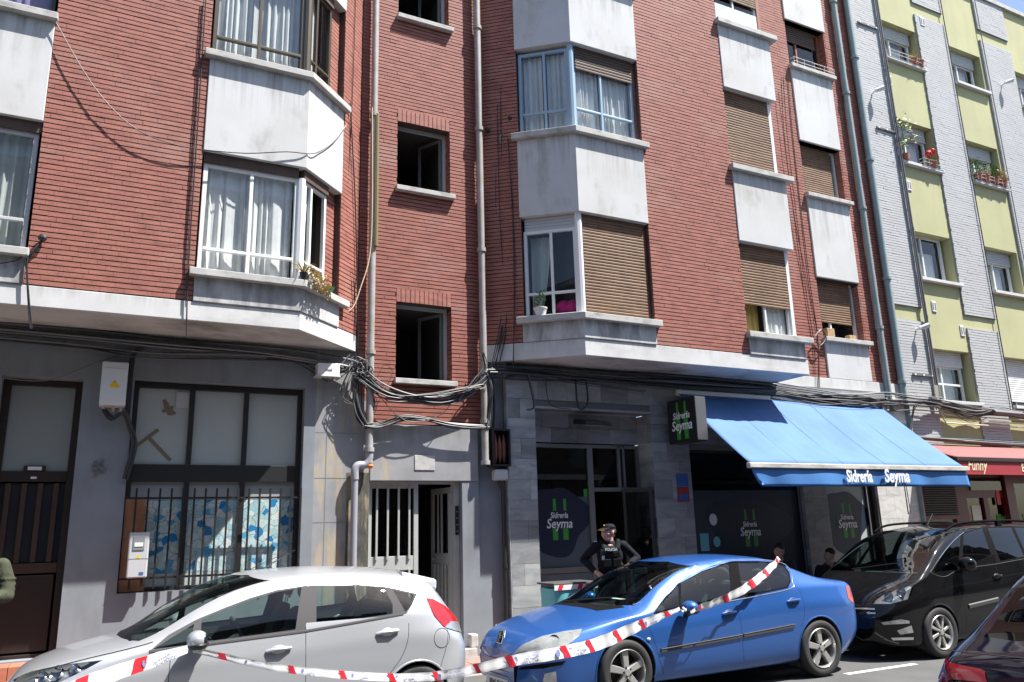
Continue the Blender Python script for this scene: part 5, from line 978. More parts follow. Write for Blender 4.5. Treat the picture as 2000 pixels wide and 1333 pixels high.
# ---------------------------------------------------------------- cars
def pchip(xs, ys, x):
    xs, ys = np.array(xs, float), np.array(ys, float); h = np.diff(xs); dl = np.diff(ys)/h; m = np.zeros(len(xs)); m[0], m[-1] = dl[0], dl[-1]
    for i in range(1, len(xs)-1):
        if dl[i-1]*dl[i] > 0: w1, w2 = 2*h[i]+h[i-1], h[i]+2*h[i-1]; m[i] = (w1+w2)/(w1/dl[i-1]+w2/dl[i])
    x = np.clip(np.asarray(x, float), xs[0], xs[-1]); i = np.clip(np.searchsorted(xs, x)-1, 0, len(xs)-2); t = (x-xs[i])/h[i]
    return (2*t**3-3*t**2+1)*ys[i]+(t**3-2*t**2+t)*h[i]*m[i]+(-2*t**3+3*t**2)*ys[i+1]+(t**3-t**2)*h[i]*m[i+1]
class Car:
    def __init__(c, name, label, x0, yc, par, rot=0., group=None):
        c.par = par; c.L = par['L']; c.rot = rot
        c.root = thing(name, label, 'car', (x0, yc, 0), group); c.root.rotation_euler = (0, 0, rot); WL[c.root] = Vector((0, 0, 0)); c.W = Vector((x0, yc, 0)); c.Rm = Matrix.Rotation(rot, 3, 'Z')
        c.cam = c.Rm.transposed() @ (Vector((0, 0, CAMH))-c.W)
        c.shell()
    def k(c, key, s): a = c.par[key]; return pchip([p[0] for p in a], [p[1] for p in a], s)
    def section(c, s):
        zb, zm, zs, ze, zt = [float(c.k(q, s)) for q in ('zb', 'zm', 'zs', 'ze', 'zt')]; wb, wm, ws, we = [float(c.k(q, s)) for q in ('wb', 'wm', 'ws', 'we')]
        p = [(wb*q, zb) for q in (0, .35, .7, .92)]
        bz = lambda a, b, d, n, e=True: [((1-t)**2*a[0]+2*t*(1-t)*b[0]+t*t*d[0], (1-t)**2*a[1]+2*t*(1-t)*b[1]+t*t*d[1]) for t in np.linspace(0, 1, n, endpoint=e)]
        p += bz((wb, zb), (wm, zb+.02), (wm, zm), 8, False)
        zc = zm+.52*(zs-zm); p += [(wm-.004*t, zm+(zc-zm)*t) for t in np.linspace(0, 1, 6)[:-1]]+[(wm-.004+(ws-wm+.004)*t, zc+(zs-zc)*t) for t in np.linspace(0, 1, 6)[:-1]]
        g = [(ws+(we-ws)*t+.02*4*t*(1-t), zs+(ze-zs)*t) for t in np.linspace(0, 1, 9)[:-1]]; p += g
        n = 11; hx = max(zt-ze, 0.)
        p += [(we*(1-t), ze+hx*(1-(1-t)**2.3)) for t in np.linspace(0, 1, n)]
        a = np.array(p)
        for _ in range(1):
            b = a.copy(); b[1:-1] = .25*a[:-2]+.5*a[1:-1]+.25*a[2:]; b[:4] = a[:4]; a = b
        return a
    def side(c, s, z):
        a = c.section(s); i0, i1 = 3, len(a)-11; zz = np.maximum.accumulate(a[i0:i1, 1]); return float(np.interp(z, zz, a[i0:i1, 0]))
    def shell(c):
        L = c.L; u = np.linspace(0, 1, 26)
        st = np.unique(np.round(np.concatenate([.25*(u**2.2), np.linspace(.25, L-.25, int((L-.5)/.035)), L-.25*(u**2.2)]), 5))
        secs = [c.section(s) for s in st]; n = len(secs[0]); m = 2*n-2; V = []
        for s, a in zip(st, secs):
            V += [(s, -y, z) for y, z in a]+[(s, y, z) for y, z in a[-2:0:-1]]
        Fs = [(i*m+k, i*m+(k+1) % m, (i+1)*m+(k+1) % m, (i+1)*m+k) for i in range(len(st)-1) for k in range(m)]
        c.bm = bmesh.new(); vs = [c.bm.verts.new(v) for v in V]
        for f in Fs: c.bm.faces.new([vs[i] for i in f])
        for base, rev in ((0, 1), ((len(st)-1)*m, 0)):
            z0 = secs[0 if rev else -1]; ce = c.bm.verts.new((st[0] if rev else st[-1], 0, (z0[0, 1]+z0[-1, 1])/2))
            for k in range(m):
                q = [vs[base+k], vs[base+(k+1) % m], ce]; c.bm.faces.new(q if rev else q[::-1])
        bmesh.ops.recalc_face_normals(c.bm, faces=c.bm.faces)
    def planes_px(c, px):
        rs = [c.Rm.transposed() @ ray(u, v) for u, v in px]; ce = sum(rs, Vector())/len(rs); out = []
        for i in range(len(rs)):
            n = rs[i].cross(rs[(i+1) % len(rs)]).normalized()
            if n.dot(ce) > 0: n = -n
            out.append((c.cam.copy(), n))
        return out
    def planes_2d(c, poly, ax):
        i, j = {'x': (1, 2), 'y': (0, 2), 'z': (0, 1)}[ax]; cx = sum(p[0] for p in poly)/len(poly); cy = sum(p[1] for p in poly)/len(poly); out = []
        for a, b in zip(poly, poly[1:]+poly[:1]):
            n2 = Vector((b[1]-a[1], -(b[0]-a[0]))).normalized()
            if n2.dot(Vector((cx-a[0], cy-a[1]))) > 0: n2 = -n2
            co = Vector((0, 0, 0)); no = Vector((0, 0, 0)); co[i], co[j] = a; no[i], no[j] = n2; out.append((co, no))
        return out
    def mirror(c, pl): return [(Vector((a.x, -a.y, a.z)), Vector((n.x, -n.y, n.z))) for a, n in pl]
    def carve(c, pl, sel, bm=None):
        bm = bm or c.bm; fs = [f for f in bm.faces if sel(f) and all((f.calc_center_median()-a).dot(n) < .12 for a, n in pl)]
        for a, n in pl:
            if not fs: return []
            geom = list({v for f in fs for v in f.verts})+list({e for f in fs for e in f.edges})+fs
            r = bmesh.ops.bisect_plane(bm, geom=geom, dist=1e-6, plane_co=a, plane_no=n)
            fs = [g for g in r['geom'] if isinstance(g, bmesh.types.BMFace) and (g.calc_center_median()-a).dot(n) < 0]
        return fs
    def take(c, fs, name, m, parent=None, lift=0., keep=False, bm=None):
        """the carved faces become a part of their own"""
        if not fs: print('nothing carved for', name); return None
        nb = bmesh.new(); mp = {}
        for f in fs:
            for v in f.verts:
                if v not in mp: mp[v] = nb.verts.new(v.co+v.normal*lift)
        for f in fs: nb.faces.new([mp[v] for v in f.verts])
        if not keep: bmesh.ops.delete(bm or c.bm, geom=fs, context='FACES')
        return c.obj(nb, name, m, parent)
    def obj(c, bm, name, m, parent=None, smooth=True, angle=38):
        bmesh.ops.recalc_face_normals(bm, faces=bm.faces) if name == 'x' else None
        me = bpy.data.meshes.new(name); co = np.array([v.co[:] for v in bm.verts]); lo, hi = co.min(0), co.max(0); o0 = Vector(((lo[0]+hi[0])/2, (lo[1]+hi[1])/2, lo[2]))
        bmesh.ops.translate(bm, verts=bm.verts, vec=-o0); bm.to_mesh(me); bm.free(); me.materials.append(m)
        if smooth:
            for p in me.polygons: p.use_smooth = True
            me.set_sharp_from_angle(angle=R(angle))
        return put(bpy.data.objects.new(name, me), parent or c.root, tuple(o0))
    def cut_side(c, px, name, m, both=True, parent=None, lift=0., ymin=.25):
        o = None
        for sgn in ((-1, 1) if both else (-1,)):
            pl = c.planes_px(px); pl = pl if sgn < 0 else c.mirror(pl)
            fs = c.carve(pl, lambda f: f.calc_center_median().y*sgn > ymin and f.normal.y*sgn > .12)
            q = c.take(fs, name, m, parent, lift); o = o or q
        return o
    def headlight(c, px, lens, bowls, ymin=.05):
        from mathutils.bvhtree import BVHTree
        tree = BVHTree.FromBMesh(c.bm); hits = {}
        for u, v, r in bowls:
            q = tree.ray_cast(c.cam, (c.Rm.transposed() @ ray(u, v)).normalized()); hits[(u, v)] = (q[0], q[1]) if q[0] else (Vector((.2, -.6, .7)), Vector((-.7, -.6, .2)))
        for sgn in (-1, 1):
            pl = c.planes_px(px); pl = pl if sgn < 0 else c.mirror(pl)
            fs = c.carve(pl, lambda f: f.calc_center_median().y*sgn > ymin and f.normal.y*sgn > .12)
            if not fs: continue
            bk = c.take(fs, 'headlight', M['housing'], None, -.05, keep=True); rim_ = c.take(fs, 'lens', lens, bk, .003)
            for (u, v, r) in bowls:
                hp, hn = hits[(u, v)]; ce = Vector((hp.x, abs(hp.y)*sgn, hp.z)); n = (Vector((hn.x, abs(hn.y)*sgn, hn.z))*.5+Vector((-.6, sgn*.35, .0))).normalized(); a = n.orthogonal().normalized(); b = n.cross(a); ce = ce-n*.05
                mb = MB(); vs = []; m_ = 20
                for rr_, dp in ((r, .03), (r*.92, .022), (r*.7, -.012), (r*.3, -.03)): vs += [ce+(a*math.cos(2*math.pi*k/m_)+b*math.sin(2*math.pi*k/m_))*rr_+n*dp for k in range(m_)]
                mb.add(vs, [(i*m_+k, i*m_+(k+1) % m_, (i+1)*m_+(k+1) % m_, (i+1)*m_+k) for i in range(3) for k in range(m_)]+[tuple(range(3*m_, 4*m_))]); mb.build('lamp_bowl', M['chrome'], bk, smooth=True, recalc=False)
                MB().ball(tuple(ce-n*.005), r*.32, 10, 6).build('bulb', M['lens'], bk, smooth=True)
    def cut_end(c, poly, name, m, front=True, s0=0, s1=9, parent=None, lift=0., zmin=0., nmin=.1):
        s = -1 if front else 1
        fs = c.carve(c.planes_2d(poly, 'x'), lambda f: f.normal.x*s > nmin and s0 < f.calc_center_median().x < s1 and f.calc_center_median().z > zmin)
        return c.take(fs, name, m, parent, lift)
    def cut_top(c, poly, name, m):
        return c.take(c.carve(c.planes_2d(poly, 'z'), lambda f: f.normal.z > .4 and f.calc_center_median().z > .8), name, m)
    def arches(c, wheels, ra, zc, m=None):
        c.wheels = wheels; pc = c.par['paint']
        for sw in wheels:
            poly = [(sw-ra, -.2), (sw+ra, -.2)]+[(sw+ra*math.cos(a), zc+ra*math.sin(a)) for a in np.linspace(0, math.pi, 25)]
            for sgn in (-1, 1):
                fs = c.carve(c.planes_2d(poly, 'y'), lambda f: f.calc_center_median().y*sgn > .42); bmesh.ops.delete(c.bm, geom=fs, context='FACES')
                mb = MB(); n = 24; yo = lambda a: sgn*(c.side(sw+ra*math.cos(a), max(zc+ra*math.sin(a), .22))-.004); ang = np.linspace(-.55, math.pi+.55, n)
                vs = [(sw+ra*math.cos(a), yo(a), zc+ra*math.sin(a)) for a in ang]+[(sw+ra*math.cos(a), sgn*.48, zc+ra*math.sin(a)) for a in ang]
                mb.add(vs, [(i, i+1, n+i+1, n+i) for i in range(n-1)]+[tuple(range(n, 2*n))])
                mb.build('wheel_well', M['room'], c.root, recalc=False)
                ang = np.linspace(-.25, math.pi+.25, 30)
                if c.par.get('lip', 1): MB().tube([(sw+ra*math.cos(a), yo(a), zc+ra*math.sin(a)) for a in ang], .011, 6).build('arch_lip', pc, c.root, smooth=True)
    def wheel(c, sw, sgn, r, rr, style, wy):
        t = .2; y = sgn*wy; f = lambda p: [(a, y-sgn*h) for a, h in p]
        tm = mat('tyre_rubber', (.028, .028, .029), .75, bump=.1, bscale=120, fine=.15)
        rim = MB(); rim.lathe(f([(rr*1.0, .012), (rr*.965, .0), (rr*.91, .03), (rr*.88, .16), (rr*.88, .2)]), (sw, 0, r), 'y', 40, cap=False)
        o = rim.build('wheel', M['rimalloy'], c.root, smooth=True)
        MB().lathe(f([(rr*.985, .2), (r*.95, .2), (r*.995, .17), (r, .14), (r, .06), (r*.985, .025), (r*.95, .004), (r*.86, -.006), (rr*1.08, .0), (rr*.985, .012)]), (sw, 0, r), 'y', 48, cap=False).build('tyre', tm, o, smooth=True, angle=50)
        MB().lathe(f([(0, .11), (rr*.62, .11), (rr*.62, .13), (rr*.9, .14)]), (sw, 0, r), 'y', 32, cap=False).build('brake_disc', mat('brake_dark', (.04, .04, .042), .5, metal=.5), o)
        sp = MB(); n = style['n']
        for k in range(n):
            a0 = 2*math.pi*k/n+style.get('ph', 0)
            for da in style['pair']:
                a = a0+da; ca, sa = math.cos(a), math.sin(a); P2 = lambda rad, off, dep: (sw+ca*rad-sa*off, y-sgn*dep, r+sa*rad+ca*off)
                w0, w1 = style['w']; sk = style.get('skew', 0)
                b = [P2(rr*.14, -w0, .055), P2(rr*.14, w0, .055), P2(rr*.92, w1+sk, .07), P2(rr*.92, -w1+sk, .07)]; tt = [P2(rr*.14, -w0*.8, .012), P2(rr*.14, w0*.8, .012), P2(rr*.93, w1*.85+sk, .022), P2(rr*.93, -w1*.85+sk, .022)]
                sp.hexa(b, tt)
        sp.lathe(f([(0, .004), (rr*.14, .004), (rr*.22, .014), (rr*.24, .05)]), (sw, 0, r), 'y', 20, cap=False)
        sp.build('spokes', M['rimalloy'], o, bevel=.006)
        bo = MB()
        for k in range(5): a = 2*math.pi*(k+.5)/5; bo.lathe([(0, y-sgn*.002), (.011, y-sgn*.004), (.011, y-sgn*.03)], (sw+math.cos(a)*rr*.2, 0, r+math.sin(a)*rr*.2), 'y', 7)
        bo.build('wheel_bolts', M['black'], o)
    def seam(c, pts, r=.0035, m=None, name='door_gap', both=True):
        for sgn in ((-1, 1) if both else (-1,)):
            q = smooth_path([(s, z, 0) for s, z in pts], 6) if len(pts) > 2 else [Vector((pts[0][0]+(pts[1][0]-pts[0][0])*t, pts[0][1]+(pts[1][1]-pts[0][1])*t, 0)) for t in np.linspace(0, 1, 14)]
            MB().tube([(p.x, sgn*(c.side(p.x, p.y)-.0015), p.y) for p in q], r, 5).build(name, m or M['black'], c.root)
    def S(c, u, v, dy=0.):
        """a pixel on the near flank -> (s, z)"""
        q = P(u, v, c.W.y-c.par['wmax']+dy); return (q.x-c.W.x, q.z)
    def strip(c, pts, h, out, name, m, both=True):
        for sgn in ((-1, 1) if both else (-1,)):
            mb = MB(); n = 20; q = [Vector((*pts[0], 0)).lerp(Vector((*pts[1], 0)), i/(n-1)) for i in range(n)]
            vs = []
            for p in q:
                for dz, o in ((-h/2, 0), (-h/2*.8, out), (h/2*.6, out), (h/2, 0)): vs.append((p.x, sgn*(c.side(p.x, p.y+dz)+o), p.y+dz))
            mb.add(vs, [(4*i+k, 4*i+k+1, 4*i+k+5, 4*i+k+4) for i in range(n-1) for k in range(3)]+[(0, 1, 2, 3), (4*n-1, 4*n-2, 4*n-3, 4*n-4)]); mb.build(name, m, c.root, smooth=True)
    def handle(c, s, z, w=.19, m=None):
        for sgn in (-1, 1):
            y = sgn*c.side(s, z); cup = MB().ball((s, y-sgn*.004, z-.005), (w*.36, .012, .042), 14, 8).build('handle_recess', mat('shadow_cup', (.02, .02, .025), .5) if m is None else m, c.root, smooth=True)
            mb = MB(); mb.tube([(s-w/2, y+sgn*.006, z-.006), (s-w*.3, y+sgn*.024, z+.004), (s+w*.2, y+sgn*.028, z+.01), (s+w/2, y+sgn*.01, z+.01)], [.012, .016, .016, .012], 8); mb.build('door_handle', c.par['paint'], c.root, smooth=True)
    def mirrors(c, s, z, size=(.085, .115, .075), m2=None):
        for sgn in (-1, 1):
            y = sgn*(c.side(s+.05, z-.06)+.02); mb = MB(); mb.ball((s, y+sgn*.12, z), size, 16, 10); o = mb.build('side_mirror', c.par['paint'], c.root, smooth=True)
            MB().tube([(s+.05, y-sgn*.02, z-.085), (s+.02, y+sgn*.08, z-.06)], [.035, .03], 8).build('mirror_arm', M['black'], o); MB().ball((s+.008, y+sgn*.12, z-.035), (size[0]*.97, size[1]*.97, size[2]*.62), 16, 8).build('mirror_base', M['black'], o, smooth=True)
            MB().ball((s+size[0]*.35, y+sgn*.12, z), (size[0]*.7, size[1]*.88, size[2]*.82), 14, 8).build('mirror_glass', M['darkglass'], o, smooth=True)
    def cabin(c, s0, s1, zf, zseat, ztop, rows):
        dk = mat('dark_cabin_trim', (.035, .036, .038), .7); cl = mat('dark_seat_cloth', (.055, .055, .06), .9, var=.3, vscale=20)
        MB().box(s0-.15, s1, -.66, .66, zf, zf+.05).build('cabin_floor', dk, c.root)
        w_ = float(c.k('ws', (s0+s1)/2))-.1
        zb = float(c.k('zs', s0+.2)); MB().hexa([(s0-.25, -w_, zb-.35), (s0+.35, -w_, zb-.35), (s0+.35, w_, zb-.35), (s0-.25, w_, zb-.35)], [(s0-.35, -w_+.1, zb-.03), (s0+.28, -w_+.06, zb-.0), (s0+.28, w_-.06, zb-.0), (s0-.35, w_-.1, zb-.03)]).build('dashboard', dk, c.root, bevel=.03)
        for sg in (-1, 1): MB().box(s0, s1, sg*w_-.03, sg*w_+.03, zf, float(c.k('zs', (s0+s1)/2))-.06).build('door_lining', dk, c.root)
        for y in (-.36, .36):
            sx = rows[0]; st = MB().hexa([(sx-.5, y-.24, zseat-.12), (sx, y-.24, zseat-.12), (sx, y+.24, zseat-.12), (sx-.5, y+.24, zseat-.12)], [(sx-.52, y-.23, zseat+.03), (sx, y-.23, zseat), (sx, y+.23, zseat), (sx-.52, y+.23, zseat+.03)]).build('seat', cl, c.root, bevel=.05)
            MB().hexa([(sx-.03, y-.23, zseat), (sx+.12, y-.23, zseat), (sx+.12, y+.23, zseat), (sx-.03, y+.23, zseat)], [(sx+.2, y-.19, ztop-.2), (sx+.29, y-.19, ztop-.2), (sx+.29, y+.19, ztop-.2), (sx+.2, y+.19, ztop-.2)]).build('backrest', cl, st, bevel=.05)
            MB().ball((sx+.28, y, ztop-.05), (.055, .13, .09), 12, 8).build('headrest', cl, st, smooth=True)
            for k in (-.05, .05): MB().tube([(sx+.26, y+k, ztop-.22), (sx+.28, y+k, ztop-.1)], .006, 5).build('headrest_post', M['steel'], st)
        sx = rows[1]; st = MB().box(sx-.45, sx, -.6, .6, zseat-.1, zseat+.02).build('rear_seat', cl, c.root, bevel=.05)
        MB().hexa([(sx-.04, -.6, zseat), (sx+.12, -.6, zseat), (sx+.12, .6, zseat), (sx-.04, .6, zseat)], [(sx+.18, -.56, ztop-.22), (sx+.28, -.56, ztop-.22), (sx+.28, .56, ztop-.22), (sx+.18, .56, ztop-.22)]).build('backrest', cl, st, bevel=.05)
        for y in (-.33, .33): MB().ball((sx+.25, y, ztop-.14), (.05, .12, .08), 12, 8).build('headrest', cl, st, smooth=True)
        y = -.36; ce = Vector((s0+.52, y, zb-.02)); ax = Vector((.9, 0, .42)).normalized(); e1 = Vector((0, 1, 0)); e2 = ax.cross(e1)
        MB().tube([ce+(e1*math.cos(a)+e2*math.sin(a))*.185 for a in np.linspace(0, 2*math.pi, 29)], .016, 8).build('steering_wheel', dk, c.root, smooth=True); MB().tube([ce-ax*.25, ce], [.03, .05], 8).build('steering_column', dk, c.root)
    def inner_mirror(c, s, z): MB().box(s-.015, s+.015, -.12, .12, z-.035, z+.035).build('inner_mirror', M['black'], c.root, bevel=.012)
    def finish(c, name='body'):
        bmesh.ops.delete(c.bm, geom=[v for v in c.bm.verts if not v.link_faces], context='VERTS'); return c.obj(c.bm, name, c.par['paint'])
M['rimalloy'] = mat('silver_alloy', (.58, .57, .55), .32, metal=.65, var=.1, vscale=8)
M['lens'] = glassmat('clear_lens', (.90, .92, .93))
M['redlens'] = mat('red_tail_lens', (.50, .018, .022), .12, coat=.6, var=.6, vscale=11, col2=(.22, .008, .012)); M['amberlens'] = mat('amber_lens', (.42, .06, .03), .15, coat=.5)
M['reflector'] = mat('lamp_reflector', (.62, .64, .65), .25, metal=.75, var=.35, vscale=16); M['haze_lens'] = mat('hazed_lamp_plastic', (.55, .57, .55), .22, coat=.5, var=.35, vscale=7, col2=(.40, .43, .44))
M['housing'] = mat('lamp_housing', (.33, .34, .35), .3, metal=.6, var=.4, vscale=14)
hz = mat('hazed_clear_plastic', (.62, .65, .63), .25, coat=.3, var=.3, vscale=8); hz.node_tree.nodes['Principled BSDF'].inputs['Alpha'].default_value = .5; M['hazy'] = hz
M['silvercar'] = mat('silver_car_paint', (.50, .515, .54), .3, metal=.48, coat=.7); M['bluecar'] = mat('blue_car_paint', (.026, .112, .38), .32, metal=.35, coat=.75)
M['blackcar'] = mat('black_car_paint', (.006, .006, .007), .06, spec=.4); M['inkcar'] = mat('midnight_blue_car_paint', (.003, .0035, .010), .05, spec=.4)
M['greytrim'] = mat('grey_pillar_trim', (.085, .082, .084), .9, spec=.03); M['blacktrim'] = mat('satin_black_trim', (.010, .010, .011), .8, spec=.02); M['chrome'] = mat('chrome', (.75, .75, .76), .12, metal=1.0)
M['plate'] = mat('number_plate_white', (.8, .8, .78), .5)

# silver hatchback ------------------------------------------------------------
fi = Car('silver_hatchback', 'silver five door hatchback with striped tape tied to its wing mirror', -.63, 7.35+.86, dict(L=3.94, wmax=.86, paint=M['silvercar'],
    zb=[(0, .30), (.3, .2), (3.5, .2), (3.94, .32)], zm=[(0, .48), (.5, .58), (3.3, .62), (3.94, .62)],
    zs=[(0, .58), (.25, .70), (.6, .80), (1.0, .87), (1.4, .925), (2.2, .97), (3.1, 1.055), (3.5, 1.06), (3.8, .95), (3.94, .72)],
    ze=[(0, .62), (.12, .74), (.3, .815), (.6, .885), (.9, .94), (1.1, .985), (1.4, 1.15), (1.78, 1.335), (2.16, 1.41), (2.6, 1.425), (3.05, 1.395), (3.35, 1.35), (3.58, 1.27), (3.75, 1.07), (3.88, .87), (3.94, .75)],
    zt=[(0, .64), (.12, .77), (.3, .85), (.6, .93), (.85, .98), (1.2, 1.20), (1.6, 1.40), (1.95, 1.475), (2.4, 1.49), (3.0, 1.465), (3.4, 1.41), (3.62, 1.30), (3.78, 1.08), (3.89, .89), (3.94, .78)],
    wb=[(0, .38), (.2, .62), (.5, .78), (3.5, .78), (3.94, .5)], wm=[(0, .42), (.06, .58), (.18, .71), (.4, .81), (.8, .855), (3.3, .86), (3.6, .83), (3.8, .76), (3.9, .66), (3.94, .56)],
    ws=[(0, .40), (.06, .55), (.2, .68), (.45, .77), (.9, .815), (2.5, .82), (3.3, .80), (3.6, .74), (3.85, .62), (3.94, .5)], we=[(0, .36), (.1, .5), (.3, .62), (.7, .70), (1.05, .74), (1.4, .68), (1.8, .60), (2.4, .575), (3.2, .56), (3.55, .55), (3.8, .56), (3.94, .46)]))
fi.arches((.96, 3.34), .335, .30)
for px in ([(291, 1273), (330, 1240), (379, 1213), (392, 1207), (440, 1187), (490, 1168), (540, 1153), (597, 1144), (604, 1145), (597, 1232), (574, 1235), (480, 1250), (388, 1262)], [(604, 1144), (700, 1142), (752, 1146), (768, 1149), (815, 1160), (805, 1183), (792, 1201), (768, 1203), (612, 1226), (597, 1228)]):
    tr = fi.cut_side(px, 'window_trim', M['greytrim'])
# the panes are carved out of the trim sheets
def panes(c, trim_name, px, m):
    for o in [o for o in c.root.children if o.name.split('.')[0] == trim_name]:
        sgn = -1 if WL[o].y < 0 else 1; bm = bmesh.new(); bm.from_mesh(o.data); bmesh.ops.translate(bm, verts=bm.verts, vec=WL[o]); pl = c.planes_px(px); pl = pl if sgn < 0 else c.mirror(pl)
        fs = c.carve(pl, lambda f: True, bm)
        if fs and sum(f.calc_area() for f in fs) > .004:
            c.take(fs, 'window_pane', m, None, 0., bm=bm); bmesh.ops.translate(bm, verts=bm.verts, vec=-WL[o]); bm.to_mesh(o.data); 
            for p in o.data.polygons: p.use_smooth = True
        bm.free()
for px in ([(297, 1270), (379, 1219), (373, 1259)], [(391, 1255), (394, 1210), (440, 1191), (490, 1172), (540, 1157), (589, 1148), (577, 1230)], [(618, 1146), (700, 1145), (749, 1149), (767, 1180), (767, 1199), (618, 1221)], [(768, 1153), (809, 1162), (804, 1181), (792, 1196)]): panes(fi, 'window_trim', px, M['carglass'])
fi.cut_end([(-.66, .975), (.66, .975), (.555, 1.40), (.3, 1.445), (-.3, 1.445), (-.555, 1.40)], 'windscreen', M['carglass'], True, .7, 2.2, zmin=.94)
fi.cut_end([(-.52, 1.05), (.52, 1.05), (.46, 1.36), (-.46, 1.36)], 'rear_window', M['carglass'], False, 3.3, 3.95, zmin=1.0)
fi.cut_side([(880, 1214), (901, 1216), (901, 1236), (868, 1226)], 'reversing_lamp', M['reflector'], lift=.007)
fi.cut_side([(832, 1169), (845, 1171), (868, 1184), (900, 1214), (901, 1236), (866, 1224), (848, 1203)], 'tail_light', M['redlens'], lift=.006)
fi.headlight([(24, 1326), (60, 1312), (120, 1299), (207, 1289), (160, 1312), (100, 1345), (40, 1350)], M['lens'], [(75, 1322, .05), (105, 1314, .06), (140, 1305, .04)], .15)
fi.cut_end([(-.36, .33), (.36, .33), (.42, .56), (-.42, .56)], 'grille', M['blacktrim'], True, 0, .3, lift=.004)
S = fi.S
fi.seam([S(600, 1226), S(598, 1260), S(597, 1333), S(597, 1390)]); fi.seam([S(801, 1218), S(797, 1250), S(785, 1283), S(757, 1323), S(750, 1335)]); fi.seam([S(333, 1290), S(329, 1333), S(329, 1385)]); fi.seam([S(880, 1230), S(876, 1260), S(862, 1305)])
MB().tube([(s, -fi.side(s, float(fi.k('ze', s))-.012)-.0, float(fi.k('ze', s))-.008) for s in np.linspace(.35, 1.08, 16)], .0035, 5).build('bonnet_gap', M['black'], fi.root)
fi.strip((S(292, 1274), S(597, 1234)), .022, .006, 'belt_trim', M['greytrim']); fi.strip((S(597, 1234), S(792, 1200)), .02, .006, 'belt_trim', M['greytrim'])
for px in ((545, 1270), (758, 1236)):
    s, z = S(*px); fi.handle(s, z, .21, M['silvercar'])
sf, zf_ = S(866, 1247); MB().tube([(sf+.085*math.cos(a), -fi.side(sf+.085*math.cos(a), zf_+.085*math.sin(a))-.0005, zf_+.085*math.sin(a)) for a in np.linspace(0, 2*math.pi, 25)], .0028, 5).build('fuel_flap_gap', M['greytrim'], fi.root)
sm, zm_ = S(386, 1251, -.12); fi.mirrors(sm, zm_, (.085, .11, .075))
sp = MB(); sp.hexa([(3.30, -.545, 1.30), (3.66, -.53, 1.215), (3.66, .53, 1.215), (3.30, .545, 1.30)], [(3.30, -.48, 1.42), (3.68, -.50, 1.325), (3.68, .50, 1.325), (3.30, .48, 1.42)]); sp.build('roof_spoiler', M['silvercar'], fi.root, bevel=.03)
fi.inner_mirror(1.72, 1.33); fi.cabin(1.3, 3.3, .3, .55, 1.34, (2.1, 3.0))
for a, b in (((.95, .35, 1.0), (1.25, -.3, 1.10)), ((.9, -.25, .985), (1.12, -.62, 1.06))): MB().tube([a, b], .008, 5).build('wiper', M['black'], fi.root)
fi.cut_top([(.74, -.5), (.78, -.25), (.79, 0), (.78, .25), (.74, .5), (1.03, .62), (1.03, -.62)], 'scuttle', M['blacktrim'])
MB().tube([(2.05, 0, 1.48), (2.3, 0, 1.62)], .006, 5).build('antenna', M['black'], fi.root)
fi.finish()
for sw in (.96, 3.34):
    for sg in (-1, 1): fi.wheel(sw, sg, .30, .20, dict(n=8, pair=(0,), w=(.02, .026)), .845)
# blue saloon -----------------------------------------------------------------
pe = Car('blue_saloon', 'metallic blue saloon with five spoke alloy wheels and striped tape tied across its windows', 3.90, 7.25+.905, dict(L=4.70, wmax=.905, paint=M['bluecar'],
    zb=[(0, .24), (.3, .17), (4.2, .2), (4.7, .33)], zm=[(0, .45), (.5, .55), (3.5, .62), (4.7, .62)],
    zs=[(0, .52), (.15, .60), (.4, .69), (.8, .785), (1.2, .85), (1.6, .872), (2.5, .935), (3.4, 1.03), (4.0, 1.035), (4.45, 1.0), (4.63, .96), (4.7, .76)],
    ze=[(0, .545), (.1, .64), (.3, .725), (.6, .80), (.9, .855), (1.2, .90), (1.36, .945), (1.7, 1.135), (2.1, 1.305), (2.5, 1.365), (2.8, 1.385), (3.3, 1.37), (3.7, 1.265), (4.15, 1.11), (4.45, 1.06), (4.63, 1.035), (4.67, .96), (4.7, .82)],
    zt=[(0, .555), (.08, .645), (.25, .735), (.6, .835), (.95, .925), (1.1, .965), (1.5, 1.17), (1.85, 1.325), (2.15, 1.39), (2.5, 1.42), (2.9, 1.43), (3.3, 1.405), (3.7, 1.31), (4.1, 1.17), (4.35, 1.10), (4.55, 1.08), (4.645, 1.06), (4.675, .99), (4.7, .86)],
    wb=[(0, .40), (.2, .64), (.5, .80), (4.2, .80), (4.7, .55)], wm=[(0, .40), (.03, .50), (.1, .62), (.25, .74), (.5, .83), (.9, .89), (1.6, .905), (3.9, .905), (4.3, .885), (4.52, .85), (4.64, .78), (4.7, .68)],
    ws=[(0, .38), (.05, .48), (.2, .66), (.5, .77), (1.0, .845), (1.5, .87), (3.0, .87), (3.8, .84), (4.3, .82), (4.55, .785), (4.66, .73), (4.7, .64)], we=[(0, .34), (.06, .44), (.25, .58), (.6, .66), (1.0, .72), (1.35, .75), (1.75, .675), (2.2, .61), (3.2, .60), (3.7, .62), (4.2, .69), (4.5, .70), (4.65, .66), (4.7, .58)]))
pe.arches((1.07, 3.87), .365, .325)
pe.cut_side([(1273, 1201), (1298, 1168), (1324, 1141), (1370, 1116), (1425, 1097), (1434, 1096), (1440, 1170), (1425, 1173)], 'window_trim', M['blacktrim']); pe.cut_side([(1434, 1096), (1480, 1096), (1508, 1098), (1531, 1104), (1542, 1118), (1545, 1136), (1539, 1149), (1450, 1168), (1440, 1170)], 'window_trim', M['blacktrim'])
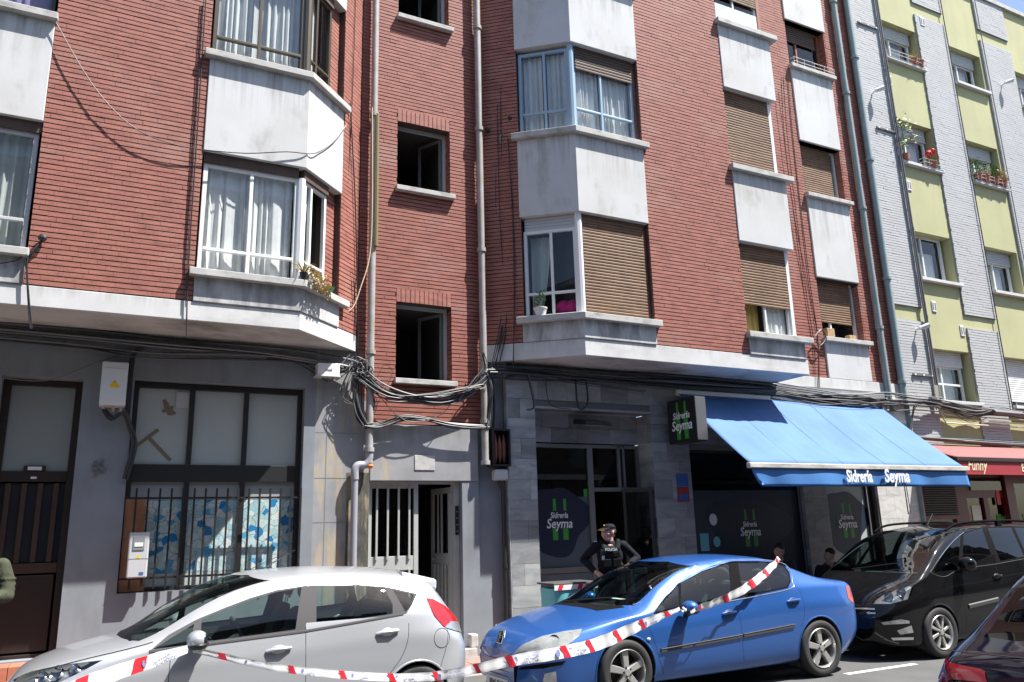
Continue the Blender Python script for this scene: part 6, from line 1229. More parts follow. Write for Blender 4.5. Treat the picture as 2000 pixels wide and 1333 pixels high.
for px in ([(1277, 1198), (1324, 1144), (1326, 1188)], [(1330, 1187), (1330, 1138), (1372, 1117), (1423, 1100), (1428, 1169)], [(1441, 1099), (1480, 1098.5), (1506, 1100), (1528, 1106), (1539, 1120), (1541, 1136), (1536, 1146), (1452, 1163)]): panes(pe, 'window_trim', px, M['carglass'])
def outline(c, px, r, m, name):
    """a bright moulding laid along a side window"""
    for sgn in (-1, 1):
        pts = [];
        for u, v in smooth_path([(a, b, 0) for a, b in px], 5) and [(p.x, p.y) for p in smooth_path([(a, b, 0) for a, b in px], 5)]:
            s, z = c.S(u, v, .1)
            for _ in range(3): s, z = c.S(u, v, c.par['wmax']-c.side(s, z))
            pts.append((s, sgn*(c.side(s, z)+.001), z))
        MB().tube(pts, r, 6).build(name, m, c.root, smooth=True)
outline(pe, [(1272, 1203), (1298, 1167), (1324, 1140), (1370, 1114), (1425, 1095), (1480, 1094), (1510, 1096), (1533, 1103), (1544, 1118), (1547, 1136), (1541, 1151), (1440, 1172), (1272, 1203)], .005, M['chrome'], 'window_moulding')
pe.cut_end([(-.70, .955), (.70, .955), (.60, 1.33), (.3, 1.375), (-.3, 1.375), (-.60, 1.33)], 'windscreen', M['carglass'], True, .85, 2.4, zmin=.92)
pe.cut_end([(-.58, 1.12), (.58, 1.12), (.52, 1.36), (-.52, 1.36)], 'rear_window', M['carglass'], False, 3.3, 4.3, zmin=1.08, nmin=.05)
pe.headlight([(1002, 1278), (1022, 1258), (1052, 1245), (1100, 1234), (1137, 1229), (1131, 1243), (1110, 1259), (1075, 1271), (1035, 1277)], M['hazy'], [(1080, 1252, .065), (1045, 1262, .05), (1112, 1243, .04)])
pe.cut_side([(1060, 1331), (1064, 1316), (1086, 1312), (1088, 1333), (1075, 1338)], 'fog_light', M['reflector'], lift=.003, ymin=.05)
pe.cut_side([(1012, 1309), (1018, 1303), (1106, 1291), (1098, 1299), (1060, 1306)], 'bumper_strip', M['blacktrim'], lift=.004, ymin=.05)
pe.cut_side([(1651, 1145), (1657, 1145), (1667, 1174), (1664, 1178), (1656, 1168)], 'tail_light', M['amberlens'], lift=.004)
gr_ = pe.cut_end([(-.42, .26), (.42, .26), (.47, .44), (.40, .50), (-.40, .50), (-.47, .44)], 'grille', M['blacktrim'], True, 0, .35, lift=-.002)
for k in range(4):
    z = .30+k*.05; q = [(float(np.interp(abs(y), [0, .3, .45], [.0, .012, .05]))-.006, y, z) for y in np.linspace(-.40, .40, 13)]; MB().tube(q, .007, 5).build('grille_bar', mat('grille_grey', (.05, .05, .055), .4), pe.root)
S = pe.S
for q in ([S(1438, 1172), S(1446, 1210), S(1450, 1250), S(1457, 1292)], [S(1546, 1118), S(1566, 1150), S(1572, 1190), S(1566, 1225)], [S(1262, 1212), S(1276, 1245), S(1290, 1290), S(1301, 1318)], [S(1628, 1200), S(1650, 1196), S(1676, 1190)]): pe.seam(q, .0032)
bl2 = [(s, z) for s, z in (S(1136, 1231), S(1180, 1219), S(1240, 1206))]
MB().tube([(s, -pe.side(s, z), z) for s, z in [(bl2[0][0]+(bl2[2][0]-bl2[0][0])*t, bl2[0][1]+(bl2[2][1]-bl2[0][1])*t) for t in np.linspace(0, 1, 12)]], .0035, 5).build('bonnet_gap', M['black'], pe.root)
pe.strip((S(1291, 1271), S(1449, 1242)), .042, .014, 'side_moulding', M['greytrim']); pe.strip((S(1452, 1241.5), S(1551, 1222)), .042, .014, 'side_moulding', M['greytrim'])
pe.strip((S(1291, 1267.5), S(1449, 1239)), .01, .018, 'moulding_chrome', M['chrome']); pe.strip((S(1452, 1238), S(1551, 1219)), .01, .018, 'moulding_chrome', M['chrome'])
for px in ((1425, 1198), (1551, 1174)):
    s, z = S(*px); pe.handle(s, z, .20)
s, z = S(1267, 1249); MB().ball((s, -pe.side(s, z)-.004, z), (.026, .012, .018), 12, 6).build('side_repeater', M['haze_lens'], pe.root, smooth=True)
sm, zm_ = S(1350, 1187, -.13); pe.mirrors(sm, zm_, (.09, .105, .07))
# square chrome badge with an upright beast
bd = MB(); bz, bx_ = .665, .03
bd.fprism(lambda u, d, z: (.058-d+(z-.665)*.28, u, z), [(-.062, .60), (.062, .60), (.068, .66), (.058, .735), (-.058, .735), (-.068, .66)], -.01, .012); bdo = bd.build('badge', M['chrome'], pe.root, bevel=.006)
li = MB(); lf_ = lambda u, d, z: (.058-d+(z-.665)*.28, u, z); li.fprism(lf_, [(-.05, .61), (.05, .61), (.054, .66), (.047, .725), (-.047, .725), (-.054, .66)], .0125, .0135); li.build('badge_ground', M['blacktrim'], bdo)
li = MB()
for poly in ([(-.004, .64), (.014, .645), (.018, .70), (-.008, .705)], [(-.02, .69), (.006, .692), (.004, .722), (-.024, .716)], [(-.034, .675), (-.006, .68), (-.006, .69), (-.036, .688)], [(-.03, .655), (-.002, .66), (-.004, .67), (-.032, .665)], [(-.012, .618), (0, .618), (.004, .648), (-.008, .648)], [(.016, .618), (.03, .618), (.016, .65), (.004, .648)], [(.018, .68), (.036, .70), (.034, .715), (.026, .70)]): li.fprism(lf_, poly, .0137, .019)
li.build('badge_beast', M['chrome'], bdo)
MB().box(-.006, .012, -.26, .26, .155, .265).build('number_plate', M['plate'], pe.root); text('plate_lettering', '8046 DKR', .085, M['black'], (-.008, 0, .18), (0, -1, 0), (0, 0, 1), pe.root, .95, bold=.002, extrude=.001)
pe.inner_mirror(1.95, 1.27); pe.cabin(1.45, 3.6, .3, .52, 1.30, (2.25, 3.25))
for a, b in (((1.02, .3, .955), (1.22, -.45, 1.03)),): MB().tube([a, b], .010, 5).build('wiper', M['black'], pe.root)
pe.cut_top([(.92, -.45), (.95, 0), (.92, .45), (1.24, .66), (1.24, -.66)], 'scuttle', M['blacktrim'])
MB().box(1.42, 1.5, -.3, -.08, .985, .99).build('dash_paper', M['paper'], pe.root)
pe.finish()
for sw in (1.07, 3.87):
    for sg in (-1, 1): pe.wheel(sw, sg, .325, .228, dict(n=5, pair=(0,), w=(.034, .044), ph=1.62), .90)
# black people carrier ---------------------------------------------------------
ci = Car('black_people_carrier', 'glossy black people carrier with roof rails parked behind the blue saloon', 9.07, 7.28+.915, dict(L=4.60, wmax=.915, paint=M['blackcar'], lip=1,
    zb=[(0, .24), (.3, .18), (4.2, .2), (4.6, .33)], zm=[(0, .48), (.5, .6), (3.5, .68), (4.6, .7)],
    zs=[(0, .56), (.15, .66), (.4, .82), (.8, .97), (1.2, 1.02), (1.7, 1.045), (2.3, 1.11), (3.0, 1.17), (4.0, 1.2), (4.4, 1.15), (4.6, .85)],
    ze=[(0, .60), (.1, .70), (.25, .80), (.5, .92), (.75, 1.03), (1.0, 1.185), (1.3, 1.39), (1.65, 1.555), (2.1, 1.63), (3.0, 1.665), (3.8, 1.64), (4.2, 1.56), (4.45, 1.25), (4.6, .9)],
    zt=[(0, .62), (.1, .74), (.25, .85), (.5, .965), (.75, 1.05), (.92, 1.12), (1.25, 1.36), (1.6, 1.55), (2.0, 1.665), (2.5, 1.71), (3.2, 1.72), (3.9, 1.69), (4.25, 1.6), (4.45, 1.28), (4.6, .94)],
    wb=[(0, .42), (.2, .66), (.5, .81), (4.2, .81), (4.6, .55)], wm=[(0, .46), (.03, .56), (.1, .67), (.25, .78), (.5, .86), (.9, .905), (3.9, .915), (4.3, .88), (4.6, .65)],
    ws=[(0, .44), (.05, .53), (.2, .70), (.5, .80), (.9, .855), (1.6, .87), (3.8, .86), (4.3, .80), (4.6, .6)], we=[(0, .40), (.06, .48), (.25, .62), (.5, .72), (.8, .78), (1.2, .74), (1.7, .68), (2.2, .655), (3.8, .64), (4.3, .62), (4.6, .5)]))
ci.arches((.95, 3.68), .355, .325)
ci.cut_side([(1817, 1117), (1838, 1083), (1858, 1059), (1880, 1041), (1920, 1029), (1925, 1029), (1946, 1101), (1878, 1111), (1846, 1126), (1830, 1124)], 'window_trim', M['blacktrim']); ci.cut_side([(1925, 1029), (1977, 1028), (2005, 1030), (2060, 1035), (2100, 1080), (1950, 1100), (1946, 1100)], 'window_trim', M['blacktrim'])
for px in ([(1822, 1116), (1840, 1086), (1860, 1061), (1876, 1047), (1871, 1114), (1846, 1123), (1832, 1121)], [(1882, 1043), (1918, 1032), (1941, 1099), (1880, 1107)], [(1929, 1032), (1975, 1031), (2000, 1087), (1954, 1096)], [(1981, 1031), (2030, 1034), (2060, 1078), (2006, 1087)]): panes(ci, 'window_trim', px, M['darkglass'])
outline(ci, [(1817, 1118), (1840, 1083), (1862, 1057), (1882, 1040)], .005, M['chrome'], 'window_moulding'); outline(ci, [(1818, 1119), (1832, 1125), (1848, 1126), (1877, 1112), (1946, 1102), (2010, 1090)], .0045, M['greytrim'], 'window_moulding')
ci.cut_end([(-.74, 1.075), (.74, 1.075), (.66, 1.56), (.3, 1.64), (-.3, 1.64), (-.66, 1.56)], 'windscreen', M['carglass'], True, .6, 2.4, zmin=1.0)
ci.headlight([(1700, 1180), (1708, 1166), (1735, 1148), (1780, 1135), (1787, 1140), (1776, 1170), (1740, 1180)], M['lens'], [(1735, 1165, .06), (1760, 1156, .06)])
ci.cut_side([(1721, 1216), (1760, 1210), (1776, 1213), (1776, 1218), (1725, 1221)], 'side_light_strip', M['reflector'], lift=.004, ymin=.05); ci.cut_side([(1752, 1232), (1780, 1222), (1784, 1236), (1758, 1240)], 'fog_light', M['reflector'], lift=.003, ymin=.05)
ci.cut_side([(1740, 1246), (1784, 1245), (1784, 1250), (1744, 1251)], 'bumper_chrome', M['chrome'], lift=.004, ymin=.05)
for z in (.655, .60): MB().tube([(float(np.interp(abs(y), [0, .3, .5, .62], [-.012, .006, .04, .1])), y, z) for y in np.linspace(-.6, .6, 17)], .012, 6).build('grille_bar', M['chrome'], ci.root, smooth=True)
for sg in (-1, 1):
    rp = [(1.75, .60, 1.615), (1.95, .60, 1.69), (2.3, .60, 1.725), (3.0, .60, 1.735), (3.6, .6, 1.72), (3.9, .58, 1.66)]; MB().tube(smooth_path([(a, sg*b, z) for a, b, z in rp], 5), .018, 8).build('roof_rail', M['blacktrim'], ci.root, smooth=True)
    MB().box(2.95, 3.05, sg*.6-.02, sg*.6+.02, 1.64, 1.73).build('rail_foot', M['blacktrim'], ci.root)
S = ci.S
for q in ([S(1871, 1118), S(1873, 1150), S(1888, 1200), S(1892, 1255)], [S(1950, 1103), S(1960, 1160), S(1965, 1230)]): ci.seam(q, .0035, mat('gap_grey', (.035, .035, .04), .6))
ci.strip((S(1893, 1185), S(1950, 1171)), .06, .014, 'side_moulding', mat('black_moulding', (.05, .05, .05), .5))
s, z = S(1950, 1126); ci.handle(s, z, .19)
sm, zm_ = S(1896, 1102, -.13); ci.mirrors(sm, zm_, (.10, .12, .095))
for a, b in (((.86, .35, 1.10), (1.02, -.3, 1.19)), ((.84, -.2, 1.085), (.98, -.66, 1.14))): MB().tube([a, b], .010, 5).build('wiper', M['black'], ci.root)
ci.inner_mirror(1.95, 1.52); ci.cabin(1.35, 3.7, .35, .68, 1.48, (2.3, 3.3))
MB().tube([(2.2, 0, 1.70), (2.36, 0, 1.86)], .006, 5).build('antenna', M['black'], ci.root)
ci.finish()
for sw in (.95, 3.68):
    for sg in (-1, 1): ci.wheel(sw, sg, .325, .222, dict(n=8, pair=(0,), w=(.016, .026), skew=.03, ph=.2), .905)
# dark small car at the near kerb ----------------------------------------------
LD = 3.75
dc = Car('midnight_blue_hatchback', 'midnight blue rounded hatchback seen from its tail at the near side of the road', 4.91+LD, 3.04, dict(L=LD, wmax=.84, paint=M['inkcar'],
    zb=[(0, .28), (.3, .2), (LD-.4, .2), (LD, .34)], zm=[(0, .5), (.5, .6), (LD-.5, .62), (LD, .62)],
    zs=[(0, .58), (.3, .72), (.8, .86), (1.3, .92), (2.5, .95), (3.05, .95), (3.3, .92), (3.5, .86), (3.65, .80), (LD, .70)],
    ze=[(0, .6), (.3, .76), (.8, .91), (1.1, .98), (1.5, 1.2), (1.9, 1.38), (2.3, 1.43), (2.67, 1.39), (2.86, 1.31), (3.08, 1.165), (3.28, 1.02), (3.5, .92), (3.65, .86), (LD, .74)],
    zt=[(0, .62), (.3, .8), (.8, .95), (1.05, 1.01), (1.5, 1.3), (1.9, 1.47), (2.3, 1.51), (2.67, 1.46), (2.86, 1.38), (3.08, 1.225), (3.28, 1.07), (3.5, .96), (3.65, .89), (LD, .77)],
    wb=[(0, .4), (.5, .76), (LD-.5, .76), (LD, .52)], wm=[(0, .45), (.2, .7), (.6, .82), (1, .84), (3.0, .84), (3.4, .80), (3.62, .72), (3.72, .62), (LD, .54)],
    ws=[(0, .42), (.3, .7), (.9, .8), (2.5, .8), (3.2, .77), (3.55, .69), (3.7, .58), (LD, .5)], we=[(0, .38), (.3, .6), (1.0, .72), (1.6, .64), (2.4, .58), (2.9, .575), (3.3, .60), (3.55, .60), (3.7, .53), (LD, .46)]), rot=math.pi)
dc.arches((.8, 3.05), .33, .30)
dc.cut_end([(-.53, 1.0), (.53, 1.0), (.50, 1.40), (-.50, 1.40)], 'rear_window', M['privacy'], False, 2.5, 3.6, zmin=.95, nmin=.05)
for sgn in (-1, 1):
    pl = dc.planes_2d([(3.50, .80), (3.60, .74), (3.70, .74), (3.74, .79), (3.68, .85), (3.57, .87)], 'y'); fs = dc.carve(pl, lambda f: f.calc_center_median().y*sgn > .3); dc.take(fs, 'tail_light', mat('deep_red_lens', (.20, .006, .015), .1, coat=.6), None, .006)
for sgn in (-1, 1):
    pl = dc.planes_2d([(1.55, .97), (1.62, 1.18), (1.95, 1.33), (2.3, 1.38), (2.32, .99)], 'y'); dc.take(dc.carve(pl, lambda f: f.calc_center_median().y*sgn > .3 and f.normal.y*sgn > .2), 'window_pane', M['darkglass'])
    pl = dc.planes_2d([(2.38, 1.38), (2.7, 1.36), (3.0, 1.24), (3.1, 1.06), (2.38, 1.0)], 'y'); dc.take(dc.carve(pl, lambda f: f.calc_center_median().y*sgn > .3 and f.normal.y*sgn > .2), 'window_pane', M['privacy'])
dc.cut_end([(-.64, 1.02), (.64, 1.02), (.54, 1.38), (-.54, 1.38)], 'windscreen', M['carglass'], True, .8, 2.2, zmin=.98)
dc.cabin(1.3, 3.0, .3, .55, 1.32, (2.0, 2.8))
MB().tube([(float(s), y, z) for s, y, z in [(3.56+.06*math.cos(math.pi*t), .62*math.sin(math.pi*(t-.5)), .93) for t in np.linspace(.02, .98, 19)]], .004, 5).build('boot_gap', M['greytrim'], dc.root)
dc.finish()
for sw in (.8, 3.05):
    for sg in (-1, 1): dc.wheel(sw, sg, .30, .2, dict(n=8, pair=(0,), w=(.02, .026)), .825)
# ---------------------------------------------------------------- people
M['skin'] = mat('skin', (.58, .33, .245), .65, var=.12, vscale=18); M['navycloth'] = mat('navy_uniform_cloth', (.006, .0065, .011), .85, var=.4, vscale=16, col2=(.013, .013, .019), spec=.2, bump=.4, bscale=26); M['vestcloth'] = mat('black_vest_fabric', (.008, .009, .011), .8, spec=.2, var=.3, vscale=22)
M['olive'] = mat('olive_jacket_cloth', (.06, .068, .036), .9, var=.6, vscale=10, bump=.9, bscale=15); M['darkcloth'] = mat('dark_coat_cloth', (.018, .018, .02), .9); M['hair'] = mat('dark_hair', (.02, .015, .012), .7); M['jean'] = mat('dark_blue_trousers', (.03, .035, .06), .9)
class Figure:
    def __init__(s, label, loc, fwd, group=None):
        s.t = thing('person', label, 'person', loc, group); f = Vector((fwd[0], fwd[1], 0)).normalized(); s.f, s.r, s.o = f, Vector((-f.y, f.x, 0)), Vector(loc)
        if s.r.dot(Vector((1, -.3, 0))) < 0: s.r = -s.r
    def w(s, p): return s.o+s.r*p[0]+s.f*p[1]+Vector((0, 0, p[2]))
    def limb(s, mb, pts, rad):
        P_ = [s.w(p) for p in pts]
        for i in range(len(P_)-1):
            n = 7; mb.tube([P_[i].lerp(P_[i+1], k/n) for k in range(n+1)], [rad[i]+(rad[i+1]-rad[i])*k/n for k in range(n+1)], 12)
        for p, r in zip(P_, rad): mb.ball(p, r, 12, 8)
    def ell(s, mb, c, r):
        n0 = len(mb.v); mb.ball((0, 0, 0), r, 18, 12); 
        for i in range(n0, len(mb.v)): mb.v[i] = tuple(s.w(Vector(c)+Vector(mb.v[i])))
    def skin(s, mb, name, m, voxel, smooth=4, parent=None):
        me = bpy.data.meshes.new('tmp'); me.from_pydata(mb.v, [], mb.f); o = bpy.data.objects.new('tmp', me); COL.objects.link(o)
        bm = bmesh.new(); bm.from_mesh(me); bmesh.ops.recalc_face_normals(bm, faces=bm.faces); bm.to_mesh(me); bm.free()
        rm = o.modifiers.new('r', 'REMESH'); rm.mode = 'VOXEL'; rm.voxel_size = voxel; sm = o.modifiers.new('s', 'SMOOTH'); sm.iterations = smooth; sm.factor = .5
        dg = bpy.context.evaluated_depsgraph_get(); m2 = bpy.data.meshes.new_from_object(o.evaluated_get(dg)); bpy.data.objects.remove(o); m2.name = name
        co = np.empty(len(m2.vertices)*3); m2.vertices.foreach_get('co', co); co = co.reshape(-1, 3); lo, hi = co.min(0), co.max(0); o0 = np.array([(lo[0]+hi[0])/2, (lo[1]+hi[1])/2, lo[2]]); m2.vertices.foreach_set('co', (co-o0).ravel())
        for p in m2.polygons: p.use_smooth = True
        m2.materials.clear(); m2.materials.append(m); return put(bpy.data.objects.new(name, m2), parent or s.t, tuple(o0))
    def head(s, mb, c, look):
        """skull, jaw, nose, brow, ears; look = facing direction in (sideways, forward)"""
        l = Vector((look[0], look[1], 0)).normalized(); q = Vector((l.y, -l.x, 0)); c = Vector(c)
        at = lambda a, b, z: c+q*a+l*b+Vector((0, 0, z))
        s.ell(mb, at(0, -.01, .035), (.076, .076, .088)); 
        for k in np.linspace(-.03, .06, 4): s.ell(mb, at(0, k, -.01), (.062, .05, .075))
        s.ell(mb, at(0, .045, -.075), (.042, .04, .034)); s.ell(mb, at(0, .095, -.005), (.011, .017, .02)); s.ell(mb, at(0, .085, .015), (.009, .012, .025)); s.ell(mb, at(0, .072, .03), (.045, .02, .012)); s.ell(mb, at(0, .078, -.045), (.022, .014, .008)); s.ell(mb, at(0, .076, -.057), (.02, .014, .007))
        for sg in (-1, 1): s.ell(mb, at(sg*.074, -.005, .0), (.012, .018, .03)); s.ell(mb, at(sg*.04, .058, -.015), (.022, .022, .02))
        s.eyes = [at(sg*.03, .083, .014) for sg in (-1, 1)]; return at
    def hand(s, mb, wrist, palm, tips, thumb):
        s.limb(mb, [wrist, palm], [.026, .034]); wv, pv = Vector(wrist), Vector(palm)
        for k, tp in enumerate(tips):
            tv = Vector(tp); mid = pv.lerp(tv, .55)+Vector((0, .012, .006)); s.limb(mb, [tuple(pv.lerp(tv, .1)), tuple(mid), tp], [.0105, .0095, .0075])
        th = Vector(thumb); s.limb(mb, [tuple(wv.lerp(pv, .5)), tuple((wv.lerp(pv, .5)+th)/2+Vector((0, .01, 0))), thumb], [.013, .011, .009])
# the officer, hands on hips, looking along the street
of = Figure('police officer in navy uniform, vest and cap with hands on hips by the bar door', (6.25, 9.40, .125), (-.45, -.9))
mb = MB(); at_ = of.head(mb, (0, .02, 1.595), (-.9, .62)); of.limb(mb, [(0, -.01, 1.40), (0, .01, 1.53)], [.062, .055])
HP = {-1: ((-.235, .03, 1.10), (-.155, .10, 1.045)), 1: ((.255, .05, 1.175), (.185, .13, 1.13))}
for sg in (-1, 1):
    wr, pa = HP[sg]; of.limb(mb, [(sg*.30, -.05, 1.18), wr], [.04, .027])
    of.hand(mb, wr, pa, [(pa[0]-sg*.075, pa[1]+.05, pa[2]-.005), (pa[0]-sg*.082, pa[1]+.045, pa[2]-.028), (pa[0]-sg*.07, pa[1]+.035, pa[2]-.05), (pa[0]-sg*.05, pa[1]+.03, pa[2]-.066)], (pa[0]+sg*.02, pa[1]-.06, pa[2]-.02))
for sg in (-1, 1): of.limb(mb, [(sg*.1, 0, .9), (sg*.12, .01, .5), (sg*.13, 0, .1)], [.07, .05, .04])
of.limb(mb, [(0, 0, .95), (0, 0, 1.35)], [.1, .12])
of.skin(mb, 'body', M['skin'], .0065, 6)
mb = MB(); of.ell(mb, (0, .0, 1.30), (.185, .115, .18)); of.ell(mb, (0, 0, 1.10), (.165, .115, .16)); of.ell(mb, (0, -.005, 1.42), (.19, .085, .065)); of.limb(mb, [(0, -.01, 1.42), (0, 0, 1.45)], [.082, .07])
for sg in (-1, 1):
    el = (sg*(.355 if sg < 0 else .385), -.11, 1.245); wr = HP[sg][0]; of.limb(mb, [(sg*.185, -.005, 1.42), (sg*.27, -.06, 1.345), el, (el[0]*.5+wr[0]*.5, -.03, (el[2]+wr[2])/2+.0), wr], [.07, .064, .054, .05, .04])
    for k in range(3): of.ell(mb, (sg*(.25+k*.03), -.05-k*.02, 1.37-k*.045), (.06, .056, .018))
of.skin(mb, 'shirt', M['navycloth'], .010, 2)
mb = MB(); of.ell(mb, (0, .012, 1.29), (.178, .142, .165)); of.ell(mb, (0, .01, 1.16), (.182, .14, .08))
for sg in (-1, 1): of.limb(mb, [(sg*.09, .085, 1.38), (sg*.115, .03, 1.475), (sg*.1, -.06, 1.44)], [.045, .04, .05])
of.skin(mb, 'vest', M['vestcloth'], .010, 2)
def ofbox(name, m, c, sz, bev=.008, par=None):
    mb = MB(); a, b, z = c; x, y, h = sz; q = [of.w((a+i*x, b+j*y, z+k*h)) for k in (-1, 1) for i, j in ((-1, -1), (1, -1), (1, 1), (-1, 1))]; mb.hexa(q[:4], q[4:]); return mb.build(name, m, par or of.t, bevel=bev)
ofbox('vest_pocket', M['vestcloth'], (-.06, .155, 1.20), (.05, .025, .05)); ofbox('vest_pocket', M['vestcloth'], (.07, .155, 1.20), (.055, .028, .055)); ofbox('vest_pocket', M['vestcloth'], (.07, .16, 1.31), (.05, .02, .035)); ofbox('radio', M['black'], (-.12, .13, 1.33), (.022, .018, .045)); ofbox('chest_panel', M['vestcloth'], (.0, .152, 1.375), (.085, .012, .03))
text('lettering', 'POLICIA', .05, M['whitepaint'], of.w((0.0, .168, 1.36)), of.r, (0, 0, 1), of.t, .9, bold=.002, extrude=.001)
ofbox('arm_badge', M['yellowsign'], (.262, -.02, 1.385), (.022, .02, .026), .01); ofbox('name_patch', M['sheer'], (-.11, .14, 1.27), (.02, .008, .03), .006)
ofbox('belt', M['black'], (0, .0, 1.015), (.175, .125, .025), .02); ofbox('belt_pouch', M['black'], (.1, .13, 1.01), (.04, .03, .045)); ofbox('shoulder_tab', M['sheer'], (-.19, .0, 1.485), (.022, .03, .006), .004)
mb = MB(); of.ell(mb, (0, 0, .96), (.17, .12, .11))
for sg in (-1, 1): of.limb(mb, [(sg*.085, 0, .93), (sg*.105, .015, .50), (sg*.12, 0, .08)], [.105, .078, .065])
of.skin(mb, 'trousers', M['navycloth'], .014, 2)
for sg in (-1, 1):
    mb = MB(); of.ell(mb, (sg*.12, .05, .05), (.05, .14, .05)); of.limb(mb, [(sg*.12, -.02, .05), (sg*.12, -.01, .16)], [.06, .06]); mb2 = of.skin(mb, 'boot', M['black'], .014, 2)
mb = MB()
for i in range(10):
    a = i/9; of.ell(mb, at_(0, -.012, .068+.035*a), (.088-.02*a*a, .098-.02*a*a, .02))
cap = of.skin(mb, 'cap', M['navycloth'], .008, 3); mb = MB()
for i in range(-3, 4): 
    for j in range(4): of.ell(mb, at_(i*.022, .075+j*.022-abs(i)*.007, .064-j*.007), (.022, .022, .0075))
of.skin(mb, 'cap_peak', M['navycloth'], .006, 2, cap); MB().tube([of.w(at_(a, .158-abs(a)*.28, .038)) for a in np.linspace(-.07, .07, 9)], .004, 6).build('peak_trim', M['yellowsign'], cap); p = of.w(at_(0, .083, .10)); MB().ball(tuple(p), .010, 8, 6).build('cap_badge', M['yellowsign'], cap)
mb = MB(); of.ell(mb, at_(0, -.035, .02), (.077, .066, .07)); of.skin(mb, 'hair', M['hair'], .009, 2)
for e in of.eyes: MB().ball(tuple(of.w(e)), .007, 8, 6).build('eye', M['black'], of.t)
wr = HP[1][0]; MB().lathe([(.044, -.012), (.046, 0), (.044, .012)], tuple(of.w((wr[0]+.02, wr[1]-.02, wr[2]+.03))), n=14).build('watch', M['black'], of.t)
# man in an olive jacket at the frame's edge, arms folded
pm = Figure('person in a creased olive jacket standing before the dark brown door', (-1.055, 9.5, .13), (.2, -1))
mb = MB(); pa_ = pm.head(mb, (0, .03, 1.66), (-.5, .8)); pm.limb(mb, [(0, -.01, 1.45), (0, .01, 1.60)], [.065, .056]); pm.limb(mb, [(0, 0, .95), (0, 0, 1.4)], [.1, .11])
for sg in (-1, 1): pm.limb(mb, [(sg*.1, 0, .9), (sg*.11, 0, .5), (sg*.12, 0, .1)], [.07, .05, .04]); pm.hand(mb, (-sg*.06, .2, 1.17), (-sg*.12, .21, 1.18), [(-sg*.19, .19, 1.20), (-sg*.195, .19, 1.18), (-sg*.19, .19, 1.16), (-sg*.18, .19, 1.145)], (-sg*.12, .2, 1.24))
pm.skin(mb, 'body', M['skin'], .008, 3)
mb = MB(); pm.ell(mb, (0, 0, 1.33), (.215, .135, .2)); pm.ell(mb, (0, 0, 1.10), (.205, .14, .2)); pm.ell(mb, (0, 0, 1.46), (.205, .09, .07)); pm.ell(mb, (0, 0, .98), (.2, .14, .08))
for sg in (-1, 1):
    pm.limb(mb, [(sg*.205, 0, 1.45), (sg*.26, .03, 1.30), (sg*.265, .08, 1.16), (sg*.1, .18, 1.16), (-sg*.05, .2, 1.17)], [.075, .07, .066, .055, .045])
    for k in range(4): pm.ell(mb, (sg*.262, .04, 1.32-k*.05), (.08, .07, .014))
pm.skin(mb, 'jacket', M['olive'], .011, 2); mb = MB(); pm.ell(mb, (0, 0, .95), (.17, .12, .1))
for sg in (-1, 1): pm.limb(mb, [(sg*.09, 0, .92), (sg*.1, .01, .5), (sg*.11, 0, .08)], [.1, .075, .065])
pm.skin(mb, 'trousers', M['jean'], .014, 2)
for sg in (-1, 1): mb = MB(); pm.ell(mb, (sg*.11, .05, .04), (.05, .14, .045)); pm.skin(mb, 'shoe', M['black'], .014, 2)
mb = MB(); pm.ell(mb, pa_(0, -.02, .058), (.085, .086, .08)); pm.skin(mb, 'hair', M['hair'], .009, 2)
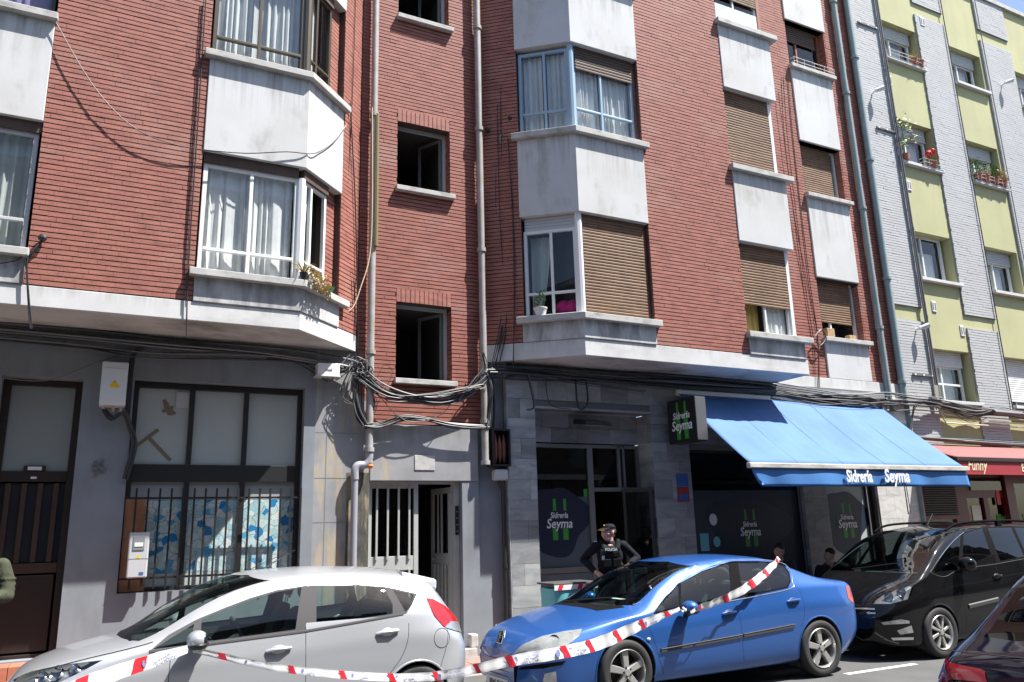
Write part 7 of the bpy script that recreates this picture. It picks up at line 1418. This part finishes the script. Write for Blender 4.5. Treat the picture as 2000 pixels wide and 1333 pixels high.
# two customers sitting under the awning
for i, (loc, fw, lbl, cm, touch) in enumerate((((9.98, 10.02, .13), (-.5, -.8), 'person in dark clothes seated in the shade by the wide bar window', 'darkcloth', False), ((11.12, 10.0, .13), (-.7, -.7), 'person in a black coat seated by the narrow bar window, hand at the chin', 'darkcloth', True))):
    pr = Figure(lbl, loc, fw); k = -.06 if i else 0.05; mb = MB(); ha = pr.head(mb, (0, .05, 1.16+k), (-.6, .7)); pr.limb(mb, [(0, 0, .95+k), (0, .03, 1.08+k)], [.065, .055]); pr.limb(mb, [(0, 0, .55), (0, 0, .9)], [.11, .11])
    for sg in (-1, 1):
        h_ = (sg*.10, .40, .66) if not (touch and sg < 0) else (-.03, .15, 1.05+k); pr.hand(mb, (h_[0]+sg*.04, h_[1]-.06, h_[2]-.03), h_, [(h_[0]-sg*.05, h_[1]+.04, h_[2]+.03-q*.018) for q in range(4)], (h_[0]-sg*.01, h_[1]+.03, h_[2]+.05)); pr.limb(mb, [(sg*.09, .1, .48), (sg*.1, .45, .48), (sg*.1, .47, .1)], [.07, .055, .04])
    pr.skin(mb, 'body', M['skin'], .008, 3); mb = MB(); pr.ell(mb, (0, 0, .80), (.19, .125, .22)); pr.ell(mb, (0, 0, .96+k), (.19, .09, .07)); pr.ell(mb, (0, .0, .58), (.18, .14, .13))
    for sg in (-1, 1): h_ = (sg*.14, .34, .63) if not (touch and sg < 0) else (-.07, .1, 1.0+k); pr.limb(mb, [(sg*.19, 0, .95+k), (sg*.25, .08, .72), h_], [.068, .055, .04])
    pr.skin(mb, 'coat', M[cm], .011, 2); mb = MB(); pr.ell(mb, (0, .02, .5), (.17, .16, .09))
    for sg in (-1, 1): pr.limb(mb, [(sg*.09, .08, .48), (sg*.1, .46, .49), (sg*.1, .48, .1)], [.088, .072, .055])
    pr.skin(mb, 'trousers', M['jean'], .014, 2); mb = MB(); pr.ell(mb, ha(0, -.02, .058), (.085, .086, .08)); pr.skin(mb, 'hair', M['hair'], .009, 2)
    for sg in (-1, 1): mb = MB(); pr.ell(mb, (sg*.1, .54, .04), (.05, .13, .045)); pr.skin(mb, 'shoe', M['black'], .014, 2)
    ch = thing('terrace_chair', ('dark terrace chair under the customer by the wide bar window', 'dark terrace chair under the customer by the narrow bar window')[i], 'chair', loc, 'terrace chairs'); q = lambda a, b, z: pr.w((a, b, z))
    MB().hexa([q(-.22, -.2, .38), q(.22, -.2, .38), q(.22, .24, .38), q(-.22, .24, .38)], [q(-.22, -.2, .41), q(.22, -.2, .41), q(.22, .24, .41), q(-.22, .24, .41)]).build('seat', M['black'], ch, bevel=.01); MB().hexa([q(-.22, -.24, .45), q(.22, -.24, .45), q(.22, -.21, .45), q(-.22, -.21, .45)], [q(-.2, -.3, .85), q(.2, -.3, .85), q(.2, -.27, .85), q(-.2, -.27, .85)]).build('backrest', M['black'], ch, bevel=.01)
    for a, b in ((-.2, -.2), (.2, -.2), (-.2, .22), (.2, .22)): MB().tube([q(a, b, .0), q(a, b, .42)], .014, 8).build('leg', M['steel'], ch)
# ---------------------------------------------------------------- turquoise bin with tape round its rim
tb = thing('turquoise_bin', 'turquoise plastic covered bin with striped tape round its rim by the bar door', 'bin', (5.86, 9.92, .13))
mb = MB(); prof = [(.13, .29, .20), (.40, .32, .22), (.80, .34, .235), (1.0, .35, .24)]; vs = []; n = 40
for z, rx, ry in prof:
    for k in range(n):
        a = 2*math.pi*k/n; sx = math.copysign(abs(math.cos(a))**.35, math.cos(a)); sy = math.copysign(abs(math.sin(a))**.35, math.sin(a)); vs.append((5.86+rx*sx+.006*math.sin(5*a+z*9), 9.92+ry*sy+.006*math.sin(7*a+z*5), z))
mb.add(vs, [(i*n+k, i*n+(k+1) % n, (i+1)*n+(k+1) % n, (i+1)*n+k) for i in range(3) for k in range(n)]+[tuple(range(3*n, 4*n))]); mb.build('tub', M['teal'], tb, smooth=True, angle=60)
MB().box(5.50, 6.22, 9.672, 10.165, 1.05, 1.075).build('lid', mat('worn_dark_lid', (.07, .07, .07), .7, var=.4, vscale=20), tb, bevel=.015)
for z in (.55, .78): MB().box(5.53, 6.19, 9.672, 9.68, z, z+.006).build('fold_line', mat('deep_teal', (.06, .30, .34), .6), tb)
M['tape'] = mat('white_tape', (.80, .80, .80), .4); M['tapered'] = mat('red_tape_bar', (.70, .03, .05), .4); M['tapeblue'] = mat('blue_grey_tape_print', (.22, .27, .50), .5)
MB().box(5.505, 6.215, 9.664, 9.671, .985, 1.05).build('tape_band', M['tape'], tb)
for x in (5.55, 5.86, 5.98): MB().hexa([(x, 9.661, .985), (x+.07, 9.661, .985), (x+.07, 9.664, .985), (x, 9.664, .985)], [(x+.03, 9.661, 1.05), (x+.10, 9.661, 1.05), (x+.10, 9.664, 1.05), (x+.03, 9.664, 1.05)]).build('red_bar', M['tapered'], tb)
# ---------------------------------------------------------------- police tape
def tape(label, pts, hw, bars, texts=(), tilt=0., flip=0.):
    path = smooth_path(pts, 8); t = thing('police_tape', label, 'barrier tape', tuple(path[0]), 'striped police tape'); n = len(path)
    cum = [0]
    for a, b in zip(path, path[1:]): cum.append(cum[-1]+(b-a).length)
    Lt = cum[-1]
    def fr_(d):
        i = min(max(np.searchsorted(cum, d)-1, 0), n-2); q = (d-cum[i])/max(cum[i+1]-cum[i], 1e-6); p = path[i].lerp(path[i+1], q); tg = (path[min(i+2, n-1)]-path[max(i-1, 0)]).normalized(); wd = Vector((0, 0, 1))-tg*tg.z; wd.normalize(); nm = tg.cross(wd)
        if nm.y > 0: nm = -nm
        a = tilt+flip*math.sin(d*3.1+.4); wd = wd*math.cos(a)+nm*math.sin(a); nm = tg.cross(wd).normalized()
        if nm.y > 0: nm = -nm
        h = np.interp(d/Lt, [q[0] for q in hw], [q[1] for q in hw]); rip = .006*math.sin(d*23)+.004*math.sin(d*41+1); return p+nm*rip, wd, nm, h, tg
    N_ = int(Lt/.025)+2; mb = MB(); vs = []
    for i in range(N_):
        p, wd, nm, h, tg = fr_(Lt*i/(N_-1)); vs += [p-wd*h, p-wd*h*.3+nm*.003, p+wd*h*.35-nm*.003, p+wd*h]
    mb.add(vs, [(4*i+k, 4*i+4+k, 4*i+5+k, 4*i+1+k) for i in range(N_-1) for k in range(3)]); o = mb.build('ribbon', M['tape'], t, smooth=True, recalc=False, angle=180)
    for f0, w_ in bars:
        mb = MB(); vs = []; m_ = 6
        for k in range(m_):
            for j, q in enumerate((-1, -.3, .35, 1)):
                p, wd, nm, h, tg = fr_(min(max(f0*Lt+w_*k/(m_-1)+q*-.02, 0), Lt)); vs.append(p+wd*h*q*1.002+nm*.0045)
        mb.add(vs, [(4*i+k, 4*i+4+k, 4*i+5+k, 4*i+1+k) for i in range(m_-1) for k in range(3)]); mb.build('red_bar', M['tapered'], t, recalc=False)
    for f0 in texts:
        p, wd, nm, h, tg = fr_(f0*Lt); tg = tg if tg.x > 0 else -tg; s_ = h*.62
        for j, wds in enumerate(('NO PASAR', 'LÍNEA DE POLICÍA')): text('lettering', wds, s_, M['tapeblue'], p+nm*.012+wd*h*(.12-.68*j), tg, wd, t, .82, extrude=.0005)
        q = p-tg*h*3.4+nm*.012; MB().add([tuple(q+tg*h*.42*math.cos(a)+wd*h*.62*math.sin(a)) for a in np.linspace(0, 2*math.pi, 9)[:-1]], [tuple(range(8))]).build('crest', M['tapeblue'], t, recalc=False)
    return t
YT = 7.12
tape('striped police tape sagging from the silver car mirror to the blue car mirror', [P(u, v, y) for u, v, y in ((387, 1271, 7.2), (440, 1284, 7.14), (520, 1301, YT), (600, 1312, 7.1), (690, 1320, 7.08), (780, 1324, 7.06), (850, 1321, 7.04), (910, 1311, 7.0), (1000, 1291, 6.96), (1090, 1276, 6.93), (1170, 1257, 6.93), (1240, 1226, 6.95), (1290, 1205, 6.97), (1328, 1189, 6.99))],
     [(0, .022), (.15, .03), (.35, .034), (.5, .045), (.62, .052), (.8, .062), (.9, .05), (1, .018)], [(.035, .06), (.155, .05), (.245, .05), (.335, .05), (.42, .05), (.50, .04), (.565, .07), (.685, .06), (.745, .05), (.815, .05), (.885, .05), (.955, .06)], (.10, .20, .29, .375, .46, .62, .715, .925), 0, .12)
tape('striped police tape running from the blue car mirror up across its windows to the roof', [P(u, v, y) for u, v, y in ((1348, 1196, 7.02), (1368, 1187, 7.06), (1410, 1172, 7.12), (1450, 1153, 7.16), (1485, 1128, 7.24), (1512, 1103, 7.36), (1522, 1092, 7.44))], [(0, .02), (.15, .042), (.5, .05), (.85, .045), (1, .03)], [(.08, .05), (.30, .09), (.56, .09), (.74, .08), (.94, .06)], (), .1, .25)
tape('striped police tape leading from the silver car mirror forward over its wing', [P(u, v, y) for u, v, y in ((366, 1268, 7.16), (330, 1280, 7.08), (270, 1300, 6.98), (205, 1322, 6.88), (150, 1345, 6.78), (60, 1385, 6.6))], [(0, .03), (.2, .05), (1, .07)], [(.30, .09), (.66, .10), (.92, .1)], (.17,), 0, .05)
for i, (u, v, y, s) in enumerate(((1518, 1094, 7.46, .035), (1335, 1192, 7.02, .03), (383, 1268, 7.2, .028))):
    rs = np.random.RandomState(i); mb = MB(); c_ = P(u, v, y)
    for k in range(9): q = Vector(rs.randn(3)).normalized(); mb.ball(tuple(c_+q*s*.7), (s*.5, s*.3, s*.45), 7, 5)
    tag(mb.build('tape_knot', M['tape'], None, smooth=True), ('crumpled tape knot shut in the blue car roof edge', 'tape knot round the blue car mirror', 'tape knot round the silver car mirror')[i], 'tape knot', 'striped police tape')
